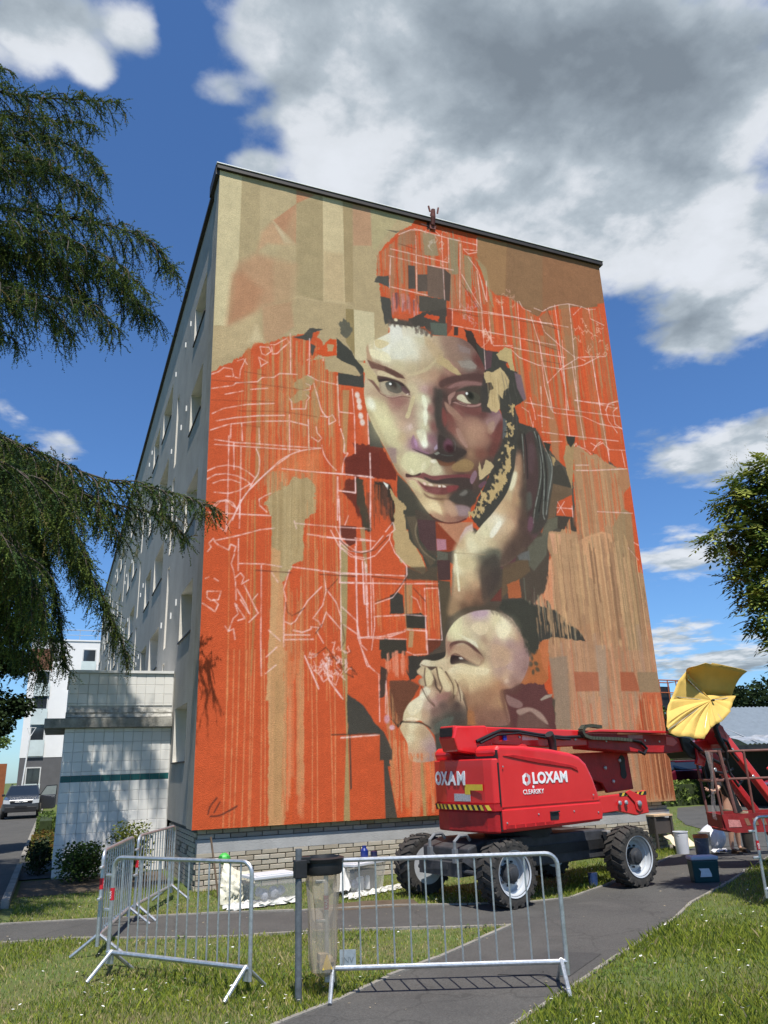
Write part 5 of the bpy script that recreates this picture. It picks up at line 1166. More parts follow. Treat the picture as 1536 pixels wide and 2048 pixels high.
('L',(244,206,202),.85,1.9,.6,[(267,471),(306,468)]),
('L',(244,206,202),.85,1.9,.6,[(237,462),(256,446),(278,445),(298,452),(322,480)]),
('L',(244,206,202),.85,1.9,.6,[(238,452),(258,436),(282,432),(305,441),(334,474),(336,484)]),
('L',(244,206,202),.85,1.9,.6,[(300,640),(301,588),(297,485),(295,408),(294,293)]),
('L',(244,206,202),.85,1.9,.6,[(334,474),(344,449),(366,426),(366,410),(353,386),(336,366),(302,353)]),
('L',(244,206,202),.85,1.9,.6,[(280,429),(281,352),(289,353)]),
('L',(244,206,202),.85,1.9,.6,[(287,423),(288,295)]),
('L',(244,206,202),.85,1.9,.6,[(237,388),(356,392),(429,397)]),
('L',(244,206,202),.85,1.9,.6,[(201,406),(266,405),(363,407)]),
('L',(244,206,202),.85,1.9,.6,[(299,330),(358,335)]),
('L',(244,206,202),.85,1.9,.6,[(299,398),(300,314),(293,272)]),
('L',(244,206,202),.85,1.9,.6,[(272,293),(329,296),(358,306)]),
('L',(244,206,202),.85,1.9,.6,[(274,292),(360,292)]),
('L',(244,206,202),.85,1.9,.6,[(403,386),(428,388),(430,293),(399,293)]),
('L',(244,206,202),.85,1.9,.6,[(400,386),(398,274)]),
('L',(244,206,202),.85,1.9,.6,[(373,370),(384,364),(390,347)]),
('L',(244,206,202),.85,1.9,.6,[(269,465),(268,396),(268,313),(274,280),(284,271)]),
('L',(244,206,202),.85,1.9,.6,[(255,512),(248,494)]),
('L',(244,206,202),.85,1.9,.6,[(327,488),(342,507),(346,494),(329,479)]),
('L',(70,48,42),.6,1.8,.5,[(238,465),(258,447),(280,443),(305,452),(331,479)]),
('L',(70,48,42),.6,1.8,.5,[(302,356),(336,368),(365,404)]),
('L',(70,48,42),.6,1.8,.5,[(297,402),(363,399)]),
('L',(70,48,42),.6,1.8,.5,[(201,400),(266,400)]),
('L',(70,48,42),.6,1.8,.5,[(363,410),(361,316)]),
('L',(70,48,42),.6,1.8,.5,[(403,391),(426,391)]),
('L',(70,48,42),.6,1.8,.5,[(378,385),(401,362)]),
('L',(70,48,42),.6,1.8,.5,[(233,394),(213,372)]),
('L',(244,206,202),.8,1.8,.6,[(361,336),(401,335)]),
('L',(244,206,202),.8,1.8,.6,[(309,295),(359,307)]),
('L',(244,206,202),.8,1.8,.6,[(317,214),(315,166)]),
('L',(244,206,202),.8,1.8,.6,[(357,309),(400,308),(400,267),(373,265)]),
('L',(244,206,202),.8,1.8,.6,[(360,270),(376,264)]),
('l',(92,52,44),.9,2.2,.3,[(23,21),(26,32),(35,43)]),
('L',(92,52,44),.9,2.2,.3,[(32,23),(40,37)]),
('l',(92,52,44),.9,2.6,.3,[(27,18),(42,19),(66,30)]),
('L',(244,206,202),.85,1.8,.6,[(173,259),(197,205)]),
('L',(244,206,202),.85,1.8,.6,[(211,248),(214,221),(236,192)]),
('L',(244,206,202),.85,1.8,.6,[(200,248),(222,210),(239,189)]),
('L',(244,206,202),.85,1.8,.6,[(246,254),(244,238)]),
('L',(244,206,202),.85,1.8,.6,[(276,271),(287,244),(305,230),(304,152)]),
('L',(244,206,202),.85,1.8,.6,[(318,219),(320,154)]),
('S',(244,206,202),.85,1.5,16,17,188,226,255,265),
('E',(214,160,170),.9,317,156,5,7,0,.4),
('E',(226,186,196),.9,326,142,5,4,0,.4),
('L',(244,206,202),.8,1.9,.6,[(361,1114),(420,1114),(496,1113)]),
('L',(244,206,202),.8,1.9,.6,[(356,1096),(427,1094),(508,1097)]),
('L',(244,206,202),.8,1.9,.6,[(354,1020),(442,1018)]),
('L',(244,206,202),.8,1.9,.6,[(419,1181),(501,1178),(573,1179)]),
('L',(244,206,202),.8,1.9,.6,[(382,1156),(411,1176),(435,1181)]),
('L',(244,206,202),.8,1.9,.6,[(436,1199),(460,1197),(480,1180)]),
('L',(244,206,202),.8,1.9,.6,[(422,1164),(417,1022)]),
('L',(244,206,202),.8,1.9,.6,[(485,1185),(483,1093),(482,1016)]),
('L',(244,206,202),.8,1.9,.6,[(501,1178),(498,1114)]),
('L',(244,206,202),.8,1.9,.6,[(530,1170),(517,1003)]),
('L',(244,206,202),.8,1.9,.6,[(574,1196),(571,1163),(537,1159)]),
('L',(244,206,202),.8,1.9,.6,[(539,1157),(549,1149),(571,1159)]),
('L',(244,206,202),.8,1.9,.6,[(548,1140),(571,1110),(584,1039)]),
('L',(244,206,202),.8,1.9,.6,[(528,1091),(561,1030),(572,1015)]),
('L',(244,206,202),.8,1.9,.6,[(360,1092),(355,1016)]),
('L',(244,206,202),.8,1.9,.6,[(496,994),(509,997)]),
('L',(244,206,202),.8,1.9,.6,[(499,995),(496,957)]),
('L',(244,206,202),.8,1.9,.6,[(567,1109),(571,1006),(568,866)]),
('L',(244,206,202),.8,1.9,.6,[(589,1088),(586,1035)]),
('L',(244,206,202),.8,1.9,.6,[(489,997),(648,1010),(795,1014)]),
('L',(244,206,202),.8,1.9,.6,[(494,957),(626,959),(756,959)]),
('L',(244,206,202),.8,1.9,.6,[(571,1008),(626,1010),(736,1011)]),
('L',(244,206,202),.8,1.9,.6,[(624,1031),(624,942)]),
('L',(244,206,202),.8,1.9,.6,[(670,1054),(677,1038),(698,1034)]),
('L',(244,206,202),.8,1.9,.6,[(665,1053),(661,932)]),
('L',(244,206,202),.8,1.9,.6,[(588,1010),(588,930)]),
('L',(244,206,202),.8,1.9,.6,[(697,1020),(712,954),(713,850),(723,795)]),
('L',(244,206,202),.8,1.9,.6,[(765,1066),(768,802)]),
('L',(244,206,202),.8,1.9,.6,[(806,1077),(803,968),(795,806)]),
('L',(244,206,202),.8,1.9,.6,[(719,1021),(729,988),(766,961),(804,938)]),
('L',(244,206,202),.8,1.9,.6,[(860,1078),(861,1050),(898,1040)]),
('L',(244,206,202),.8,1.9,.6,[(851,946),(855,815)]),
('L',(244,206,202),.8,1.9,.6,[(639,924),(655,910),(701,900),(767,901),(824,922),(876,955)]),
('L',(244,206,202),.8,1.9,.6,[(808,939),(890,956)]),
('L',(244,206,202),.8,1.9,.6,[(722,860),(763,903),(813,939),(830,934)]),
('L',(244,206,202),.8,1.9,.6,[(623,933),(657,931),(776,932)]),
('L',(244,206,202),.8,1.9,.6,[(576,965),(593,927),(640,936)]),
('L',(244,206,202),.8,1.9,.6,[(708,1045),(730,1041),(750,1056),(779,1069),(803,1077),(841,1078),(860,1073),(880,1080)]),
('L',(244,206,202),.8,1.9,.6,[(814,1050),(841,1078)]),
('L',(244,206,202),.8,1.9,.6,[(789,828),(895,834)]),
('L',(244,206,202),.8,1.9,.6,[(869,817),(881,836),(910,845)]),
('S',(236,190,170),.8,1.5,18,27,805,951,903,1041),
('S',(236,190,170),.8,1.5,10,28,563,913,592,960),
('S',(220,170,150),.7,1.5,12,29,593,1020,654,1077),
('S',(206,186,170),.7,1.5,12,30,439,1108,502,1194),
('S',(206,150,150),.7,1.5,16,33,519,970,566,1048),
('L',(110,66,48),.7,1.8,.5,[(630,1002),(735,1007),(771,1001)]),
('L',(110,66,48),.7,1.8,.5,[(677,956),(764,947)]),
('L',(110,66,48),.7,1.8,.5,[(716,913),(769,914)]),
('L',(110,66,48),.7,1.8,.5,[(741,1052),(757,1002)]),
('L',(110,66,48),.7,1.8,.5,[(526,1069),(563,1013)]),
('L',(110,66,48),.7,1.8,.5,[(381,1132),(420,1129)]),
('L',(110,66,48),.7,1.8,.5,[(496,994),(562,992)]),
('L',(244,206,202),.8,1.8,.6,[(774,976),(763,804),(763,740)]),
('L',(244,206,202),.8,1.8,.6,[(758,973),(765,864)]),
('L',(244,206,202),.8,1.8,.6,[(793,924),(795,847),(797,780),(800,718)]),
('L',(244,206,202),.8,1.8,.6,[(711,964),(714,918),(723,849),(726,791),(733,789)]),
('L',(244,206,202),.8,1.8,.6,[(851,952),(853,856),(856,781),(861,695)]),
('L',(244,206,202),.8,1.8,.6,[(659,803),(740,801),(827,804),(906,807)]),
('L',(244,206,202),.8,1.8,.6,[(789,829),(855,829),(902,826)]),
('L',(244,206,202),.8,1.8,.6,[(693,739),(755,740),(893,745)]),
('L',(244,206,202),.8,1.8,.6,[(687,777),(725,775)]),
('L',(244,206,202),.8,1.8,.6,[(733,789),(805,792),(847,780),(907,778)]),
('L',(244,206,202),.8,1.8,.6,[(694,717),(742,724)]),
('L',(244,206,202),.8,1.8,.6,[(772,717),(778,725),(780,718),(802,713),(813,704)]),
('L',(244,206,202),.8,1.8,.6,[(817,730),(830,724),(849,735),(865,721),(908,725)]),
('L',(244,206,202),.8,1.8,.6,[(820,713),(834,730),(844,737)]),
('L',(244,206,202),.8,1.8,.6,[(771,673),(803,677)]),
('L',(244,206,202),.8,1.8,.6,[(770,661),(807,665),(906,681)]),
('L',(244,206,202),.8,1.8,.6,[(713,585),(728,556)]),
('L',(244,206,202),.8,1.8,.6,[(709,572),(747,573)]),
('L',(244,206,202),.8,1.8,.6,[(748,579),(747,555)]),
('L',(244,206,202),.8,1.8,.6,[(730,587),(710,561)]),
('L',(244,206,202),.8,1.8,.6,[(811,573),(904,578)]),
('L',(244,206,202),.8,1.8,.6,[(862,721),(860,692)]),
('L',(244,206,202),.8,1.8,.6,[(898,723),(901,684)]),
('L',(244,206,202),.8,1.8,.6,[(879,499),(901,474)]),
('L',(244,206,202),.8,1.8,.6,[(896,512),(909,506)]),
('L',(244,206,202),.8,1.8,.6,[(906,846),(879,833),(870,816),(873,792),(893,765)]),
('L',(244,206,202),.8,1.8,.6,[(903,829),(889,816),(890,786),(910,775)]),
('L',(244,206,202),.8,1.8,.6,[(674,760),(672,747),(665,784)]),
('L',(244,206,202),.8,1.8,.6,[(650,790),(665,782)]),
('L',(244,206,202),.8,1.8,.6,[(672,816),(679,786),(680,766)]),
('L',(244,206,202),.8,1.8,.6,[(703,848),(695,752)]),
('E',(236,220,210),.9,278,758,5,7,0,.4),
('E',(236,220,210),.9,281,746,5,7,0,.4),
('E',(236,220,210),.9,282,734,5,7,0,.4),
('E',(236,220,210),.9,284,715,5,7,0,.4),
('E',(236,220,210),.9,287,702,5,7,0,.4),
('E',(238,226,190),.9,366,943,4,3.5,0,.4),
('E',(196,172,126),.9,607,751,1.5,2,0,.4),
('E',(62,60,54),.9,620,745,3.05,3.11,1,.4),
('E',(62,60,54),.9,610,735,2.09,4.22,2,.4),
('E',(196,172,126),.9,623,737,3.64,2.33,3,.4),
('E',(62,60,54),.9,613,728,2.68,3.44,4,.4),
('E',(62,60,54),.9,604,727,1.73,4.55,5,.4),
('E',(196,172,126),.9,616,720,3.27,2.66,6,.4),
('E',(62,60,54),.9,606,711,2.32,3.77,7,.4),
('E',(62,60,54),.9,618,713,3.86,4.88,8,.4),
('E',(196,172,126),.9,608,703,2.91,2.99,9,.4),
('E',(62,60,54),.9,599,703,1.95,4.1,10,.4),
('E',(62,60,54),.9,610,696,3.5,2.21,11,.4),
('E',(196,172,126),.9,600,695,2.54,3.32,12,.4),
('E',(62,60,54),.9,590,686,1.59,4.43,13,.4),
('E',(62,60,54),.9,601,679,3.13,2.54,14,.4),
('E',(196,172,126),.9,591,678,2.18,3.65,15,.4),
('E',(62,60,54),.9,602,672,3.72,4.76,16,.4),
('E',(62,60,54),.9,593,671,2.77,2.87,17,.4),
('E',(196,172,126),.9,582,662,1.81,3.98,18,.4),
('E',(62,60,54),.9,593,655,3.36,2.09,19,.4),
('E',(62,60,54),.9,583,654,2.4,3.2,20,.4),
('E',(196,172,126),.9,593,647,3.95,4.31,21,.4),
('E',(62,60,54),.9,583,647,2.99,2.42,22,.4),
('E',(62,60,54),.9,573,638,2.04,3.53,23,.4),
('E',(196,172,126),.9,584,639,3.58,4.64,24,.4),
('E',(62,60,54),.9,573,630,2.63,2.75,25,.4),
('E',(62,60,54),.9,562,621,1.67,3.86,26,.4),
('E',(196,172,126),.9,573,623,3.22,4.97,27,.4),
('E',(62,60,54),.9,562,614,2.26,3.08,28,.4),
('E',(62,60,54),.9,573,615,3.81,4.19,29,.4),
('E',(196,172,126),.9,562,606,2.85,2.3,30,.4),
('E',(62,60,54),.9,551,597,1.9,3.41,31,.4),
('E',(62,60,54),.9,562,599,3.44,4.52,32,.4),
('E',(196,172,126),.9,551,590,2.49,2.63,33,.4),
('E',(62,60,54),.9,540,590,1.53,3.74,34,.4),
('E',(62,60,54),.9,550,583,3.08,4.85,35,.4),
('E',(196,172,126),.9,540,582,2.12,2.96,36,.4),
('E',(62,60,54),.9,549,576,3.67,4.07,37,.4),
('E',(62,60,54),.9,538,567,2.71,2.18,38,.4),
('E',(196,172,126),.9,528,566,1.76,3.29,39,.4),
('E',(62,60,54),.9,537,560,3.3,4.4,40,.4),
('E',(62,60,54),.9,527,559,2.35,2.51,41,.4),
('E',(196,172,126),.9,536,552,3.89,3.62,42,.4),
('E',(62,60,54),.9,525,544,2.94,4.73,43,.4),
('E',(62,60,54),.9,515,543,1.98,2.84,44,.4),
('E',(196,172,126),.9,524,536,3.53,3.95,45,.4),
('D',[(216,166,122),(120,66,42),(176,104,66),(206,140,98),(140,80,52)],.9,60,1.2,5,.12,77,[(831,97),(912,95),(909,-0.8),(832,2.6)]),
('D',[(216,160,118),(176,80,48),(206,110,70),(150,84,56)],.85,36,1.2,5,.25,78,[(859,202),(910,202),(916,111),(840,121)]),
('D',[(214,172,128),(140,106,80),(200,160,120)],.8,46,1.5,6,.5,79,[(698,517),(871,531),(908,451),(898,286),(657,280),(678,351)])
])
im = mur.finish() / 255.0
lin = np.where(im <= .04045, im / 12.92, ((im + .055) / 1.055) ** 2.4) * 1.0
gy_, gx_ = np.mgrid[0:mur.h, 0:mur.w]
rel = mur.n3 * .0035                                            # render is never quite flat
vv = np.stack([np.clip(gx_ / .7 / 100, 0, W), -.002 + rel * ((gx_ > 0) & (gx_ < mur.w - 1) & (gy_ > 0) & (gy_ < mur.h - 1)) * -1, np.clip(Z0 + gy_ / .7 / 100, Z0, Z1)], -1).reshape(-1, 3)
ii = (gy_[:-1, :-1] * mur.w + gx_[:-1, :-1]).ravel(); ff = np.stack([ii, ii + 1, ii + mur.w + 1, ii + mur.w], 1)
tag(npobj('mural_wall', vv, ff, attr_mat('mural_paint', 'tint', .88, .6, 70, spec=.15), np.clip(lin.reshape(-1, 3) * np.array([1.0, .965, .90]) * 0.92, 0, .95), bld), 'gable wall painted with a woman resting her cheek on her hand above a small child')
# body
MB().box(.42, W - .02, .012, LEN, Z0 + .002, Z1 + .02).build('core_wall', M_conc, bld); MB().box(.104, .356, .012, .60, Z0 + .002, Z1 + .02).build('corner_wall', M_conc, bld); MB().box(.9, W - .3, .6, LEN - .1, 0, Z0).build('basement_wall', M_mortar, bld)
MB().box(0, .10, .002, .55, Z0 + .001, Z1 - .001).build('corner_pilaster', M_edge, bld)
# long facade with openings
ops = []; rows = [(1.85, 2.8), (4.05, 5.0), (6.2, 7.15), (8.42, 9.37), (10.58, 11.5)]
for k in range(5):
    for (a, b) in ((1.35, 2.87), (6.5, 8.5)):
        for (z0, z1) in rows:
            if b + 8 * k < LEN - .3: ops.append((a + 8 * k, b + 8 * k, z0, z1, 'w'))
    for i in range(4): ops.append((4.98 + 8 * k, 5.32 + 8 * k, 2.1 + 2.17 * i, 3.95 + 2.17 * i, 's'))
fx = .045; dep = .30
ys = sorted({.55, LEN} | {o[0] for o in ops} | {o[1] for o in ops}); zs = sorted({.86, Z1 - .02} | {o[2] for o in ops} | {o[3] for o in ops})
fm = MB()
for y0, y1 in zip(ys, ys[1:]):
    for z0, z1 in zip(zs, zs[1:]):
        ym, zm = (y0 + y1) / 2, (z0 + z1) / 2
        if not any(o[0] < ym < o[1] and o[2] < zm < o[3] for o in ops): fm.add([(fx, y0, z0), (fx, y1, z0), (fx, y1, z1), (fx, y0, z1)], [(0, 3, 2, 1)])
fo = fm.build('facade_wall', M_conc, bld)
rv = MB()
for (y0, y1, z0, z1, k) in ops:
    q = fx + .06 if k == 's' else fx + dep
    rv.add([(fx, y0, z0), (q, y0, z0), (q, y0, z1), (fx, y0, z1), (fx, y1, z0), (q, y1, z0), (q, y1, z1), (fx, y1, z1)], [(0, 1, 2, 3), (5, 4, 7, 6), (3, 2, 6, 7), (4, 5, 1, 0)])
rvo = rv.build('window_reveals', M_reveal, bld); rvo['kind'] = 'stuff'
MB().box(fx + dep + .03, fx + dep + .05, .6, LEN - .1, .9, Z1 - .1).build('inner_wall', M_dark, bld)
def winmesh(w, h):
    f = MB()
    for (a, b, c, d) in ((0, w, 0, .05), (0, w, h - .05, h), (0, .05, .05, h - .05), (w - .05, w, .05, h - .05), (w / 2 - .03, w / 2 + .03, .05, h - .05)): f.box(0, .05, a, b, c, d)
    p = MB().box(.022, .03, .05, w - .05, .05, h - .05)
    s_ = MB().box(-dep - .005, .0, -.01, w + .01, -.03, -.003)
    return f.mesh('frame', M_wframe), p.mesh('pane', M_glassd), s_.mesh('sill', M_dark)
WM = {}
for (y0, y1, z0, z1, k) in ops:
    q = (round(y1 - y0, 2), round(z1 - z0, 2))
    if k == 's':
        sl_ = MB().box(fx + .05, fx + .09, y0, y1, z0, z1).build('slit_window', M_glassd, bld)
        continue
    if q not in WM: WM[q] = winmesh(*q)
    wo_ = put('window', WM[q][0], bld, (fx + dep - .02, y0, z0)); put('pane', WM[q][1], wo_); put('sill', WM[q][2], wo_)
vm = MB().box(-.028, 0, 0, .03, 0, .13).mesh('vent', M_zinc)
for k in range(5):
    for i in range(5):
        for (yy, zz) in ((3.45, .95), (4.2, .80), (9.0 if k else 5.9, .9)):
            if i == 0 and zz < 0: continue
            put('vent', vm, bld, (fx, yy + 8 * k, rows[i][0] + zz * .9))
# cornice and coping
MB().box(-.06, W + .07, -.06, .10, Z1 + .001, Z1 + .10).build('cornice', M_dark, bld)  # shaded band at the roof edge, its shade put into the dark colour
MB().box(-.075, W + .09, -.075, .3, Z1 + .102, Z1 + .122).build('coping', M_zinc, bld)
MB().box(-.075, .2, -.09, .62, Z1 - .26, Z1 - .0).build('corner_flashing', M_dark, bld).location = (-.0, .095, .15)
MB().box(-.03, .25, .72, LEN + .1, Z1 - .02, Z1 + .07).build('eave', M_dark, bld)
MB().box(.2, W + .05, .1, LEN + .05, Z1 + .02, Z1 + .12).build('roof', M_band, bld)
# roof outlet with paint on it
ou = MB(); ou.tube([(4.63, -.02, Z1 - .06), (4.63, -.05, Z1 + .12), (4.63, -.10, Z1 + .30)], [.05, .07, .045], 8); ou.beam((4.55, -.1, Z1 + .22), (4.52, -.1, Z1 + .36), .03, .03); ou.beam((4.73, -.1, Z1 + .22), (4.76, -.1, Z1 + .38), .03, .03); ou.box(4.56, 4.70, -.03, -.006, Z1 - .16, Z1 + .0)
ou.build('roof_outlet', mat('painted_outlet', (.16, .045, .03), .7, 0, .5, 14), bld)
# plinth
MB().box(.16, W - .2, .175, .5, -.2, Z0 + .05).build('plinth_core', M_mortar, bld)
MB().box(.10, W - .12, .085, .25, .515, .70).build('plinth_band', M_band, bld)
MB().box(.115, .5, .2, LEN, -.2, Z0).build('plinth_side', M_mortar, bld)
M_brick = bpy.data.materials.new('cream_brick'); M_brick.use_nodes = True
t_ = M_brick.node_tree; b_ = t_.nodes['Principled BSDF']; b_.inputs['Roughness'].default_value = .92
oi = t_.nodes.new('ShaderNodeObjectInfo'); rp_ = t_.nodes.new('ShaderNodeValToRGB'); rp_.color_ramp.elements[0].color = (.40, .34, .255, 1); rp_.color_ramp.elements[1].color = (.60, .54, .44, 1)
t_.links.new(oi.outputs['Random'], rp_.inputs[0]); nz_ = t_.nodes.new('ShaderNodeTexNoise'); nz_.inputs['Scale'].default_value = 25; nz_.inputs['Detail'].default_value = 6
mx2 = t_.nodes.new('ShaderNodeMixRGB'); mx2.blend_type = 'MULTIPLY'; mx2.inputs[0].default_value = .35; t_.links.new(rp_.outputs[0], mx2.inputs[1]); t_.links.new(nz_.outputs['Color'], mx2.inputs[2]); t_.links.new(mx2.outputs[0], b_.inputs['Base Color'])
bb_ = t_.nodes.new('ShaderNodeBump'); bb_.inputs['Strength'].default_value = .5; bb_.inputs['Distance'].default_value = .01; t_.links.new(nz_.outputs['Fac'], bb_.inputs['Height']); t_.links.new(bb_.outputs[0], b_.inputs['Normal'])
def brickmesh(L, h, d=.09):
    mb = MB(); c = .006; L2, h2 = L, h
    mb.add([(0, d, 0), (L2, d, 0), (L2, d, h2), (0, d, h2), (0, c, 0), (L2, c, 0), (L2, c, h2), (0, c, h2), (c, 0, c), (L2 - c, 0, c), (L2 - c, 0, h2 - c), (c, 0, h2 - c)],
           [(0, 1, 5, 4), (1, 2, 6, 5), (2, 3, 7, 6), (3, 0, 4, 7), (4, 5, 9, 8), (5, 6, 10, 9), (6, 7, 11, 10), (7, 4, 8, 11), (8, 9, 10, 11)])
    return mb.mesh('brick', M_brick)
BL = {}
def brick(x, z, L, h, y):
    q = (round(L, 3), round(h, 3))
    if q not in BL: BL[q] = brickmesh(L, h)
    put('brick', BL[q], bld, (x, y + random.uniform(-.004, .004), z), (0, random.uniform(-.006, .006), random.uniform(-.01, .01)))
stuff_b = MB(); bw = .2465
for r in range(2):
    x = .12 + (.125 if r else 0); 
    if r: brick(.12, .705 + .072 * r, .117, .062, .142)
    while x < W - .32: brick(x, .705 + .072 * r, bw - .012, .062, .142); x += bw
for r in range(7):
    z = .515 - .0735 * (r + 1) + .01; x = .10 + (.123 if r % 2 else 0)
    if r % 2: stuff_b.box(.10, .21, .085, .17, z, z + .063)
    while x < W - .3:
        if r < 6: brick(x, z, bw - .012, .063, .085)
        else: stuff_b.box(x, x + bw - .012, .085, .17, z, z + .063)
        x += bw
for r in range(11):                                   # return of the plinth under the long facade
    z = .0 + .0735 * r
    y = .2 + (.12 if r % 2 else 0)
    while y < 3.1:
        if not (.42 < z < .58 and (.75 < y < 1.0 or 1.45 < y < 1.7)): stuff_b.box(.085, .16, y, y + .232, z, z + .062)
        y += .2465
so = stuff_b.build('plinth_bricks', M_brick, bld); so['kind'] = 'stuff'

# ------------------------------------------------------------------ tiled annex
M_tile = bpy.data.materials.new('white_tile'); M_tile.use_nodes = True; t_ = M_tile.node_tree; b_ = t_.nodes['Principled BSDF']; b_.inputs['Roughness'].default_value = .32
oi = t_.nodes.new('ShaderNodeObjectInfo'); rp_ = t_.nodes.new('ShaderNodeValToRGB'); rp_.color_ramp.elements[0].color = (.77, .75, .70, 1); rp_.color_ramp.elements[1].color = (.87, .85, .80, 1)
t_.links.new(oi.outputs['Random'], rp_.inputs[0]); nz_ = t_.nodes.new('ShaderNodeTexNoise'); nz_.inputs['Scale'].default_value = 9; nz_.inputs['Detail'].default_value = 5
mx2 = t_.nodes.new('ShaderNodeMixRGB'); mx2.blend_type = 'MULTIPLY'; mx2.inputs[0].default_value = .12; t_.links.new(rp_.outputs[0], mx2.inputs[1]); t_.links.new(nz_.outputs['Color'], mx2.inputs[2]); t_.links.new(mx2.outputs[0], b_.inputs['Base Color'])
M_teal = mat('teal_tile', (.018, .115, .11), .35, 0, .15, 6)
M_old = mat('weathered_concrete', (.30, .285, .25), .95, 0, .45, 5, .5, 30)
anx = thing('tiled_annex', 'low white tiled entrance annex against the long facade', 'annex')
AX0, AX1, AY, AZ = -1.845, .05, 3.2, 3.5
MB().box(AX0 + .01, AX1, AY + .012, 6.4, 0, AZ).build('annex_wall', mat('grout', (.52, .51, .48), .9, 0, .2, 8), anx)
nc = 11; tw = (.035 - AX0) / nc; th = .172; tm = {}
for r in range(20):
    z0 = .02 + r * th
    if r == 19: hh = AZ - z0 - .012
    else: hh = th - .005
    zz = z0
    if 2.50 < zz + hh and zz < 2.9: 
        if zz < 2.5: hh = 2.495 - zz
        elif zz + hh > 2.9: hh = zz + hh - 2.9; zz = 2.9
        else: continue
    if hh < .03: continue
    tl = 1.53 < zz + .09 < 1.68
    if tl: hh = .105; tl_top = zz + .110; [put('tile', MB().box(0, tw - .005, 0, .02, 0, th - .115).mesh('tile', M_tile), anx, (AX0 + c_ * tw, AY, tl_top)) for c_ in range(nc)]
    q = (round(hh, 3), tl)
    if q not in tm:
        mb = MB(); c = .004; L2 = tw - .005
        mb.add([(0, .02, 0), (L2, .02, 0), (L2, .02, hh), (0, .02, hh), (0, c, 0), (L2, c, 0), (L2, c, hh), (0, c, hh), (c, 0, c), (L2 - c, 0, c), (L2 - c, 0, hh - c), (c, 0, hh - c)],
               [(0, 1, 5, 4), (1, 2, 6, 5), (2, 3, 7, 6), (3, 0, 4, 7), (4, 5, 9, 8), (5, 6, 10, 9), (6, 7, 11, 10), (7, 4, 8, 11), (8, 9, 10, 11)]); tm[q] = mb.mesh('tile', M_teal if tl else M_tile)
    for c_ in range(nc): put('tile', tm[q], anx, (AX0 + c_ * tw, AY + random.uniform(-.0015, .0015), zz), (random.uniform(-.004, .004), 0, random.uniform(-.005, .005)))
MB().box(-2.2, .035, 3.06, 5.6, 2.5, 2.67).build('canopy', M_old, anx, bevel=.01)
MB().box(-1.86, .035, 3.15, 3.215, 2.67, 2.78).build('canopy_upstand', M_old, anx)
fl = MB()
for i in range(16):
    x = -1.84 + i * .116; fl.add([(x, 3.13, 2.69), (x + .12, 3.13, 2.69), (x + .12, 3.19 + random.uniform(-.015, .01), 2.86 + random.uniform(-.03, .03)), (x, 3.19 + random.uniform(-.015, .01), 2.86 + random.uniform(-.03, .03))], [(0, 1, 2, 3)])
fl.build('flashing', mat('peeling_flashing', (.62, .60, .55), .6, 0, .5, 9, .6, 18, col2=(.22, .21, .18)), anx)
MB().box(AX0 - .02, .035, 3.17, 6.4, AZ + .001, AZ + .05).build('annex_coping', M_zinc, anx)

# ------------------------------------------------------------------ red boom lift
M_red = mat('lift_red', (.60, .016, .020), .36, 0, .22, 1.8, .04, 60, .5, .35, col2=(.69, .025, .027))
M_redd = mat('lift_red_dark', (.40, .012, .014), .45, 0, .25, 5, .15, 30)  # darker, rougher red for seams, slots, base and rear parts
M_blk = mat('lift_black', (.018, .018, .019), .5, 0, .4, 6, .1, 30)
M_dgry = mat('chassis_grey', (.045, .046, .05), .55, 0, .4, 7, .15, 25)
M_tyre = mat('tyre_rubber', (.026, .025, .024), .85, 0, .5, 8, .4, 40, col2=(.060, .053, .045))
M_rim = mat('rim_paint', (.52, .54, .56), .4, .2, .12, 6)
M_white = mat('white_decal', (.82, .82, .82), .5, 0, .03, 8)
M_yel = mat('yellow_decal', (.70, .50, .05), .5, 0, .1, 20)
M_steel = mat('galvanised_steel', (.50, .52, .53), .42, .75, .25, 30, .05, 60)
M_hose = mat('hose_black', (.012, .012, .013), .55, 0, .3, 10)
lift = thing('boom_lift', 'red articulated boom lift parked on the path in front of the mural', 'boom lift', (3.1, -3.68, 0), R(12))
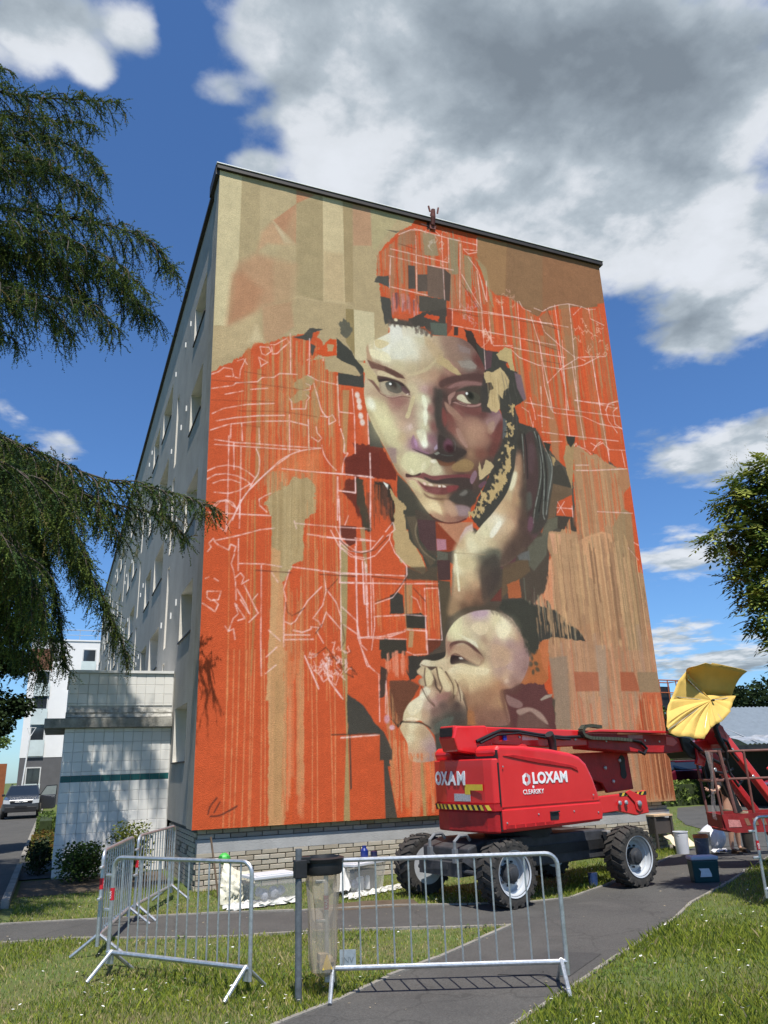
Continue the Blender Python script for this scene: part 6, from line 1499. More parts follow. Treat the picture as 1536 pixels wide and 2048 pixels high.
# wheels
def wheel_mesh():
    ty = MB(); r = .385; w = .15
    ty.lathe([(.24, -w + .01), (.29, -w), (.345, -w + .005), (.362, -w + .03), (.365, 0), (.362, w - .03), (.345, w - .005), (.29, w), (.24, w - .01)], 40, 'y')
    nl = 20
    for side in (-1, 1):
        for k in range(nl):                                     # chevron lugs
            a0 = 2 * math.pi * (k + (.5 if side > 0 else 0)) / nl
            vs_ = []
            for (t, y, rr_) in ((0, .0, .39), (.13, .0, .39), (.30, side * w, .372), (.17, side * w, .372), (.02, 0, .35), (.15, 0, .35), (.33, side * (w + .004), .315), (.17, side * (w + .004), .315)):
                vs_.append((rr_ * math.cos(a0 + t), y, rr_ * math.sin(a0 + t)))
            ty.add(vs_, [(0, 1, 2, 3), (4, 7, 6, 5), (0, 4, 5, 1), (1, 5, 6, 2), (2, 6, 7, 3), (3, 7, 4, 0)])
    rm = MB().lathe([(.245, -w + .004), (.262, -w - .004), (.255, -w + .02), (.235, -w + .03), (.225, -w + .075), (.205, -w + .08), (.195, -w + .13), (.10, -w + .135), (.0005, -w + .135)], 36, 'y')
    rm.lathe([(.24, w - .01), (.0005, w - .02)], 36, 'y')
    hb = MB().lathe([(.11, -w + .135), (.11, -w + .05), (.075, -w + .04), (.07, -w + .01), (.04, -w + .0), (.0005, -w + .0)], 12, 'y')
    for k in range(9):
        a0 = k * 2 * math.pi / 9; hb.lathe([(.014, 0), (.014, -.03), (.0005, -.03)], 6, 'y', (.135 * math.cos(a0), -w + .135, .135 * math.sin(a0)))
    return ty.mesh('tyre', M_tyre, True, 30), rm.mesh('rim', M_rim, True, 40), hb.mesh('hub', M_dgry, True, 30)
wt, wr, wh = wheel_mesh()
for (u, v, rz, sp) in ((.13, .12, R(0), .3), (2.40, .10, R(-2), .9), (.02, 1.66, R(180), .1), (2.36, 1.62, R(180), .5)):
    wo_ = put('wheel', wt, lift, (u, v, .385), (0, sp, rz)); put('rim', wr, wo_); put('hub', wh, wo_)
# chassis
ch = MB(); ch.prism([(-.2, .42), (.2, .36), (2.25, .36), (2.55, .42), (2.6, .62), (2.3, .72), (.1, .74), (-.2, .66)], 'y', .42, 1.34); ch.build('chassis', M_dgry, lift, bevel=.02)
ax = MB(); ax.box(.05, .21, .22, 1.56, .33, .45); ax.build('axle', M_dgry, lift, bevel=.01)
ax = MB(); ax.box(2.32, 2.46, .22, 1.52, .33, .47); ax.build('axle', M_dgry, lift, bevel=.01)
kn = MB(); kn.box(-.3, -.02, .5, 1.3, .34, .5); kn.beam((-.25, .45, .55), (-.05, .36, .4), .07, .07); kn.beam((-.28, .7, .45), (-.28, 1.2, .42), .06, .06); kn.tube([(-.22, .3, .40), (-.22, 1.4, .40)], .028, 8)
kn.build('steering_linkage', M_dgry, lift)
for v in (.55, 1.05):
    hk = MB(); hk.tube([(-.24, v, .55), (-.30, v, .62), (-.30, v, .74), (-.22, v, .80), (-.10, v, .80), (-.05, v, .74)], .022, 8); hk.beam((-.3, v, .5), (-.3, v, .66), .05, .06); hk.build('tie_hook', mat('hook_grey', (.20, .21, .22), .5, .3, .2, 8), lift)
MB().prism([(2.2, .70), (2.36, .70), (2.55, .44), (2.42, .40), (2.3, .45)], 'y', .30, .40).build('chassis_gusset', mat('gusset_grey', (.22, .22, .215), .6, 0, .2, 8), lift, bevel=.008)
MB().lathe([(.46, .70), (.46, .80), (.40, .84), (.0005, .84)], 32, 'z', (1.05, .85, 0)).build('slew_ring', M_blk, lift, True)
MB().box(.7, 2.3, .40, .418, .48, .60).build('chassis_plate', M_blk, lift)
# turret: hood, counterweight, far hood
hood_prof = [(.03, .835), (.015, 1.70), (-.02, 1.80), (.05, 1.855), (.45, 1.845), (.95, 1.80), (1.32, 1.745), (1.50, 1.69), (1.62, 1.60), (1.72, 1.42), (1.80, 1.20), (1.835, 1.02), (1.82, .90), (1.78, .865), (.6, .84)]
ho = MB(); ho.prism(hood_prof, 'y', 0, .42); hood = ho.build('hood', M_red, lift, bevel=.07, seg=4)
ho = MB(); ho.prism([(u, z) for u, z in hood_prof], 'y', .92, 1.26); ho.build('far_hood', M_red, lift, bevel=.07, seg=4)
MB().prism([(.02, .86), (1.75, .86), (1.7, 1.35), (1.4, 1.55), (.1, 1.70)], 'y', .425, .945).build('turret_deck', M_blk, lift)
MB().box(.004, .03, .004, .4, .86, 1.80).build('hood_gap', M_blk, lift)
# hood relief: raised crease, lower skirt line, vents, latch
cr = MB()
cr.prism([(.10, 1.73), (.28, 1.74), (.9, 1.655), (1.33, 1.585), (1.40, 1.56), (1.43, 1.50), (1.30, 1.55), (.7, 1.625), (.25, 1.70)], 'y', -.012, .03)
cr.build('hood_crease', M_redd, hood, bevel=.006)
MB().box(.03, 1.80, -.006, .02, 1.125, 1.135).build('hood_seam', M_redd, hood)
sk = MB(); sk.prism([(.02, .87), (.02, 1.10), (1.79, 1.10), (1.82, 1.0), (1.79, .89)], 'y', -.014, .02); sk.build('hood_skirt', M_red, hood, bevel=.01)
for i in range(5):
    MB().box(.06 + .17 * i, .20 + .17 * i, -.018, -.008, .885, .925).build('skirt_slot', M_redd, hood)
lt = MB(); lt.tube([(.83, -.03, 1.03), (.98, -.03, 1.035)], .010, 6); lt.box(.82, .97, -.019, -.012, .94, 1.04); lt.build('latch', M_blk, hood)
cw = MB(); cw.prism([(.0, .0), (-.06, .03), (-.10, .15), (-.12, .55), (-.12, .88), (-.06, 1.17), (.0, 1.26), (.03, 1.26), (.03, .0)], 'z', 1.17, 1.70); cwt = cw.build('counterweight', M_red, lift, bevel=.02)
cw = MB(); cw.prism([(.0, .02), (-.05, .04), (-.09, .15), (-.10, .55), (-.10, .88), (-.05, 1.15), (.03, 1.24), (.03, .02)], 'z', .835, 1.09); cw.build('counterweight_base', M_redd, lift, bevel=.03, seg=3)
cw = MB(); cw.prism([(.0, -.004), (-.07, .03), (-.12, .15), (-.135, .55), (-.135, .88), (-.07, 1.18), (.03, 1.27), (.03, -.004)], 'z', 1.09, 1.17); cw.build('stripe_ledge', M_redd, lift)
def cwx(v): return np.interp(v, [0, .03, .15, .55, .88, 1.17], [0, -.06, -.10, -.12, -.12, -.06])
def face_at(v):                                  # position and heading on the curved rear face
    d = .02; return cwx(v), math.atan2(-(cwx(v + d) - cwx(v - d)), 2 * d)
def ledx(v): return float(np.interp(v, [-.004, .03, .15, .55, .88, 1.18], [0, -.07, -.12, -.135, -.135, -.07])) - .003
for k in range(11):
    v0 = .06 + k * .1; st = MB()
    st.add([(ledx(v0), v0, 1.10), (ledx(v0 + .05), v0 + .05, 1.10), (ledx(v0 + .085), v0 + .085, 1.16), (ledx(v0 + .035), v0 + .035, 1.16)], [(0, 1, 2, 3)]); st.build('yellow_stripe', M_yel, cwt)
st = MB()
for k in range(11):
    v0 = .11 + k * .1; st.add([(ledx(v0) + .001, v0, 1.10), (ledx(v0 + .05) + .001, v0 + .05, 1.10), (ledx(v0 + .085) + .001, v0 + .085, 1.16), (ledx(v0 + .035) + .001, v0 + .035, 1.16)], [(0, 1, 2, 3)])
st.build('black_stripe', M_blk, cwt)
RX = R(90)
text('LOXAM', .185, M_white, hood, (.575, -.004, 1.385), (RX, 0, 0), bold=.007)
text('CLEARSKY', .078, M_white, hood, (.395, -.004, 1.262), (RX, 0, 0), bold=.0005)
lg = MB(); E_ = .0
def chev(mb, cx_, cz_, r, flip, y):
    o = [(-.08, 1), (-.85, .55), (-.85, -.55), (-.08, -1), (-.08, -.42), (-.38, -.25), (-.38, .25), (-.08, .42)]
    o = [((-x if flip else x) * r + cx_, z * r + cz_) for x, z in o]; mb.prism(o, 'y', y, y + .002)
chev(lg, .475, 1.437, .078, False, -.003); lg.build('logo', M_white, hood)
lg = MB(); chev(lg, .475, 1.437, .078, True, -.003); lg.build('logo', mat('grey_decal', (.55, .5, .52), .5, 0, .05), hood)
# dot of the round mark over the small lettering
MB().lathe([(.018, -.0035), (.0005, -.0035)], 12, 'y', (.582, 0, 1.345)).build('logo', M_white, hood)
RL = (RX, 0, R(-90))
for i, (chr_, v) in enumerate((('O', 1.17), ('X', .985), ('A', .82), ('M', .645))):
    x_, an = face_at(v - .06); text(chr_, .225, M_white, cwt, (float(cwx(v)) - .007, v, 1.40), (RX, 0, R(-90) + an), bold=.009)
MB().box(-.1235, -.1215, .16, .50, 1.33, 1.40).build('warning_label', M_yel, cwt)
MB().box(-.1235, -.1215, .40, .50, 1.28, 1.33).build('warning_label', M_yel, cwt)
MB().box(-.1225, -.1205, .40, .72, 1.20, 1.29).build('data_plate', mat('plate_grey', (.5, .5, .52), .4, .3, .3, 60), cwt)
# turret rear top block and boom root
MB().prism([(-.16, 1.80), (-.22, 1.97), (-.17, 2.115), (.35, 2.125), (.45, 1.86), (.2, 1.75)], 'y', .54, .86).build('boom_root', M_red, lift, bevel=.02)
MB().box(-.225, -.205, .58, .82, 1.99, 2.10).build('boom_cap', M_blk, lift)
bo = MB(); bo.prism([(-.2, 1.93), (-.2, 2.125), (1.6, 2.075), (3.0, 2.04), (3.0, 1.85), (1.6, 1.83), (.6, 1.87)], 'y', .56, .84); bo.build('upper_boom', M_red, lift, bevel=.014)
bo = MB(); bo.prism([(2.15, 2.02), (2.5, 2.065), (4.10, 2.035), (4.12, 2.0), (2.5, 2.03)], 'y', .46, .92); bo.build('boom_flange', M_red, lift, bevel=.006)
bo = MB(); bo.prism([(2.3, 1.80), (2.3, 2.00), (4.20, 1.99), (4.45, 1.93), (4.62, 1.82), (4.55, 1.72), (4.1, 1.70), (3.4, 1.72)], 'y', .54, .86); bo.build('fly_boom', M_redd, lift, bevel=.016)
MB().prism([(4.12, 1.96), (4.30, 1.94), (4.42, 1.86), (4.28, 1.80), (4.10, 1.82)], 'y', .535, .56).build('boom_plate', M_red, lift, bevel=.008)
MB().box(3.2, 3.55, .535, .545, 1.93, 1.985).build('faded_label', mat('faded_pink', (.55, .22, .2), .6, 0, .3, 30), lift)
for u in (.25, .9, 1.45): MB().prism([(u, 1.84), (u + .1, 1.90), (u + .2, 1.84)], 'y', .55, .85).build('boom_lug', M_red, lift, bevel=.006)
# riser / mast plates behind the hood
ri = MB(); ri.prism([(1.75, .88), (1.75, 1.12), (2.4, 1.14), (3.2, 1.16), (3.42, 1.18), (3.45, .86), (3.15, .84), (2.75, .92)], 'y', .52, .60); ri.build('mast_foot', M_red, lift, bevel=.012)
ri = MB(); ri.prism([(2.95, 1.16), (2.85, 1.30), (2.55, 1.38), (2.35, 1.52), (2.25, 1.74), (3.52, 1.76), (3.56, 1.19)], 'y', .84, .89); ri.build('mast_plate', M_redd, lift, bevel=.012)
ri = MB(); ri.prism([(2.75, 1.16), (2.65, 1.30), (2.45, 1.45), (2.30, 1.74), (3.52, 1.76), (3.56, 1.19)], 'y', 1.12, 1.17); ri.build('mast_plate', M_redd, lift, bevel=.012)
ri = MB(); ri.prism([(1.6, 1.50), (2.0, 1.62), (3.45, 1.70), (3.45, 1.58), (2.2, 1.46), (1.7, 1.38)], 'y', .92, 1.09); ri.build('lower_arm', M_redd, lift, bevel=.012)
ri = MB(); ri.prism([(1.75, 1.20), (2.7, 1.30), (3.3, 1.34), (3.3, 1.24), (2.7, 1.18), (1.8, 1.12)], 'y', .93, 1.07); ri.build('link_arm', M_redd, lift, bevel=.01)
for (u, z, r_) in ((2.78, 1.03, .035), (2.92, 1.03, .035), (3.22, 1.0, .045), (2.95, 1.52, .03), (3.1, 1.32, .028), (3.3, 1.62, .03), (2.45, 1.6, .03)):
    MB().lathe([(r_, .50), (r_, .485), (r_ * .6, .475), (.0005, .475)], 10, 'y', (u, .0 if z < 1.1 else .34, z)).build('pin', M_steel, lift, True)
MB().prism([(3.13, 1.02), (3.15, .92), (3.22, .885), (3.30, .92), (3.32, 1.04), (3.27, 1.12), (3.05, 1.2), (2.95, 1.17)], 'y', .503, .52).build('mast_ear', M_red, lift, bevel=.006)
for z in (1.42, 1.62):
    MB().lathe([(.075, .836), (.0005, .836)], 16, 'y', (3.36, 0, z)).build('mast_hole', M_blk, lift)
MB().box(3.30, 3.42, .833, .837, 1.42, 1.62).build('mast_hole', M_blk, lift)
for k in range(5):
    st = MB(); v0 = 2.86 + k * .11; st.add([(v0, .517, 1.12), (v0 + .05, .517, 1.12), (v0 + .09, .517, 1.165), (v0 + .04, .517, 1.165)], [(0, 1, 2, 3)]); st.build('yellow_stripe', M_yel, lift)
MB().box(2.82, 3.44, .5175, .519, 1.117, 1.168).build('black_stripe', M_blk, lift)
M_wlab = mat('small_label', (.62, .60, .55), .5, 0, .35, 60)
for (u, z) in ((.08, .95), (.08, 1.6), (1.66, 1.2), (1.72, .98), (.62, 1.02), (1.26, 1.02)): MB().lathe([(.012, -.016), (.010, -.022), (.0005, -.022)], 8, 'y', (u, 0, z)).build('bolt', M_steel, hood)
MB().box(.0, .02, -.012, .004, 1.15, 1.65).build('hinge_strip', M_blk, hood)
for (u, z) in ((.4, 2.0), (.95, 1.97), (1.75, 1.95), (2.05, 1.93), (2.7, 1.90), (3.6, 1.9), (3.95, 1.88)): MB().lathe([(.018, .56), (.016, .546), (.0005, .546)], 8, 'y', (u, -.0 if u < 2.2 else -.01, z)).build('bolt', M_steel, lift)
MB().box(1.0, 1.3, .552, .556, 1.93, 2.0).build('boom_label', M_wlab, lift)
# exhaust, hoses, cable chain
ex = MB(); ex.tube([(1.42, .40, 1.60), (1.42, .40, 1.80), (1.39, .38, 1.93), (1.33, .36, 2.0)], [.055, .055, .06, .06], 12); ex.build('exhaust', M_blk, lift, True)
hs = MB()
hs.tube([(.15, .53, 1.92), (.45, .53, 2.02), (.6, .53, 2.06), (.9, .53, 2.05), (1.3, .53, 2.0), (1.8, .53, 1.96), (2.3, .53, 1.97)], .022, 8); hs.tube([(.2, .51, 1.90), (.5, .51, 2.0), (.9, .51, 2.02), (1.4, .51, 1.96), (1.9, .51, 1.93)], .015, 6)
hs.tube([(3.15, .52, 1.92), (3.45, .51, 1.88), (3.58, .51, 1.78), (3.5, .51, 1.70), (3.38, .51, 1.74)], .022, 8)
hs.build('hose', M_hose, lift, True)
chn = MB()
pth = [(2.55, 2.10), (2.35, 2.12), (2.2, 2.11), (2.13, 2.05), (2.17, 1.98), (2.3, 1.945), (2.6, 1.935), (2.9, 1.925), (3.2, 1.905)]
pp = [(np.interp(t, np.linspace(0, 1, len(pth)), [p[0] for p in pth]), np.interp(t, np.linspace(0, 1, len(pth)), [p[1] for p in pth])) for t in np.linspace(0, 1, 36)]
for a, b in zip(pp, pp[1:]):
    chn.beam((a[0], .50, a[1]), (a[0] + (b[0] - a[0]) * .86, .50, a[1] + (b[1] - a[1]) * .86), .09, .045)
chn.build('cable_chain', mat('chain_olive', (.06, .065, .045), .6, 0, .3, 20), lift)
MB().box(.62, .68, .515, .535, 1.93, 2.02).build('blue_fitting', mat('blue_plastic', (.01, .03, .3), .5, 0, .1), lift)
# knuckle and jib
kc = MB(); kc.prism([(4.45, 1.95), (4.7, 1.93), (4.85, 1.75), (4.8, 1.58), (4.62, 1.62), (4.5, 1.75)], 'y', .50, .90); kc.build('knuckle', M_blk, lift, bevel=.02)
kc = MB(); kc.prism([(4.78, 1.80), (4.92, 1.78), (5.0, 1.60), (4.92, 1.48), (4.72, 1.52), (4.78, 1.62)], 'y', .46, .52); kc.build('knuckle_plate', M_red, lift, bevel=.012)
kc = MB(); kc.prism([(4.85, 1.86), (5.35, 1.90), (5.42, 1.78), (5.2, 1.68), (4.9, 1.70)], 'y', .60, .84); kc.build('jib_link', M_red, lift, bevel=.012)
jb = MB(); jb.beam((5.42, .45, 2.06), (7.15, .45, .42), .10, .15); jb.build('jib_arm', M_red, lift, bevel=.015)
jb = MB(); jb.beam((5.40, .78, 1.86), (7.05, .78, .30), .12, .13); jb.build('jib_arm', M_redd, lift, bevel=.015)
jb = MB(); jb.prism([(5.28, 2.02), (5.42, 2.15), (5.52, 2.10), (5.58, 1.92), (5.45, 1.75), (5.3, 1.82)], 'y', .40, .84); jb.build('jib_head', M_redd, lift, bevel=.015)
jh = MB()
jh.tube([(5.30, .36, 2.16), (5.22, .36, 2.08), (5.25, .34, 1.9), (5.36, .34, 1.75), (5.4, .36, 1.6)], .045, 8); jh.tube([(4.62, .44, 1.86), (4.95, .40, 1.62), (5.22, .38, 1.52), (5.4, .38, 1.6), (5.42, .38, 1.8)], .03, 8)
jh.tube([(5.0, .38, 1.55), (5.0, .38, 1.40), (5.3, .38, 1.36), (5.55, .38, 1.42)], .022, 8); jh.tube([(5.38, .36, 1.6), (5.42, .36, 1.35), (5.6, .36, 1.15), (5.75, .36, 1.25)], .022, 8); jh.tube([(5.2, .37, 1.95), (5.45, .33, 1.85), (5.55, .33, 1.65), (5.7, .35, 1.55)], .025, 8)
jh.build('jib_hose', M_hose, lift, True)
for (u, z) in ((5.62, 1.72), (5.05, 1.42), (6.1, 1.28)): MB().lathe([(.035, .37), (.03, .36), (.0005, .36)], 10, 'y', (u, 0, z)).build('pin', M_steel, lift, True)
# basket
bk0, bk1, bv0, bv1 = 4.55, 6.55, .05, .80
basket = bpy.data.objects.new('basket', None); C.objects.link(basket); basket.parent = lift; basket.location = (bk0, bv0, 0); basket.rotation_euler = (0, 0, R(-38))
pan = MB(); pan.prism([(bk0, .78), (bk0 + .04, .56), (bk0 + .16, .52), (bk1, .52), (bk1, .80), (bk0 + .9, .80)], 'y', bv0, bv0 + .03); pan.prism([(bk0, .78), (bk0 + .04, .56), (bk0 + .16, .52), (bk1, .52), (bk1, .80)], 'y', bv1 - .03, bv1); pan.box(bk0 + .05, bk1, bv0 + .03, bv1 - .03, .53, .56); pan.box(bk0, bk0 + .03, bv0 + .03, bv1 - .03, .58, .78)
pan.build('basket_pan', mat('pan_dark', (.24, .016, .016), .6, 0, .35, 6, .15, 30), basket)  # darker red than the rest of the lift
for (u, v) in ((bk0 + .02, bv0 + .03), (bk0 + .02, bv1 - .03), (bk0 + .75, bv1 - .03), (bk1 - .5, bv1 - .03)):
    MB().tube([(u, v, .75), (u - .06 * (u < bk0 + .3), v, 1.70)], .021, 8).build('basket_post', mat('post_dusty', (.17, .075, .06), .6, 0, .3, 12), basket, True)
MB().tube([(bk0 + .22, bv0 + .03, .80), (bk0 + .12, bv0 + .03, 1.72)], .030, 8).build('basket_post', MATS['post_dusty'], basket, True)
MB().beam((bk0 + .30, bv0 + .12, .80), (bk0 + .16, bv0 + .12, 1.28), .08, .1).build('control_bracket', M_blk, basket)
for (z, n_) in ((1.70, 'top_rail'), (1.27, 'middle_rail')):
    MB().tube([(bk0 + .12, bv0 + .03, z), (bk0 - .04, bv0 + .05, z), (bk0 - .04, bv1 - .05, z), (bk0 + .1, bv1 - .03, z), (bk1 - .2, bv1 - .03, z)], .019, 8).build(n_, MATS['post_dusty'], basket, True)
MB().beam((5.35, .02, 1.45), (5.80, .02, .80), .03, .07).build('basket_bracket', M_red, basket, bevel=.01)
MB().prism([(5.55, .80), (5.62, 1.25), (6.0, 1.22), (6.4, .92), (6.4, .80)], 'y', bv0 - .02, bv0 + .0).build('basket_cheek', M_red, basket, bevel=.01)
MB().box(5.88, 6.06, bv0 - .024, bv0 - .021, .86, 1.10).build('cheek_opening', M_blk, basket)
st = MB(); st.box(5.65, 5.77, bv0 - .006, bv0 - .003, .60, .78); st.build('warning_label', M_yel, basket); MB().lathe([(.03, bv0 - .008), (.0005, bv0 - .008)], 10, 'y', (5.71, 0, .73)).build('warning_symbol', M_blk, basket)
for k in range(3): MB().prism([(4.9 + .12 * k, .62), (4.96 + .12 * k, .62), (4.93 + .12 * k, .72), (4.87 + .12 * k, .72)], 'y', bv0 - .004, bv0 - .002).build('stripe', mat('worn_stripe', (.25, .12, .07), .7, 0, .3, 20), basket)
MB().prism([(4.63, .60), (4.82, .60), (4.80, .70), (4.63, .71)], 'y', bv0 - .004, bv0 - .002).build('label_patch', MATS['faded_pink'], basket)
# torn dust sheet hanging on the basket corner
M_film = mat('plastic_film', (.62, .56, .52), .35, 0, .15, 9, .3, 25, .5, 0, 0, .22)
fv = []; ff_ = []
for i in range(9):
    for j in range(4):
        t = i / 8; fv.append((bk0 - .12 + .05 * math.sin(3 * t + j) + .024 * j * (1.4 - t), bv0 - .04 + .03 * math.sin(5 * t + 2 * j), 1.72 - .95 * t - .02 * j))
for i in range(8):
    for j in range(3): ff_.append((i * 4 + j, i * 4 + j + 1, (i + 1) * 4 + j + 1, (i + 1) * 4 + j))
tag(MB().add(fv, ff_).build('plastic_film', M_film, basket, True), 'torn clear plastic hanging from the basket corner')
for o in basket.children: o.location = (-bk0, -bv0, o.location.z)
# paint things lying in the basket
M_cup = mat('card_tan', (.50, .40, .26), .8)
for k, (u, v, m_, nm, lb) in enumerate(((4.98, .35, M_cup, 'paint_tub', 'tan paint tub standing in the basket'), (4.78, .3, M_white, 'paint_pot', 'small white paint pot at the basket corner'), (5.22, .3, mat('rag_white', (.7, .7, .72), .9, 0, .1), 'rag', 'crumpled white rag lying in the basket'))):
    a = math.radians(12); du, dv_, b_ = u - bk0, v - bv0, R(-38); u = bk0 + du * math.cos(b_) - dv_ * math.sin(b_); v = bv0 + du * math.sin(b_) + dv_ * math.cos(b_); x = 3.1 + u * math.cos(a) - v * math.sin(a); y = -3.68 + u * math.sin(a) + v * math.cos(a)
    if nm == 'rag':
        q = MB(); q.ball((0, 0, .05), .09, 9, 6, (1.3, 1, .6)); q.v = [(p[0] * random.uniform(.7, 1.3), p[1] * random.uniform(.7, 1.3), p[2] * random.uniform(.8, 1.5)) for p in q.v]
    else: q = MB().lathe([(.0005, .0), (.055, 0), (.075, .24 if k == 0 else .16), (.066, .24 if k == 0 else .16), (.05, .02), (.0005, .02)], 14)
    tag(q.build(nm, m_, None, True, loc=(x, y, .562)), lb, 'paint tub' if nm != 'rag' else 'rag')
# ------------------------------------------------------------------ yellow parasol in the basket
def world_at(u, v, z): a = R(12); return Vector((3.1 + u * math.cos(a) - v * math.sin(a), -3.68 + u * math.sin(a) + v * math.cos(a), z))
M_par = mat('parasol_canvas', (.66, .44, .11), .8, 0, .07, 5, .25, 60)
par = thing('parasol', 'torn yellow parasol tilted over the lift basket', 'parasol', (0, 0, 0))
hub = Vector((8.041,-2.35,2.512))
low = [(7.619,-2.35,2.853), (7.615,-2.35,2.991), (7.403,-2.35,2.826), (7.227,-2.35,2.58), (7.052,-2.417,2.429), (6.847,-2.552,2.138), (6.827,-2.596,2.043), (6.917,-2.63,1.96), (7.202,-2.63,1.932), (7.474,-2.63,1.893), (7.671,-2.591,2.044), (7.856,-2.552,2.127), (8.036,-2.529,2.174), (8.303,-2.462,2.323), (8.424,-2.406,2.451), (8.571,-2.356,2.569)]
inn = [(7.76,-2.21,2.864), (7.799,-2.21,2.769), (7.844,-2.21,2.669), (7.934,-2.21,2.625), (8.013,-2.21,2.604), (8.132,-2.21,2.609), (8.283,-2.21,2.607), (8.47,-2.21,2.605), (8.647,-2.21,2.588)]
topr = [(7.53,-2.51,3.027), (7.674,-2.51,3.054), (7.882,-2.51,3.107), (8.011,-2.51,3.088), (8.04,-2.51,3.11), (8.276,-2.51,3.076), (8.505,-2.51,3.035), (8.673,-2.51,3.018), (8.794,-2.51,2.981)]
pm = MB(); rl0 = random.Random(4)
rim = [Vector(p) for p in low] + [Vector(inn[8]), Vector(inn[6]), Vector(inn[4]), Vector(inn[2])]
sub = []
for a_, b_ in zip(rim, rim[1:] + rim[:1]):
    for k in range(3): sub.append(a_.lerp(b_, k / 3) + (Vector((0, .02 * (k % 2), -.012 * (k == 1))) if len(sub) < 45 else Vector((0, -.01, .012))))
NR = 9; ring = []; am = [rl0.uniform(-1, 1) * (1 if k % 5 else 1.8) for k in range(len(sub))]; am = [(am[k - 1] + 2 * am[k] + am[(k + 1) % len(am)]) / 3.2 for k in range(len(am))]
for j in range(1, NR + 1):
    t = j / NR
    for i, q in enumerate(sub):
        p = hub.lerp(q, t); wv = (am[i] * .045 * t * (1.25 - t) + math.sin(i * .37 + 4 * t) * .014 * t)
        sag = -.045 * math.sin(math.pi * t) if i < 48 else 0
        ring.append((p.x - .3 * wv, p.y - sag - wv, p.z + .03 * math.sin(math.pi * t) + .3 * wv))
n = len(sub); pm.add([tuple(hub)] + ring, [(0, 1 + i, 1 + (i + 1) % n) for i in range(n)] + [(1 + j * n + i, 1 + (j + 1) * n + i, 1 + (j + 1) * n + (i + 1) % n, 1 + j * n + (i + 1) % n) for j in range(NR - 1) for i in range(n)])
fl = []
for j in range(6):
    t = j / 5
    for a_, b_ in zip(inn, topr):
        p = Vector(a_).lerp(Vector(b_), t); fl.append((p.x, p.y + .05 * math.sin(math.pi * t) + .015 * math.sin(9 * p.x + 4 * t), p.z + .05 * math.sin(math.pi * t)))
pm.add(fl, [(j * 9 + i, j * 9 + i + 1, (j + 1) * 9 + i + 1, (j + 1) * 9 + i) for j in range(5) for i in range(8)])
po = pm.build('canopy', M_par, par, True); sd = po.modifiers.new('thick', 'SOLIDIFY'); sd.thickness = .004
MB().tube([tuple(hub + Vector((0, -.05, .01))), tuple(hub), tuple(hub + Vector((.05, .55, -.55))), tuple(world_at(5.2, .55, .56))], [.012, .014, .014, .014], 8).build('pole', M_blk, par, True)
MB().ball(tuple(hub + Vector((0, -.045, 0))), .022, 8, 6).build('finial', M_blk, par, True)
rb = MB()
for k in (0, 3, 6, 9, 12, 15): rb.tube([tuple(hub + Vector((0, .04, 0))), tuple(hub.lerp(Vector(low[k]), .55) + Vector((0, .03, 0))), tuple(Vector(low[k]) + Vector((0, .012, 0)))], .005, 5)
rb.build('ribs', M_steel, par)


# ------------------------------------------------------------------ crowd barriers
def barrier_proto(L, nb):
    root = bpy.data.objects.new('crowd_barrier', None); C.objects.link(root); H = .95; zb = .19; rc = .09
    fr = MB(); fr.tube([(0, 0, .10), (0, 0, H - rc)] + [(rc - rc * math.cos(a), 0, H - rc + rc * math.sin(a)) for a in np.linspace(.26, 1.57, 6)] + [(L - rc + rc * math.sin(a), 0, H - rc + rc * math.cos(a)) for a in np.linspace(0, 1.31, 6)] + [(L, 0, H - rc), (L, 0, .10)], .0175, 10)
    fr.build('frame', M_steel, root, True)
    MB().tube([(-.01, 0, zb), (L + .0, 0, zb)], .019, 10).build('bottom_rail', M_steel, root, True)
    me = MB().tube([(0, 0, zb), (0, 0, H - .01)], .0075, 6).mesh('bar', M_steel, True)
    for k in range(nb): put('bar', me, root, ((k + 1) * L / (nb + 1), 0, 0))
    lg_ = MB(); lg_.tube([(0, 0, .20), (0, -.25, .012)], .0165, 8); lg_ = lg_.mesh('leg', M_steel, True)
    for x in (.045, L - .04):
        put('leg', lg_, root, (x, 0, 0)); put('leg', lg_, root, (x, 0, 0), (0, 0, R(180)))
    pm = MB().box(-.02, .04, -.012, .012, .10, .18).mesh('foot_plate', M_steel)
    put('foot_plate', pm, root, (.02, 0, 0)); put('foot_plate', pm, root, (L - .04, 0, 0))
    for z in (.80, .52):
        MB().box(-.085, .01, -.016, .016, z - .013, z + .013).build('hook', M_steel, root, bevel=.006)
    stk = MB().lathe([(.0195, .60), (.0195, .70)], 10).build('red_sticker', mat('sticker_red', (.55, .02, .03), .5, 0, .1, 20), root)
    text('VAR', .035, M_white, stk, (-.012, -.0205, .605), (R(90), R(-90), 0), ext=.0005).location = (.012, -.021, .61)
    return root
def place_barrier(p, a, b, label, rot=0):
    o = p; o.location = (a[0], a[1], 0); o.rotation_euler = (0, 0, math.atan2(b[1] - a[1], b[0] - a[0]))
    tag(o, label, 'barrier', 'steel crowd barriers around the work area')
bA = barrier_proto(1.58, 13)
place_barrier(bA, (-1.37, -4.42), (-.40, -5.66), 'galvanised crowd barrier standing on the near lawn, left of the waste bag')
bB = barrier_proto(1.84, 13)
place_barrier(bB, (.13, -5.98), (1.80, -6.72), 'galvanised crowd barrier standing across the asphalt path in front')
pl = MB(); pl.box(.10, .225, -.004, .004, .20, .315); tp = pl.build('name_plate', mat('grey_plate', (.33, .38, .40), .5, .3, .2, 25), bB); text('JNV', .06, mat('plate_ink', (.16, .19, .20), .6), tp, (.112, -.0055, .225), (R(90), 0, 0), ext=.0005)
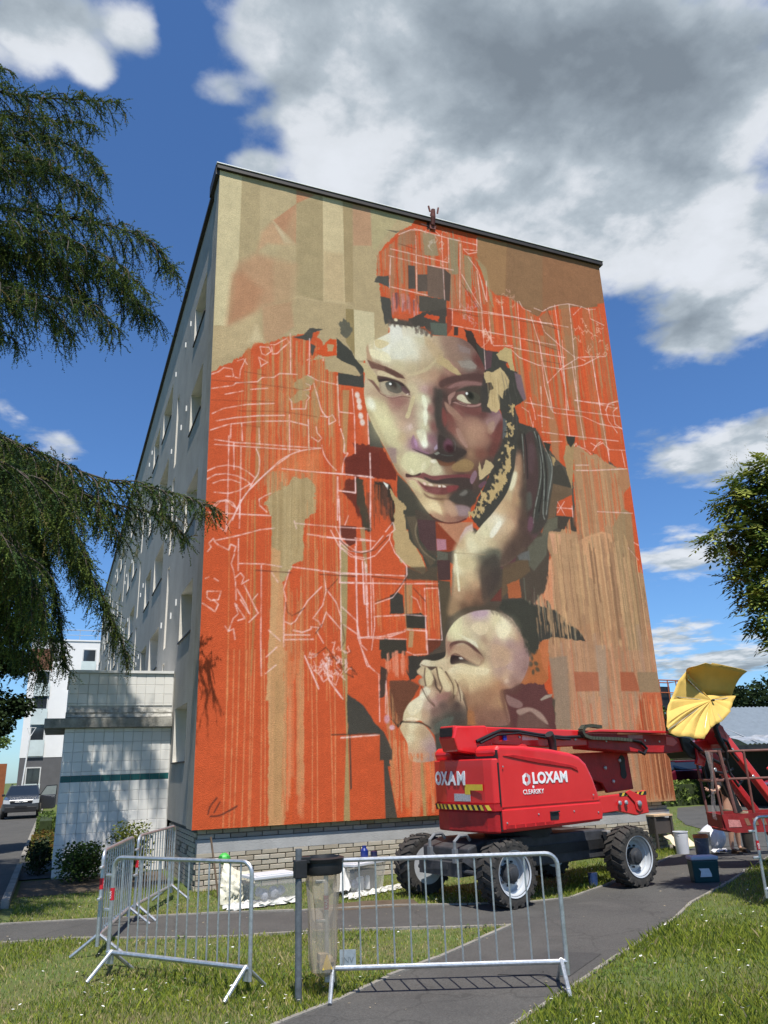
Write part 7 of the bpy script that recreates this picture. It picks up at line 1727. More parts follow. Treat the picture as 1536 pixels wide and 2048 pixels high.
def bar_copy(a, b, label):
    o = copy_tree(bA); place_barrier(o, a, b, label); L = math.hypot(a[0] - b[0], a[1] - b[1]); o.scale = (L / 1.58, 1, 1); return o
bar_copy((-1.42, -3.62), (-1.0, -2.02), 'galvanised crowd barrier seen edge-on behind the one on the near lawn')
bar_copy((-.93, -1.92), (-.30, -.42), 'galvanised crowd barrier nearest the brick corner of the building')
o_ = bar_copy((5.62, -5.12), (7.0, -5.75), 'galvanised crowd barrier cut off by the right edge on the right lawn')

# ------------------------------------------------------------------ waste bag holder on a post
M_pgrey = mat('post_grey', (.10, .115, .125), .6, 0, .35, 14, .1, 40)
hold = thing('waste_bag_post', 'dark grey post with a black ring holder beside the front barrier', 'post', (-.12, -6.06, 0))
MB().tube([(0, 0, 0), (0, 0, 1.06)], .026, 12).build('post', M_pgrey, hold, True)
rg = MB(); rg.lathe([(.150, .86), (.155, .87), (.155, .955), (.14, .955), (.14, .86), (.150, .86)], 24, 'z', (.22, .08, 0)); rg.build('ring', M_blk, hold, True)
rg = MB(); rg.lathe([(.165, .95), (.175, .975), (.14, .985), (.13, .955)], 24, 'z', (.22, .08, 0)); rg.build('lid_rim', M_blk, hold, True)
rg = MB(); rg.box(-.035, .06, -.035, .035, .85, .98); rg.box(.0, .1, -.02, .05, .95, 1.0); rg.build('clamp', M_blk, hold, bevel=.006)
M_bag = bpy.data.materials.new('clear_bag'); M_bag.use_nodes = True; t_ = M_bag.node_tree; b_ = t_.nodes['Principled BSDF']; b_.inputs['Base Color'].default_value = (.52, .47, .40, 1); b_.inputs['Roughness'].default_value = .25
tr_ = t_.nodes.new('ShaderNodeBsdfTransparent'); tr_.inputs[0].default_value = (.92, .86, .76, 1); ms_ = t_.nodes.new('ShaderNodeMixShader'); nz_ = t_.nodes.new('ShaderNodeTexNoise'); nz_.inputs['Scale'].default_value = 6; nz_.inputs['Detail'].default_value = 3
mr_ = t_.nodes.new('ShaderNodeMapRange'); mr_.inputs[3].default_value = .30; mr_.inputs[4].default_value = .46; t_.links.new(nz_.outputs['Fac'], mr_.inputs[0]); t_.links.new(mr_.outputs[0], ms_.inputs[0]); t_.links.new(tr_.outputs[0], ms_.inputs[1]); t_.links.new(b_.outputs[0], ms_.inputs[2]); t_.links.new(ms_.outputs[0], t_.nodes['Material Output'].inputs[0])
bgm = MB(); prof = [(.125, .88), (.122, .78), (.112, .66), (.105, .52), (.104, .38), (.10, .26), (.085, .18), (.04, .145), (.004, .14)]
bgm.lathe(prof, 44, 'z'); bgm.v = [(p[0] * (1 + .16 * math.sin(9 * math.atan2(p[1], p[0]) + 5 * p[2])), p[1] * (1 + .12 * math.sin(5 * math.atan2(p[1], p[0]) + 4 * p[2] + 1)), p[2]) for p in bgm.v]
bag = thing('waste_bag', 'clear beige waste bag hanging from the black ring holder', 'bag', (.10, -5.98, 0))
bgm.build('bag_film', M_bag, bag, True)
tr = MB(); tr.ball((.02, 0, .24), .07, 9, 6, (1, 1, .7)); tr.box(-.04, .03, -.05, .03, .2, .3); tr.build('rubbish', mat('rubbish', (.35, .3, .22), .8, 0, .6, 20), bag)
MB().prism([(-.03, .20), (.05, .20), (.01, .30)], 'y', -.08, -.06).build('yellow_wrapper', mat('wrapper_yellow', (.75, .55, .08), .5), bag)

# ------------------------------------------------------------------ storage boxes, sheet and bags by the brick plinth
M_clear = bpy.data.materials.new('clear_plastic'); M_clear.use_nodes = True; t_ = M_clear.node_tree; b_ = t_.nodes['Principled BSDF']; b_.inputs['Base Color'].default_value = (.62, .61, .58, 1); b_.inputs['Roughness'].default_value = .2
tr_ = t_.nodes.new('ShaderNodeBsdfTransparent'); ms_ = t_.nodes.new('ShaderNodeMixShader'); ms_.inputs[0].default_value = .34; t_.links.new(tr_.outputs[0], ms_.inputs[1]); t_.links.new(b_.outputs[0], ms_.inputs[2]); t_.links.new(ms_.outputs[0], t_.nodes['Material Output'].inputs[0])
M_lidw = mat('white_lid', (.58, .59, .61), .4, 0, .08, 6)
def tote(loc, rz, L, Wd, H, lab, fill):
    o = thing('storage_box', lab, 'storage box', loc, rz)
    b = MB(); k = .04
    b.add([(k, k, 0), (L - k, k, 0), (L - k, Wd - k, 0), (k, Wd - k, 0), (0, 0, H), (L, 0, H), (L, Wd, H), (0, Wd, H)], [(0, 3, 2, 1), (0, 1, 5, 4), (1, 2, 6, 5), (2, 3, 7, 6), (3, 0, 4, 7)]); b.build('box_body', M_clear, o)
    l = MB(); l.box(-.015, L + .015, -.015, Wd + .015, H, H + .035); l.box(.05, L - .05, .05, Wd - .05, H + .035, H + .045); l.build('lid', M_lidw, o, bevel=.01)
    f = MB()
    for i in range(fill):
        x, y = random.uniform(.12, L - .12), random.uniform(.1, Wd - .1); f.ball((x, y, .06 + random.uniform(0, .07)), random.uniform(.04, .075), 8, 6)
    f.build('contents', mat('crumpled_grey', (.42, .43, .50), .6, 0, .5, 18), o, True); return o
tote((.56, -1.72, .02), R(12), .62, .42, .30, 'clear plastic storage box of crumpled bags nearest the brick corner', 16)
t2 = tote((1.95, -1.62, .02), R(30), .70, .40, .34, 'clear plastic storage box with white lid beside the lift wheel', 6)
q = MB()
for i in range(3): q.lathe([(.0005, .02), (.035, .02), (.035, .17), (.02, .19), (.0005, .19)], 10, 'z', (.2 + .1 * i, .1 + .03 * (i % 2), 0))
q.build('white_bottle', M_white, t2, True)
MB().box(.3, .6, .12, .34, .02, .26).build('dark_tray', mat('tray_dark', (.07, .08, .09), .4, 0, .2), t2)
tag(MB().lathe([(.0005, 0), (.05, 0), (.055, .01), (.055, .12), (.03, .15), (.03, .18), (.0005, .18)], 12).build('blue_bottle', mat('bottle_blue', (.012, .03, .18), .3, 0, .2), None, True, loc=(2.25, -1.22, .405)), 'dark blue bottle standing on the white lidded box', 'bottle')
tag(MB().lathe([(.0005, 0), (.045, 0), (.05, .01), (.05, .09), (.0005, .1)], 12).build('paint_tin', mat('tin_navy', (.02, .025, .07), .35, .2, .2), None, True, loc=(2.42, -1.16, .405)), 'small navy paint tin beside the blue bottle', 'tin')
def crumple(name, loc, nx, ny, fn, m, label, cat):
    v_ = [fn(i / (nx - 1), j / (ny - 1)) for i in range(nx) for j in range(ny)]
    f_ = [(i * ny + j, i * ny + j + 1, (i + 1) * ny + j + 1, (i + 1) * ny + j) for i in range(nx - 1) for j in range(ny - 1)]
    o = MB().add(v_, f_).build(name, m, None, True, loc=loc); return tag(o, label, cat)
def rnd(a): return random.uniform(-a, a)
def sn(x, y): return math.sin(5.1 * x + 1.7 * math.sin(3.3 * y)) * math.sin(4.3 * y + 2.1 * math.sin(2.9 * x)) + .5 * math.sin(13 * x + 5 * y) * math.sin(11 * y - 4 * x)
M_sheet = mat('dust_sheet', (.56, .55, .50), .6, 0, .12, 6, .5, 14)
crumple('dust_sheet', (.20, -1.62, .012), 30, 20, lambda s, t: (.95 * s + .05 * sn(3 * t, s), .05 - .30 * t + .18 * s + .04 * sn(4 * s, t), .008 + .028 * (1 + sn(4 * s, 3 * t)) * (1 - abs(2 * t - 1) ** 4)), M_sheet, 'crumpled white dust sheet spread on the grass under the storage box', 'sheet')
crumple('dust_sheet', (1.78, -1.88, .012), 30, 16, lambda s, t: (1.02 * s + .05 * sn(3 * t, s), .55 * s - .26 * t + .22 + .04 * sn(4 * s, t), .006 + .022 * (1 + sn(5 * s, 3 * t)) * (1 - abs(2 * t - 1) ** 4)), M_sheet, 'crumpled white dust sheet under the box beside the lift wheel', 'sheet')
crumple('rubbish_sack', (.14, -1.30, .0), 22, 24, lambda s, t: (.06 + .46 * s * (.75 + .25 * math.sin(3 * t)) + .10 * (1 - t) ** 2, .26 * (1 - t) - .16 * math.sin(3.14 * s) * (.35 + .65 * math.sin(3.14 * min(1, t * 1.1))) + .02 * sn(5 * s, 4 * t), (.50 - .14 * s - .06 * math.sin(3.14 * s)) * (1 - t) ** .8 + .012 + .018 * sn(6 * s, 6 * t) * math.sin(3.14 * t)), mat('cream_sack', (.58, .55, .43), .45, 0, .2, 5, .2, 8), 'cream plastic sack slumped open by the brick corner', 'sack')
gb = MB(); gb.ball((0, 0, 0), .065, 9, 6, (1.3, .5, 1.1)); gb.v = [(p[0] * random.uniform(.8, 1.2), p[1], p[2] * random.uniform(.8, 1.2)) for p in gb.v]; tag(gb.build('green_bag', mat('bag_green', (.05, .40, .06), .45, 0, .15, 9), None, True, loc=(.30, -.98, .53)), 'bright green plastic bag poking out of the cream sack', 'bag')
tag(MB().tube([(.0, .0, .0), (-.10, .20, .78)], .014, 8).build('wooden_stake', mat('old_wood', (.13, .09, .06), .9, 0, .3, 9), None, loc=(.30, -.66, .0)), 'thin dark stake leaning against the cream brick plinth', 'stake')
crumple('plastic_bag', (1.70, -1.55, .03), 9, 8, lambda s, t: (.26 * s + rnd(.02), .2 * t + rnd(.02), .05 + .30 * math.sin(3.14 * s) * math.sin(3.14 * t) + rnd(.03)), mat('white_bag', (.74, .72, .68), .5, 0, .1, 6), 'white plastic bag slumped between the two storage boxes', 'bag')

# ------------------------------------------------------------------ paint pots and tools at the far end of the path
def bucket(loc, r, h, m, label, cat='bucket', hand=True):
    o = thing('paint_bucket', label, cat, loc); MB().lathe([(.0005, 0), (r * .86, 0), (r * .88, .01), (r, h), (r * 1.06, h), (r * 1.06, h + .012), (r * .94, h + .012), (r * .82, .02), (r * .0005, .02)], 22).build('pail', m, o, True)
    if hand: MB().tube([(-r, 0, h - .02)] + [(-r * math.cos(a), -r * .9 * math.sin(a), h - .02 - r * .5 * math.sin(a)) for a in np.linspace(.2, 2.94, 9)] + [(r, 0, h - .02)], .004, 5).build('handle', M_steel, o)
    return o
bucket((8.53, -.62, 0), .125, .36, mat('pail_white', (.66, .68, .72), .4, 0, .08, 5), 'tall white paint bucket at the end of the brick plinth')
bucket((8.42, -1.22, 0), .12, .30, mat('pail_blue_grey', (.10, .12, .17), .4, 0, .4, 9), 'dark blue paint bucket with an orange stained rim')
MB().lathe([(.126, .30), (.129, .36), (.117, .36), (.117, .30)], 22, 'z', (8.42, -1.22, 0)).build('pail_rim', mat('rim_orange', (.5, .14, .05), .5, 0, .3, 14), [o for o in C.objects if o.get('label') == 'dark blue paint bucket with an orange stained rim'][0], True, loc=(-8.42, 1.22, 0))
bucket((8.95, -.75, 0), .10, .33, mat('tin_grey', (.36, .35, .32), .5, .3, .2, 9), 'tall grey paint tin beside the white plastic sack', 'paint tin', False)
bucket((9.75, -.95, 0), .10, .30, mat('tin_dark', (.05, .045, .04), .5, 0, .3, 9), 'dark paint tin behind the leg of the standing person', 'paint tin', False)
ps = MB(); ps.ball((0, 0, .2), .24, 14, 10, (1, .8, 1.0)); ps.v = [(p[0] * (1 + .1 * math.sin(9 * p[2])), p[1], max(0, p[2] + .03 * math.sin(11 * p[0]))) for p in ps.v]
tag(ps.build('plastic_sack', mat('sack_white', (.70, .70, .74), .45, 0, .12, 5, .5, 16), None, True, loc=(9.30, -.55, 0)), 'full white plastic sack behind the paint tins', 'sack')
crumple('paint_rag', (8.86, -1.12, .01), 7, 6, lambda s, t: (.26 * s + rnd(.02), .2 * t + rnd(.02), .02 + .06 * random.random()), mat('rag_grey', (.6, .61, .64), .9, 0, .2, 12), 'crumpled white rag on the asphalt beside the tins', 'rag')
crumple('cardboard', (8.62, -.35, .01), 6, 5, lambda s, t: (.5 * s + rnd(.02), .3 * t, .08 + .2 * t + rnd(.02)), mat('card_pale', (.60, .50, .36), .9, 0, .15, 6), 'pale crumpled cardboard behind the white bucket', 'cardboard')
tb = thing('work_stool', 'small dark work stool with a pale wooden top by the wall end', 'stool', (8.62, .02, 0))
MB().box(-.22, .22, -.16, .16, .60, .63).build('stool_top', mat('pale_wood', (.52, .36, .22), .8, 0, .2, 8), tb)
for x, y in ((-.19, -.13), (.19, -.13), (-.19, .13), (.19, .13)): MB().box(x - .02, x + .02, y - .02, y + .02, 0, .60).build('leg', mat('stool_dark', (.06, .05, .045), .7), tb)
MB().box(-.19, .19, -.12, .12, .30, .56).build('stool_shelf', MATS['stool_dark'], tb)
cl = thing('cool_box', 'dark teal cool box with pale lid standing on the path', 'cool box', (6.24, -3.33, 0), R(-22)); cl.scale = (.92, .92, .92)
cb = MB(); cb.add([(.015, .015, 0), (.385, .015, 0), (.385, .205, 0), (.015, .205, 0), (0, 0, .31), (.40, 0, .31), (.40, .22, .31), (0, .22, .31)], [(0, 3, 2, 1), (4, 5, 6, 7), (0, 1, 5, 4), (1, 2, 6, 5), (2, 3, 7, 6), (3, 0, 4, 7)]); cb.build('cool_box_body', mat('teal_plastic', (.006, .045, .05), .4, 0, .1, 6), cl, bevel=.02, seg=3)
MB().box(-.008, .408, -.008, .228, .31, .365).build('lid', mat('lid_lilac', (.40, .43, .52), .45, 0, .06, 6), cl, bevel=.02, seg=3)
MB().prism([(.09, .20), (.24, .20), (.27, .12), (.27, .085), (.10, .085), (.12, .16)], 'y', -.004, .01).build('label_sheet', mat('paper', (.62, .63, .66), .8, 0, .1, 14), cl)
tag(MB().lathe([(.0005, 0), (.06, 0), (.065, .17), (.0005, .17)], 12).build('paint_tin', mat('tin_blue', (.03, .06, .16), .4, .1, .3, 9), None, True, loc=(5.03, -2.72, 0)), 'small blue tin on the grass behind the rear lift wheel', 'tin')

# ------------------------------------------------------------------ person behind the basket
def skin_obj(name, joints, edges, m, parent, root=0, sub=2):
    me = bpy.data.meshes.new(name); me.from_pydata([j[0] for j in joints], edges, []); me.materials.append(m)
    o = put(name, me, parent); sm = o.modifiers.new('skin', 'SKIN'); sm.use_smooth_shade = True
    for i, j in enumerate(joints): me.skin_vertices[0].data[i].radius = (j[1], j[1] if len(j) < 3 else j[2])
    me.skin_vertices[0].data[root].use_root = True
    s_ = o.modifiers.new('sub', 'SUBSURF'); s_.levels = sub; s_.render_levels = sub; return o
M_skin = mat('skin', (.52, .30, .21), .55, 0, .08, 9, .0, 1, .4)
per = thing('person', 'person in a dark top and shorts standing behind the lift basket', 'person', (9.30, -1.12, 0), R(0))
# joints: pelvis, spine, chest, neck, head..., arms, legs  (1.48 survey units tall)
J = [((0, 0, .78), .115, .09), ((-.01, 0, .95), .11, .085), ((-.03, 0, 1.13), .13, .09), ((-.05, -.01, 1.25), .055), ((-.07, -.02, 1.31), .05), ((-.08, -.03, 1.40), .078, .088), ((-.08, -.03, 1.48), .06),
     ((-.17, -.03, 1.18), .05), ((-.36, -.08, 1.02), .038), ((-.55, -.14, 1.06), .028), ((-.62, -.16, 1.07), .024),
     ((.12, .03, 1.18), .05), ((.16, .05, .95), .037), ((.10, -.10, .80), .027), ((.09, -.14, .76), .024),
     ((-.08, 0, .70), .085), ((-.09, -.03, .42), .052), ((-.10, .0, .22), .046), ((-.10, .01, .08), .030), ((-.11, -.04, .045), .032), ((-.115, -.14, .03), .028),
     ((.08, .03, .70), .085), ((.12, .05, .42), .052), ((.14, .08, .22), .046), ((.15, .09, .08), .030), ((.15, .04, .045), .032), ((.155, -.06, .03), .028)]
Eg = [(0, 1), (1, 2), (2, 3), (3, 4), (4, 5), (5, 6), (2, 7), (7, 8), (8, 9), (9, 10), (2, 11), (11, 12), (12, 13), (13, 14), (0, 15), (15, 16), (16, 17), (17, 18), (18, 19), (19, 20), (0, 21), (21, 22), (22, 23), (23, 24), (24, 25), (25, 26)]
skin_obj('body', J, Eg, M_skin, per)
for k, (dx, dz, L_) in enumerate(((0, .022, .055), (.004, .010, .065), (.004, -.002, .06), (0, -.014, .048))):    # gripping fingers
    skin_obj('finger', [((-.62, -.165, 1.075 + dz), .009), ((-.62 - L_ * .6, -.19, 1.075 + dz), .008), ((-.62 - L_, -.17, 1.07 + dz), .007)], [(0, 1), (1, 2)], M_skin, per, 0, 1)
skin_obj('thumb', [((-.60, -.15, 1.085), .010), ((-.63, -.135, 1.11), .009), ((-.66, -.14, 1.115), .008)], [(0, 1), (1, 2)], M_skin, per, 0, 1)
M_top = mat('dark_top', (.022, .020, .022), .9, 0, .3, 9); M_shorts = mat('camo_shorts', (.05, .045, .03), .9, 0, .6, 16, col2=(.16, .13, .09))
skin_obj('top', [((0, 0, .80), .13, .105), ((-.01, 0, .95), .125, .10), ((-.03, 0, 1.12), .145, .105), ((-.045, -.005, 1.21), .07), ((-.17, -.03, 1.18), .064), ((-.27, -.055, 1.10), .054), ((.12, .03, 1.18), .064), ((.15, .045, 1.04), .054)], [(0, 1), (1, 2), (2, 3), (2, 4), (4, 5), (2, 6), (6, 7)], M_top, per)
skin_obj('shorts', [((0, 0, .80), .135, .11), ((-.08, 0, .68), .098), ((-.09, -.02, .46), .078), ((.08, .03, .68), .098), ((.115, .045, .46), .078)], [(0, 1), (1, 2), (0, 3), (3, 4)], M_shorts, per)
skin_obj('hair', [((-.07, -.01, 1.42), .082, .09), ((-.075, -.01, 1.49), .06)], [(0, 1)], mat('dark_hair', (.02, .015, .012), .8, 0, .3, 20), per, 0, 2)
for x, y in ((-.112, -.06), (.152, .02)):
    sh = MB(); sh.prism([(-.13, .0), (.06, .0), (.065, .04), (.03, .085), (-.02, .075), (-.10, .05), (-.135, .03)], 'x', x - .045, x + .045); sh.v = [(p[0], p[1] + y, p[2]) for p in sh.v]; sh.build('shoe', mat('brown_shoe', (.07, .045, .025), .7, 0, .4, 20), per, bevel=.015)
for s_ in (-1, 1): MB().ball((-.105 + s_ * .026 - .0, -.11, 1.405), .009, 8, 6).build('eye', mat('eye_white', (.7, .7, .68), .3), per, True)
nose = MB(); nose.ball((-.10, -.122, 1.375), .016, 8, 6, (1, 1, 1.3)); nose.build('nose', M_skin, per, True)
tag(MB().tube([(8.35, -1.62, .985), (8.95, -1.30, 1.10)], .011, 8).build('roller_pole', mat('pole_wood', (.55, .42, .26), .7), None), 'pale roller pole held by the person towards the basket', 'pole')

# ------------------------------------------------------------------ white apartment block beyond the end of the facade
M_wht = mat('white_render', (.80, .80, .79), .9, 0, .04, 1, .1, 20); M_gry = mat('grey_render', (.115, .115, .12), .9, 0, .1, 2)
M_bglass = mat('balcony_glass', (.60, .68, .67), .2, 0, .1, 2, 0, 1, .6)
wb = thing('white_apartment_block', 'white apartment block with grey base at the end of the access road', 'building', (0, 45, 0))
x0, x1, zt = -4.18, 7, 10.62
MB().box(x0, x1, 0, 10, 2.96, zt).build('wall', M_wht, wb); MB().box(x0 + .02, x1, .02, 10, 0, 2.95).build('base_wall', M_gry, wb); MB().box(x0 - .05, x1, -.05, 10, zt, zt + .1).build('roof_edge', M_wht, wb)
rl = MB(); rl.tube([(x0 + .6, .5, zt + .85), (x1, .5, zt + .85)], .03, 6); rl.tube([(x0 + .6, .5, zt + .5), (x1, .5, zt + .5)], .02, 6)
for i in range(9): rl.tube([(x0 + .6 + 1.2 * i, .5, zt), (x0 + .6 + 1.2 * i, .5, zt + .85)], .02, 6)
rl.build('roof_railing', mat('rail_grey', (.30, .33, .36), .6), wb)
def bigwin(x, z, w, h, glass=True, frame=None):
    f = MB(); f.box(x, x + .07, -.03, .1, z, z + h); f.box(x + w - .07, x + w, -.03, .1, z, z + h); f.box(x + .07, x + w - .07, -.03, .1, z, z + .07); f.box(x + .07, x + w - .07, -.03, .1, z + h - .07, z + h)
    o = f.build('window', frame or M_wframe, wb); MB().box(x + .07, x + w - .07, -.012, .03, z + .07, z + h - .07).build('pane', M_glassd, o)
    if glass: MB().box(x - .03, x + w + .03, -.11, -.09, z - .1, z + h * .47).build('glass_guard', M_bglass, o)
    return o
M_brn = mat('brown_panel', (.16, .07, .04), .8, 0, .2, 6)
for i, z in enumerate((.42, 3.15, 5.15, 7.0)): bigwin(-3.72, z, .92, 1.95 if i < 3 else 1.6)
MB().box(-4.12, -2.75, -.02, .05, 8.5, 10.05).build('brown_panel', M_brn, wb); bigwin(-3.55, 8.6, .75, 1.35, False, M_brn)
for z in (.45, 3.1, 5.0, 6.9, 8.5): bigwin(-.9, z, .9, 1.6)
for z in (2.95, 5.0, 6.9): MB().box(-1.4, 1.5, -.9, -.0, z - .16, z - .03).build('balcony', M_wht, wb)
for z in (3.2, 3.9): MB().box(-1.4, 1.5, -.93, -.87, z, z + .42).build('balcony_panel', mat('balcony_white', (.68, .66, .62), .8, 0, .1, 5), wb)
# brick red fence panel and garden trees on the far left
tag(MB().box(-6.4, -4.75, 43, 43.1, 0, 2.6).build('garden_screen', mat('rust_panel', (.26, .085, .03), .8, 0, .2, 3), None), 'rust brown garden screen left of the white block', 'screen')
lam = thing('street_lamp', 'slim white street lamp with a triangular head before the white block', 'street lamp', (-3.6, 36, 0))
MB().tube([(0, 0, 0), (.2, 0, 3.9)], [.05, .04], 8).build('pole', M_zinc, lam, True); MB().tube([(.2, 0, 3.9), (.02, 0, 4.35), (.46, 0, 4.35), (.22, 0, 3.9)], .03, 6).build('lamp_head', M_zinc, lam, True)

# ------------------------------------------------------------------ cars
M_cblack = mat('car_grey', (.07, .075, .085), .25, .4, .1, 2, 0, 1, .6, .6); M_cglass = mat('car_glass', (.015, .02, .025), .05, 0, .2, 1, 0, 1, 1)
M_cdark = mat('car_plastic', (.015, .015, .016), .6)
def car(name, label, loc, rz, m, Wd=1.46, L=3.5, H=1.36, suv=True, door=False):
    o = thing(name, label, 'car', loc, rz); hw = Wd / 2
    prof = [(-L / 2, .32), (-L / 2, .62), (-L / 2 + .08, .80), (-L / 2 + .75, .90), (-.55, .95), (L / 2 - .25, .95), (L / 2, .85), (L / 2, .32)]
    MB().prism(prof, 'x', -hw, hw).build('body', m, o, bevel=.06, seg=3)
    cab = MB(); cab.add([(-hw + .03, -.62, .94), (hw - .03, -.62, .94), (hw - .03, L / 2 - .12, .94), (-hw + .03, L / 2 - .12, .94), (-hw + .17, -.02, H - .03), (hw - .17, -.02, H - .03), (hw - .17, L / 2 - .45, H - .03), (-hw + .17, L / 2 - .45, H - .03)], [(0, 3, 2, 1), (4, 5, 6, 7), (0, 1, 5, 4), (1, 2, 6, 5), (2, 3, 7, 6), (3, 0, 4, 7)]); cab.build('windows', M_cglass, o, bevel=.03)
    MB().box(-hw + .16, hw - .16, .0, L / 2 - .44, H - .04, H).build('roof', m, o, bevel=.03)
    pl_ = MB()
    for s_ in (-1, 1): pl_.beam((s_ * (hw - .05), -.60, .95), (s_ * (hw - .18), -.0, H - .03), .05, .05); pl_.beam((s_ * (hw - .17), .0, H - .03), (s_ * (hw - .17), L / 2 - .45, H - .03), .04, .04)
    pl_.build('pillars', m, o)
    if suv:
        rl_ = MB()
        for s_ in (-1, 1): rl_.beam((s_ * (hw - .2), .05, H + .04), (s_ * (hw - .2), L / 2 - .5, H + .04), .03, .05)
        rl_.build('roof_rail', M_cdark, o)
    for x in (-hw + .02, hw - .02):
        for y in (-L / 2 + .62, L / 2 - .62):
            w_ = MB().lathe([(.0005, -.09), (.18, -.09), (.29, -.085), (.31, -.05), (.31, .05), (.29, .085), (.0005, .085)], 22, 'x', (x, y, .31)).build('wheel', M_tyre, o, True)
            s_ = -1 if x < 0 else 1; MB().lathe([(.2, .092 * s_), (.06, .10 * s_), (.0005, .1 * s_)], 12, 'x', (x, y, .31)).build('rim', M_rim, w_, True)
    MB().box(-hw + .28, hw - .28, -L / 2 - .015, -L / 2 + .05, .66, .76).build('grille', M_cdark, o); MB().box(-hw + .1, hw - .1, -L / 2 - .02, -L / 2 + .05, .28, .50).build('bumper', M_cdark, o, bevel=.02)
    MB().box(-.24, .24, -L / 2 - .03, -L / 2 - .02, .44, .53).build('number_plate', M_cdark if suv else M_white, o)
    for s_ in (-1, 1):
        h_ = MB(); h_.prism([(s_ * (hw - .30), .62), (s_ * (hw - .02), .64), (s_ * (hw - .02), .80), (s_ * (hw - .28), .77)], 'y', -L / 2 - .01, -L / 2 + .1); h_.build('headlight', mat('headlight', (.6, .62, .65), .15, .2, .1), o)
        MB().box(s_ * (hw + .0), s_ * (hw + .13), -.48, -.40, .92, 1.02).build('mirror', M_cdark, o, bevel=.02)
    if suv:
        b_ = MB(); b_.tube([(-.25, -L / 2 - .02, .70), (-.08, -L / 2 - .02, .70), (0, -L / 2 - .02, .75), (.08, -L / 2 - .02, .70), (.25, -L / 2 - .02, .70)], .014, 6); b_.tube([(-.07, -L / 2 - .02, .66), (0, -L / 2 - .02, .71), (.07, -L / 2 - .02, .66)], .012, 6); b_.build('badge', M_rim, o)
    if door:
        d_ = thing_part(o, (hw - .03, -.45, 0), R(-38)); dd = MB(); dd.prism([(0, .34), (.02, .92), (.85, .94), (.85, .40), (.7, .34)], 'y', -.03, .03); dd.build('door_panel', m, d_, bevel=.015); MB().prism([(.03, .93), (.33, 1.30), (.85, 1.32), (.85, .95)], 'y', -.008, .008).build('door_window', mat('door_glass', (.25, .27, .25), .1, 0, .1), d_); fr_ = MB(); fr_.tube([(.02, 0, .93), (.33, 0, 1.32), (.86, 0, 1.34), (.86, 0, .94)], .02, 6); fr_.build('door_frame', M_cdark, d_)
    return o
def thing_part(parent, loc, rz):
    e_ = bpy.data.objects.new('door', None); C.objects.link(e_); e_.parent = parent; e_.location = loc; e_.rotation_euler = (0, 0, rz); return e_
car('parked_car', 'dark grey off-road car with an open front door on the access road', (-3.18, 28.2, .016), 0, M_cblack, door=True)
car('parked_car', 'maroon car parked behind the clipped hedge', (21.0, 12.3, .011), R(95), mat('car_maroon', (.12, .009, .022), .25, .2, .1, 2, 0, 1, .6, .6), L=3.4, H=1.22, suv=False).scale = (1.22, 1.22, 1.22)
car('parked_car', 'red car standing under the flat roofed shelter', (18.2, 3.9, .011), R(60), mat('car_red', (.45, .012, .015), .25, .1, .1, 2, 0, 1, .6, .6), L=3.3, H=1.2, suv=False)

# ------------------------------------------------------------------ right background: shelter, house, scissor lift, wall
sh_ = thing('flat_roof_shelter', 'low flat roofed shelter covered with silvery sheeting', 'shelter', (18.6, 6.2, 0), R(-8))
MB().box(0, 12, 0, 5, 1.78, 1.92).build('roof_slab', mat('felt_grey', (.20, .19, .18), .9, 0, .3, 4), sh_); MB().box(-.05, 12, -.06, 0, 1.66, 1.80).build('roof_edge', mat('edge_metal', (.30, .33, .34), .5, .3, .2, 5), sh_)
MB().box(.9, 12, 4.6, 4.8, 0, 1.78).build('back_wall', M_blk, sh_); MB().box(.9, 1.1, .1, 4.6, 0, 1.78).build('side_wall', M_blk, sh_)
for x in (1.0, 4, 8): MB().box(x, x + .12, .05, .17, 0, 1.78).build('post', M_blk, sh_)
sv = []
for i in range(26):
    for j in range(10): sv.append((.2 + i * .32 + rnd(.05), .05 + j * .3 + rnd(.05), 1.94 + .22 * (j / 9) + .10 * abs(math.sin(i * 1.3 + j * .8)) + rnd(.05)))
tag(MB().add(sv, [(i * 10 + j, i * 10 + j + 1, (i + 1) * 10 + j + 1, (i + 1) * 10 + j) for i in range(25) for j in range(9)]).build('roof_sheeting', mat('foil_sheet', (.42, .43, .44), .4, .4, .5, 4, .6, 9), sh_, True), 'crumpled silvery sheeting lying on the roof')
hs_ = thing('metal_roof_house', 'house with a grey corrugated metal roof behind the shelter', 'house', (31.5, 19, 0), R(-6))
MB().box(0, 16, 0, 8, 0, 2.2).build('wall', mat('house_wall', (.36, .37, .38), .9, 0, .1, 3), hs_)
rf = MB(); n_ = 60
for i in range(n_):
    a = -.6 + i * 17.2 / n_; b = a + 17.2 / n_; m_ = (a + b) / 2
    rf.add([(a, -.5, 2.1), (m_, -.5, 2.17), (m_, 5, 4.37), (a, 5, 4.3)], [(0, 1, 2, 3)]); rf.add([(m_, -.5, 2.17), (b, -.5, 2.1), (b, 5, 4.3), (m_, 5, 4.37)], [(0, 1, 2, 3)])
rf.add([(-.6, 5, 4.3), (16.6, 5, 4.3), (16.6, 10, 2.1), (-.6, 10, 2.1)], [(0, 1, 2, 3)]); rf.build('roof', mat('metal_roof', (.19, .225, .255), .5, .2, .12, 3), hs_)
MB().prism([(-.5, 2.2), (5, 4.2), (9.5, 2.2)], 'x', .0, .05).build('gable', MATS['house_wall'], hs_)
sl = thing('scissor_lift', 'orange scissor lift platform raised beyond the gable edge', 'scissor lift', (31.4, 25.0, 0), R(8)); sl.scale = (1.5, 1.5, 1.5); M_or = mat('lift_orange', (.36, .09, .025), .5, 0, .15, 6)
MB().box(0, 1.5, 0, .8, .12, .6).build('base', M_or, sl)
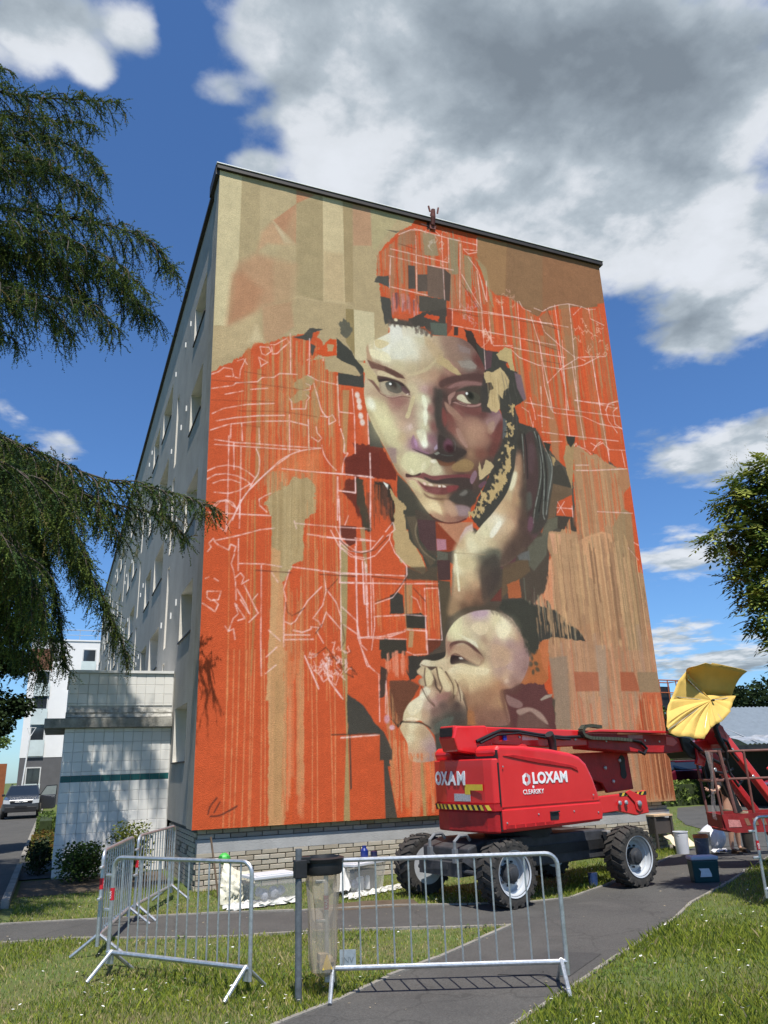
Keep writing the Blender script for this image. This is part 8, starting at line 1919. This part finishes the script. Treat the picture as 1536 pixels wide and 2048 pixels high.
sc_ = MB()
for i in range(6): z = .6 + i * .38; s1 = i % 2; sc_.beam((.1, .1, z), (1.4, .1, z + .38), .05, .06); sc_.beam((1.4, .1, z), (.1, .1, z + .38), .05, .06); sc_.beam((.1, .7, z), (1.4, .7, z + .38), .05, .06); sc_.beam((1.4, .7, z), (.1, .7, z + .38), .05, .06)
sc_.build('scissor_arms', M_or, sl); MB().box(-.05, 1.55, -.05, .85, 2.92, 3.05).build('platform', M_blk, sl)
ra = MB()
for z in (3.55, 4.05): ra.tube([(0, 0, z), (1.5, 0, z), (1.5, .8, z), (0, .8, z), (0, 0, z)], .025, 6)
for x, y in ((0, 0), (.5, 0), (1, 0), (1.5, 0), (1.5, .8), (.75, .8), (0, .8)): ra.tube([(x, y, 3.0), (x, y, 4.05)], .022, 6)
ra.build('guard_rail', M_or, sl); MB().box(.05, .7, .1, .7, 3.05, 3.8).build('control_box', M_blk, sl)
for x in (.2, 1.3):
    for y in (-.02, .7): MB().lathe([(.0005, 0), (.2, 0), (.2, .12), (.0005, .12)], 14, 'y', (x, y, .2)).build('wheel', M_tyre, sl, True)
tag(MB().box(20.6, 22.2, 10.9, 11.1, 0, 1.55).build('concrete_wall', mat('pale_wall', (.42, .41, .39), .9, 0, .15, 3), None), 'pale concrete wall behind the hedge', 'wall')

# ------------------------------------------------------------------ trees
M_bark = mat('bark', (.075, .06, .048), .95, 0, .4, 10, .8, 18)
M_leafy = attr_mat('foliage', 'tint', .8, trans=.25, spec=.08)
def rows(a): return np.asarray(a, float)
def leaf_cloud(cen, rad, n, size, cols, rngl, flat=.4, hang=0.):
    """n quads in ellipsoids: cen (k,3), rad (k,3)"""
    cen = rows(cen); rad = rows(rad); k = rngl.randint(0, len(cen), n)
    d = rngl.normal(size=(n, 3)); d /= np.linalg.norm(d, axis=1)[:, None]; r = rngl.rand(n) ** .45
    p = cen[k] + d * r[:, None] * rad[k]
    a = rngl.normal(size=(n, 3)); a[:, 2] = a[:, 2] * flat - hang; a /= np.linalg.norm(a, axis=1)[:, None]
    b = np.cross(a, rngl.normal(size=(n, 3))); b /= np.linalg.norm(b, axis=1)[:, None]
    s = size * rngl.uniform(.6, 1.3, n)[:, None]
    V = np.stack([p - b * s * .02, p + a * s * .5 - b * s * .32, p + a * s * 1.05, p + a * s * .5 + b * s * .32], 1)
    cols = rows(cols); c = cols[rngl.randint(0, len(cols), n)] * rngl.uniform(.75, 1.25, n)[:, None]
    return V.reshape(-1, 3), np.arange(n)[:, None] * 4 + np.arange(4)[None], np.repeat(c, 4, 0)
def crown_tree(name, label, base, h, clumps, n, size, cols, seed, group=None, trunk_r=.14):
    t = thing(name, label, 'tree', base, 0, group); rl = np.random.RandomState(seed)
    tr = MB(); tr.tube([(0, 0, 0), (.05, .03, h * .35), (-.04, .05, h * .62), (.02, 0, h * .9)], [trunk_r, trunk_r * .8, trunk_r * .5, trunk_r * .15], 9)
    for (c, r) in clumps: tr.tube([(0, .02, h * .42), (c[0] * .5, c[1] * .5, (h * .42 + c[2]) / 2 + .1), c], [trunk_r * .4, trunk_r * .22, trunk_r * .06], 6)
    tr.build('trunk', M_bark, t, True)
    V, F, K = leaf_cloud([c for c, r in clumps], [r for c, r in clumps], n, size, cols, rl); npobj('crown', V, F, M_leafy, K, t); return t
G1 = [(.055, .09, .022), (.08, .125, .03), (.04, .065, .018)]; G2 = [(.09, .14, .035), (.13, .185, .045), (.06, .095, .025)]; G3 = [(.024, .04, .016), (.036, .058, .02), (.018, .03, .012)]
def rclumps(rl, n, R0, z0, z1, r0, r1):
    o = []
    for i in range(n):
        z = rl.uniform(z0, z1); k = R0 * (1 - ((z - (z0 + z1) / 2) / ((z1 - z0) * .62)) ** 2) ** .5; a = rl.uniform(0, 6.28); q = k * rl.uniform(.2, 1) ; r = rl.uniform(r0, r1); o.append(((q * math.cos(a), q * math.sin(a), z), (r, r, r * .75)))
    return o
rl_ = np.random.RandomState(3)
# --- cedar: long limbs reaching in from a trunk outside the frame
def cedar():
    t = thing('cedar_tree', 'large dark cedar reaching its drooping branches in front of the building', 'tree', (0, 0, 0)); rl = np.random.RandomState(21)
    LIMBS = [([(-5.34,0.6,14.26), (-4.5,0.3,13.67), (-3.48,0,13.46), (-2.54,-0.3,13.45), (-1.94,-0.5,13.41)], 10, 0.9),
     ([(-5.11,0.5,12.72), (-4.2,0.2,12.53), (-3.22,-0.1,12.59), (-2.45,-0.4,12.24), (-2.06,-0.6,11.64)], 11, 0.8),
     ([(-4.91,0.4,11.29), (-3.93,0.1,11.02), (-2.89,-0.2,10.87), (-1.91,-0.4,10.78), (-1.24,-0.5,10.57), (-0.77,-0.6,9.94)], 12, 0.9),
     ([(-4.81,0.6,10.43), (-3.89,0.5,10.4), (-2.84,0.3,10.31), (-1.82,0.1,10), (-0.95,-0.1,9.25)], 11, 0.9),
     ([(-5.02,1.2,11.36), (-3.76,1,11.12), (-2.47,0.6,10.94), (-1.57,0.3,10.2), (-1.18,0.2,9.38)], 9, 0.8),
     ([(-4.61,0,9.47), (-3.69,-0.3,9.2), (-2.85,-0.6,9.01), (-2.1,-0.8,8.87), (-1.62,-0.9,8.44)], 10, 0.8),
     ([(-5.09,0.9,12.2), (-3.88,0.7,12.3), (-2.86,0.5,12.33), (-2.13,0.4,11.89)], 9, 0.8),
     ([(-4.66,0.6,9.28), (-3.62,0.3,8.93), (-3.12,0.2,8.5)], 8, 0.6),
     ([(-5.34,0.8,14.1), (-4.46,0.6,14.49), (-3.94,0.5,14.46)], 9, 0.6),
     ([(-4.18,-0.3,6.67), (-3.37,-0.5,6.61), (-2.44,-0.7,6.21), (-1.71,-0.9,5.85), (-1,-1,5.78), (-0.41,-1.05,5.66), (-0.02,-1.05,5.5)], 12, 0.85),
     ([(-4.19,-0,6.39), (-3.14,-0.2,6.19), (-2.27,-0.4,5.89), (-1.46,-0.6,5.58), (-0.73,-0.8,5.43), (-0.41,-0.85,5.08)], 9, 0.7),
     ([(-4.37,1.2,6.58), (-3.26,1.4,6.52), (-2.62,1.6,6.29), (-2.07,1.7,5.63), (-1.5,1.8,4.78), (-0.95,1.9,3.66)], 13, 0.75),
     ([(-4.3,1,6.26), (-3.35,1.2,6.08), (-2.71,1.4,5.67), (-2.22,1.5,4.68), (-1.95,1.6,3.43)], 13, 0.7),
     ([(-4.22,0.8,5.86), (-3.39,0.8,5.43), (-2.88,0.7,4.71), (-2.5,0.6,3.83)], 13, 0.7),
     ([(-4.35,0.9,6.73), (-3.27,0.8,6.83), (-2.76,0.6,6.37), (-2.24,0.5,5.61), (-1.79,0.4,4.78)], 12, 0.7),
     ([(-4.1,0.4,5.41), (-3.37,0.3,4.97), (-2.88,0.3,4.22), (-2.73,0.3,3.55)], 10, 0.6),
     ([(-5.29,0.9,13.63), (-4.03,0.8,13.63), (-3.15,0.5,13.53), (-2.35,0.2,13.41)], 9, 0.8),
     ([(-4.95,0.2,11.84), (-3.77,-0.2,11.77), (-2.96,-0.5,11.66), (-2.21,-0.7,11.19)], 9, 0.8),
     ([(-4.71,-0.2,10.45), (-3.58,-0.5,10.24), (-2.66,-0.8,10.07), (-1.79,-1,9.66), (-1.21,-1.1,9.06)], 9, 0.8),
     ([(-4.92,0.9,10.94), (-3.7,0.8,10.66), (-2.68,0.7,10.42), (-1.94,0.6,9.67)], 9, 0.8),
     ([(-4.77,0.9,9.84), (-3.57,0.7,9.58), (-2.75,0.5,9.44), (-2.31,0.4,8.97)], 9, 0.8),
     ([(-4.94,1.4,10.56), (-3.69,1.3,10.37), (-2.98,1.2,10.03)], 9, 0.8),
     ([(-5.37,1.4,13.73), (-4.03,1.3,13.37), (-3.11,1.2,13.09)], 9, 0.8),
     ([(-4.32,0.6,6.78), (-3.24,0.4,6.76), (-2.46,0.2,6.43), (-1.82,0,5.91), (-1.25,-0.1,5.18)], 11, 0.8),
     ([(-4.03,0,5.22), (-3.13,-0.1,4.88), (-2.52,-0.2,4.29), (-2.17,-0.3,3.47)], 11, 0.8),
     ([(-4.03,-0.5,5.74), (-3.05,-0.7,5.62), (-2.36,-0.9,5.4), (-1.91,-1,4.88), (-1.66,-1,4.23)], 11, 0.8),
     ([(-3.71,-2.6,5.39), (-2.93,-2.4,5.41), (-2.4,-2.2,5.27), (-2,-2,4.86)], 12, 0.85),
     ([(-3.7,-2.2,4.9), (-3.03,-2,4.63), (-2.54,-1.9,4.3), (-2.25,-1.8,3.69)], 12, 0.85),
     ([(-4.52,2.2,6.76), (-3.28,2,6.36), (-2.75,1.9,5.91), (-2.35,1.8,5.18)], 12, 0.85),
     ([(-4.15,1.2,4.99), (-3.24,1.1,4.53), (-2.66,1,3.9), (-2.23,1,3.2)], 12, 0.85),
     ([(-4.33,0.9,6.56), (-3.36,0.8,6.38), (-2.8,0.7,5.97), (-2.42,0.7,5.23)], 14, 0.8),
     ([(-3.93,-1,5.42), (-3.1,-1.1,5.18), (-2.67,-1.2,4.69), (-2.42,-1.2,4.07)], 14, 0.8),
     ([(-4.14,0.9,5.24), (-3.35,0.9,4.97), (-2.99,0.9,4.34)], 14, 0.8),
     ([(-4.4,0.9,7.08), (-3.29,0.8,7.01), (-2.79,0.7,6.67), (-2.35,0.6,6.07)], 14, 0.8)]
    tx, ty = -7.2, .9
    trm = MB(); trm.tube([(tx, ty, 0), (tx + .05, ty, 4), (tx, ty + .05, 9), (tx + .05, ty, 15)], [.42, .36, .26, .12], 14); trm.build('trunk', M_bark, t, True)
    LV = []; LC = []; nw = 0
    for li, (pts, dens, slen) in enumerate(LIMBS):
        p = rows(pts); start = np.array([tx, ty, p[0][2] - .35]); p = np.vstack([start, p])
        seg = np.linalg.norm(np.diff(p, axis=0), axis=1); cum = np.concatenate([[0], np.cumsum(seg)]); Lt = cum[-1]
        def at(s):
            return np.array([np.interp(s, cum, p[:, i]) for i in range(3)])
        lm = MB(); ss = np.linspace(0, Lt, 16); pl_ = [at(s) for s in ss]; lm.tube([tuple(q) for q in pl_], [max(.008, .05 * (1 - s / Lt) ** .8) for s in ss], 7)
        s0 = cum[1] - .8; n2 = int((Lt - s0) * dens * 1.15); twigs = []
        for i in range(n2):
            s = s0 + (Lt - s0) * (i + rl.rand()) / n2; q = at(s); tang = at(min(s + .1, Lt)) - at(s - .1); tang /= np.linalg.norm(tang) + 1e-9
            side = np.cross(tang, [0, 0, 1]); side /= np.linalg.norm(side) + 1e-9; sg = 1 if i % 2 else -1
            rem = (Lt - s) / (Lt - s0); L2 = slen * 1.25 * (.25 + .85 * min(1, rem * 2.2)) * rl.uniform(.55, 1.15)
            d0 = tang * rl.uniform(.35, .9) + side * sg * rl.uniform(.25, .9) + np.array([0, 0, rl.uniform(-.15, .2)]); d0 /= np.linalg.norm(d0)
            m = 7; path = [q]; drp = -rl.uniform(.06, .30)
            for j in range(m):
                d0 = d0 + np.array([rl.normal() * .10, rl.normal() * .10, drp - .06 * j * rl.rand()]); d0 /= np.linalg.norm(d0); path.append(path[-1] + d0 * L2 / m)
            lm.tube([tuple(x) for x in path], [.011 * (1 - j / (m + 1)) + .003 for j in range(m + 1)], 4, False); twigs.append((path, L2))
        twigs.append(([at(s) for s in np.linspace(s0, Lt, 20)], Lt - s0))
        lm.build('limb', M_bark, t)
        for path, L2 in twigs:
            path = np.array(path); n3 = int(max(8, L2 * 24))
            for i in range(n3):
                f = (i + rl.rand()) / n3 * (len(path) - 1); j = min(int(f), len(path) - 2); b0 = path[j] + (path[j + 1] - path[j]) * (f - j); dr = path[j + 1] - path[j]; dr /= np.linalg.norm(dr) + 1e-9
                d = dr * rl.uniform(.4, 1.1) + rl.normal(size=3) * .6 + np.array([0, 0, -.18]); d /= np.linalg.norm(d); l3 = rl.uniform(.10, .34)
                nn = 24; tt = (np.arange(nn) + rl.rand(nn)) / nn; bp = b0 + d[None] * (tt * l3)[:, None] + np.array([0, 0, -.10])[None] * (tt ** 2)[:, None] * 1
                nd = rl.normal(size=(nn, 3)) * .62 + d[None] * .75 + np.array([0, 0, .10]); nd /= np.linalg.norm(nd, axis=1)[:, None]
                wv = np.cross(nd, rl.normal(size=(nn, 3))); wv /= np.linalg.norm(wv, axis=1)[:, None]
                ln_ = rl.uniform(.024, .044, nn)[:, None]; V = np.stack([bp - wv * .0085, bp + wv * .0085, bp + nd * ln_], 1); LV.append(V)
                base = (np.array([.05, .085, .026]), np.array([.115, .15, .034]), np.array([.03, .055, .026]), np.array([.16, .13, .05]))[rl.choice(4, p=[.36, .40, .2, .04])]
                LC.append(np.repeat((base * rl.uniform(.7, 1.35))[None], nn * 3, 0))
    V = np.concatenate(LV).reshape(-1, 3); K = np.concatenate(LC)
    o = npobj('needles', V, np.arange(len(V)).reshape(-1, 3), M_leafy, K, t); o['kind'] = 'stuff'; return t
cedar()
# --- pinnate-leaved tree on the right, trunk outside the frame
def pinnate():
    t = thing('pagoda_tree', 'leafy light green tree cut off by the right edge', 'tree', (0, 0, 0)); rl = np.random.RandomState(8); bx, by = 8.6, -6.9
    CL = [((6.14,-5.51,5.06), (0.22,0.22,0.18)), ((6.36,-5.78,5.16), (0.3,0.3,0.24)), ((5.92,-5.41,4.79), (0.25,0.25,0.2)), ((6.35,-5.45,4.75), (0.42,0.42,0.34)), ((6.57,-5.72,4.75), (0.5,0.5,0.4)), ((5.72,-5.33,4.32), (0.25,0.25,0.2)), ((6.15,-5.36,4.28), (0.38,0.38,0.3)), ((6.48,-5.61,4.24), (0.5,0.5,0.4)), ((6.25,-5.48,3.79), (0.4,0.4,0.32)), ((5.98,-5.33,3.81), (0.24,0.24,0.19)), ((6.51,-5.65,3.58), (0.5,0.5,0.4)), ((6.08,-5.44,3.34), (0.28,0.28,0.22)), ((6.08,-5.6,3.04), (0.22,0.22,0.18)), ((6.33,-5.74,3.05), (0.4,0.4,0.32)), ((6.88,-5.8,4.35), (0.7,0.7,0.56)), ((6.99,-5.94,3.54), (0.8,0.8,0.64)), ((7,-5.96,5.06), (0.6,0.6,0.48)), ((7.59,-5.93,4.78), (0.8,0.8,0.64)), ((5.96,-5.45,3.53), (0.2,0.2,0.16)), ((6.28,-6.17,2.75), (0.7,0.7,0.56)), ((6.89,-6.5,3.89), (0.9,0.9,0.72)), ((6.97,-6.81,3.23), (0.9,0.9,0.72)), ((6.13,-6.81,2.49), (0.7,0.7,0.56)), ((7.64,-6.97,4.44), (1,1,0.8))]
    tr = MB(); tr.tube([(bx, by, 0), (bx - .05, by + .05, 2.2), (bx - .1, by + .15, 4)], [.16, .13, .08], 10)
    for c, r in CL: tr.tube([(bx - .05, by + .05, 2.4 + .3 * (c[2] - 3) * .3), ((bx + c[0]) / 2, (by + c[1]) / 2, (2.6 + c[2]) / 2 + .25), c], [.05, .03, .006], 6)
    tr.build('trunk', M_bark, t, True)
    VV = []; KK = []
    for c, r in CL:
        n = int(300 * r[0] * r[1] * r[2] / .12) + 40
        for i in range(min(n, 520)):
            d = rl.normal(size=3); d /= np.linalg.norm(d); p = np.array(c) + d * rl.rand() ** .4 * np.array(r)
            out = d * np.array([1, 1, .3]) + rl.normal(size=3) * .35 + np.array([0, 0, -.15]); out /= np.linalg.norm(out); L_ = rl.uniform(.14, .24)
            side = np.cross(out, [0, 0, 1]); side /= np.linalg.norm(side) + 1e-6; up = np.cross(side, out); col = np.array([.10, .15, .03]) * rl.uniform(.6, 1.3) if rl.rand() < .5 else np.array([.27, .30, .065]) * rl.uniform(.7, 1.2)
            for k in range(9):
                tq = .15 + .85 * (k // 2) / 4.; b0 = p + out * L_ * tq + np.array([0, 0, -.05 * tq * tq]); sg = 0 if k == 8 else (1 if k % 2 else -1)
                dd = out * (.45 if sg else 1) + side * sg * .9 + np.array([0, 0, -.2]); dd /= np.linalg.norm(dd); ww = np.cross(dd, up); ww /= np.linalg.norm(ww) + 1e-6; l = .085
                VV.append([b0, b0 + dd * l * .5 - ww * l * .22, b0 + dd * l, b0 + dd * l * .5 + ww * l * .22]); KK.append(col)
    # pale flower spikes at the top
    for c, r in CL[:4]:
        for i in range(3):
            p = np.array(c) + np.array([rl.uniform(-.2, .2), rl.uniform(-.2, .2), r[2] * .9]); 
            for k in range(16):
                b0 = p + np.array([rnd(.02), rnd(.02), .022 * k]); dd = np.array([rl.normal() * .8, rl.normal() * .8, .6]); dd /= np.linalg.norm(dd); l = .07 * (1 - k / 20); ww = np.cross(dd, [0, .3, 1]); ww /= np.linalg.norm(ww)
                VV.append([b0, b0 + dd * l * .5 - ww * .004, b0 + dd * l, b0 + dd * l * .5 + ww * .004]); KK.append(np.array([.28, .28, .14]))
    V = np.array(VV).reshape(-1, 3); npobj('crown', V, np.arange(len(V)).reshape(-1, 4), M_leafy, np.repeat(np.array(KK), 4, 0), t); return t
pinnate()
# --- dark broadleaf tree behind the cedar, background trees
crown_tree('broadleaf_tree', 'dark broadleaf tree in shade left of the white block', (-5.0, 8.4, 0), 5.6, [((x, y, z), (r, r, r * .8)) for x, y, z, r in ((1.0, 0, 4.0, .75), (1.45, .3, 3.4, .6), (1.7, -.2, 2.9, .42), (.6, .2, 5.0, .8), (1.3, 0, 4.9, .55), (-.6, .3, 4.6, .9), (0, -.5, 3.6, .9), (1.5, .1, 4.4, .4), (.2, .3, 5.9, .7), (1.1, .4, 5.6, .5), (1.95, 0, 4.3, .45), (2.0, 0, 5.2, .5), (1.9, .1, 6.0, .5), (2.1, 0, 3.3, .38), (1.7, .2, 6.8, .5))], 13000, .11, G3, 5)  # shade of the cedar put into the dark leaf tint
for i, (x, y, h, s) in enumerate(((-8.5, 40, 5.2, 2.2), (-7.2, 52, 6.5, 2.4), (-12, 46, 7, 3))):
    crown_tree('garden_tree', ['green garden tree behind the rust brown screen', 'tall garden tree far behind the street lamp', 'broad garden tree beyond the far left edge of the road'][i], (x, y, 0), h, rclumps(rl_, 9, s, h * .35, h, s * .35, s * .55), 2600, .26, G2, 30 + i, 'trees at the end of the access road')
for i, (x, y, h, s) in enumerate(((38, 32, 4.6, 2.2), (44.5, 31, 5.9, 2.4), (49.5, 33, 6.8, 2.8), (31.0, 30, 4.6, 2.0), (25.8, 20, 3.9, 1.3))):
    crown_tree('background_tree', ['dark tree rising right behind the yellow parasol', 'tall dark tree behind the corrugated metal roof', 'dark tree at the right edge behind the house', 'low dark tree seen between gable and parasol', 'small green tree beside the orange scissor lift'][i], (x, y, 0), h, rclumps(rl_, 12, s, h * .3, h, s * .35, s * .5), 3400, .34, G3 if i != 4 else G1, 50 + i, 'trees behind the parking area')
# --- clipped hedges and shrubs
def hedge(name, label, x0, x1, y0, y1, h, n, size, cols, seed, cat='hedge'):
    t = thing(name, label, cat, ((x0 + x1) / 2, (y0 + y1) / 2, 0)); rl = np.random.RandomState(seed); L_, D_ = (x1 - x0) / 2, (y1 - y0) / 2
    MB().box(-L_ + .08, L_ - .08, -D_ + .08, D_ - .08, 0, h - .1).build('inner_twigs', mat('hedge_core', (.03, .045, .014), 1, 0, .4, 9), t)
    k = int(max(4, (L_ * 2) / (D_ * 1.2))); cl = [((-L_ + (i + .5) * 2 * L_ / k, 0, h * q), (L_ / k * 1.3, D_, h * .42)) for i in range(k) for q in (.35, .62)]
    V, F, K = leaf_cloud([c for c, r in cl], [r for c, r in cl], n, size, cols, rl); V = np.clip(V, [-L_ - .05, -D_ - .05, 0.01], [L_ + .05, D_ + .05, h + .06]); npobj('foliage', V, F, M_leafy, K, t); return t
hedge('clipped_hedge', 'clipped green hedge in front of the maroon car', 16.8, 20.3, 10.1, 10.9, .80, 8000, .13, [(.14, .20, .05), (.19, .25, .06), (.09, .13, .035)], 71)
hedge('clipped_hedge', 'short clipped hedge right of the basket post', 20.7, 23.5, 10.3, 11.0, .80, 6000, .13, [(.14, .20, .05), (.19, .25, .06), (.09, .13, .035)], 72)
hedge('roadside_hedge', 'low yellowish hedge between access road and annex', -2.3, -1.85, 7.2, 11.5, .42, 3600, .06, [(.12, .10, .02), (.10, .12, .03), (.16, .09, .03)], 73)
hedge('roadside_hedge', 'low green hedge block beside the annex door', -2.3, -1.82, 12.5, 20, .62, 3600, .08, G2, 74)
def shrub(label, base, r, h, n, size, cols, seed):
    t = thing('shrub', label, 'shrub', base); rl = np.random.RandomState(seed); st = MB()
    for i in range(9): a = i * .7; st.tube([(0, 0, 0), (r * .4 * math.cos(a), r * .4 * math.sin(a), h * .4), (r * .7 * math.cos(a), r * .7 * math.sin(a), h * .75)], [.02, .013, .005], 5)
    st.build('stems', M_bark, t); cl = [((r * .45 * math.cos(a), r * .45 * math.sin(a), h * z), (r * .58, r * .58, h * .36)) for a in np.linspace(0, 5.5, 6) for z in (.36, .66)]
    V, F, K = leaf_cloud([c for c, q in cl], [q for c, q in cl], n, size, cols, rl); V[:, 2] = np.maximum(V[:, 2], .02); npobj('foliage', V, F, M_leafy, K, t)
shrub('rounded green shrub in the soil bed before the tiled annex', (-1.42, 2.45, 0), .42, .62, 2600, .055, G1, 81)
shrub('yellow green shrub behind the barriers near the brick corner', (-.66, 2.2, 0), .40, .92, 2600, .05, [(.16, .18, .03), (.22, .22, .04), (.07, .10, .02)], 82)
shrub('small dark shrub at the road corner of the annex', (-2.08, 3.9, 0), .26, .62, 1400, .05, G3, 83)

# ------------------------------------------------------------------ survey units to metres
for o in list(bpy.data.objects):
    if o.parent is None and o.type not in ('CAMERA', 'LIGHT'):
        o.location = o.location * SCALE; o.scale = o.scale * SCALE
scene.render.resolution_x = 768; scene.render.resolution_y = 1024
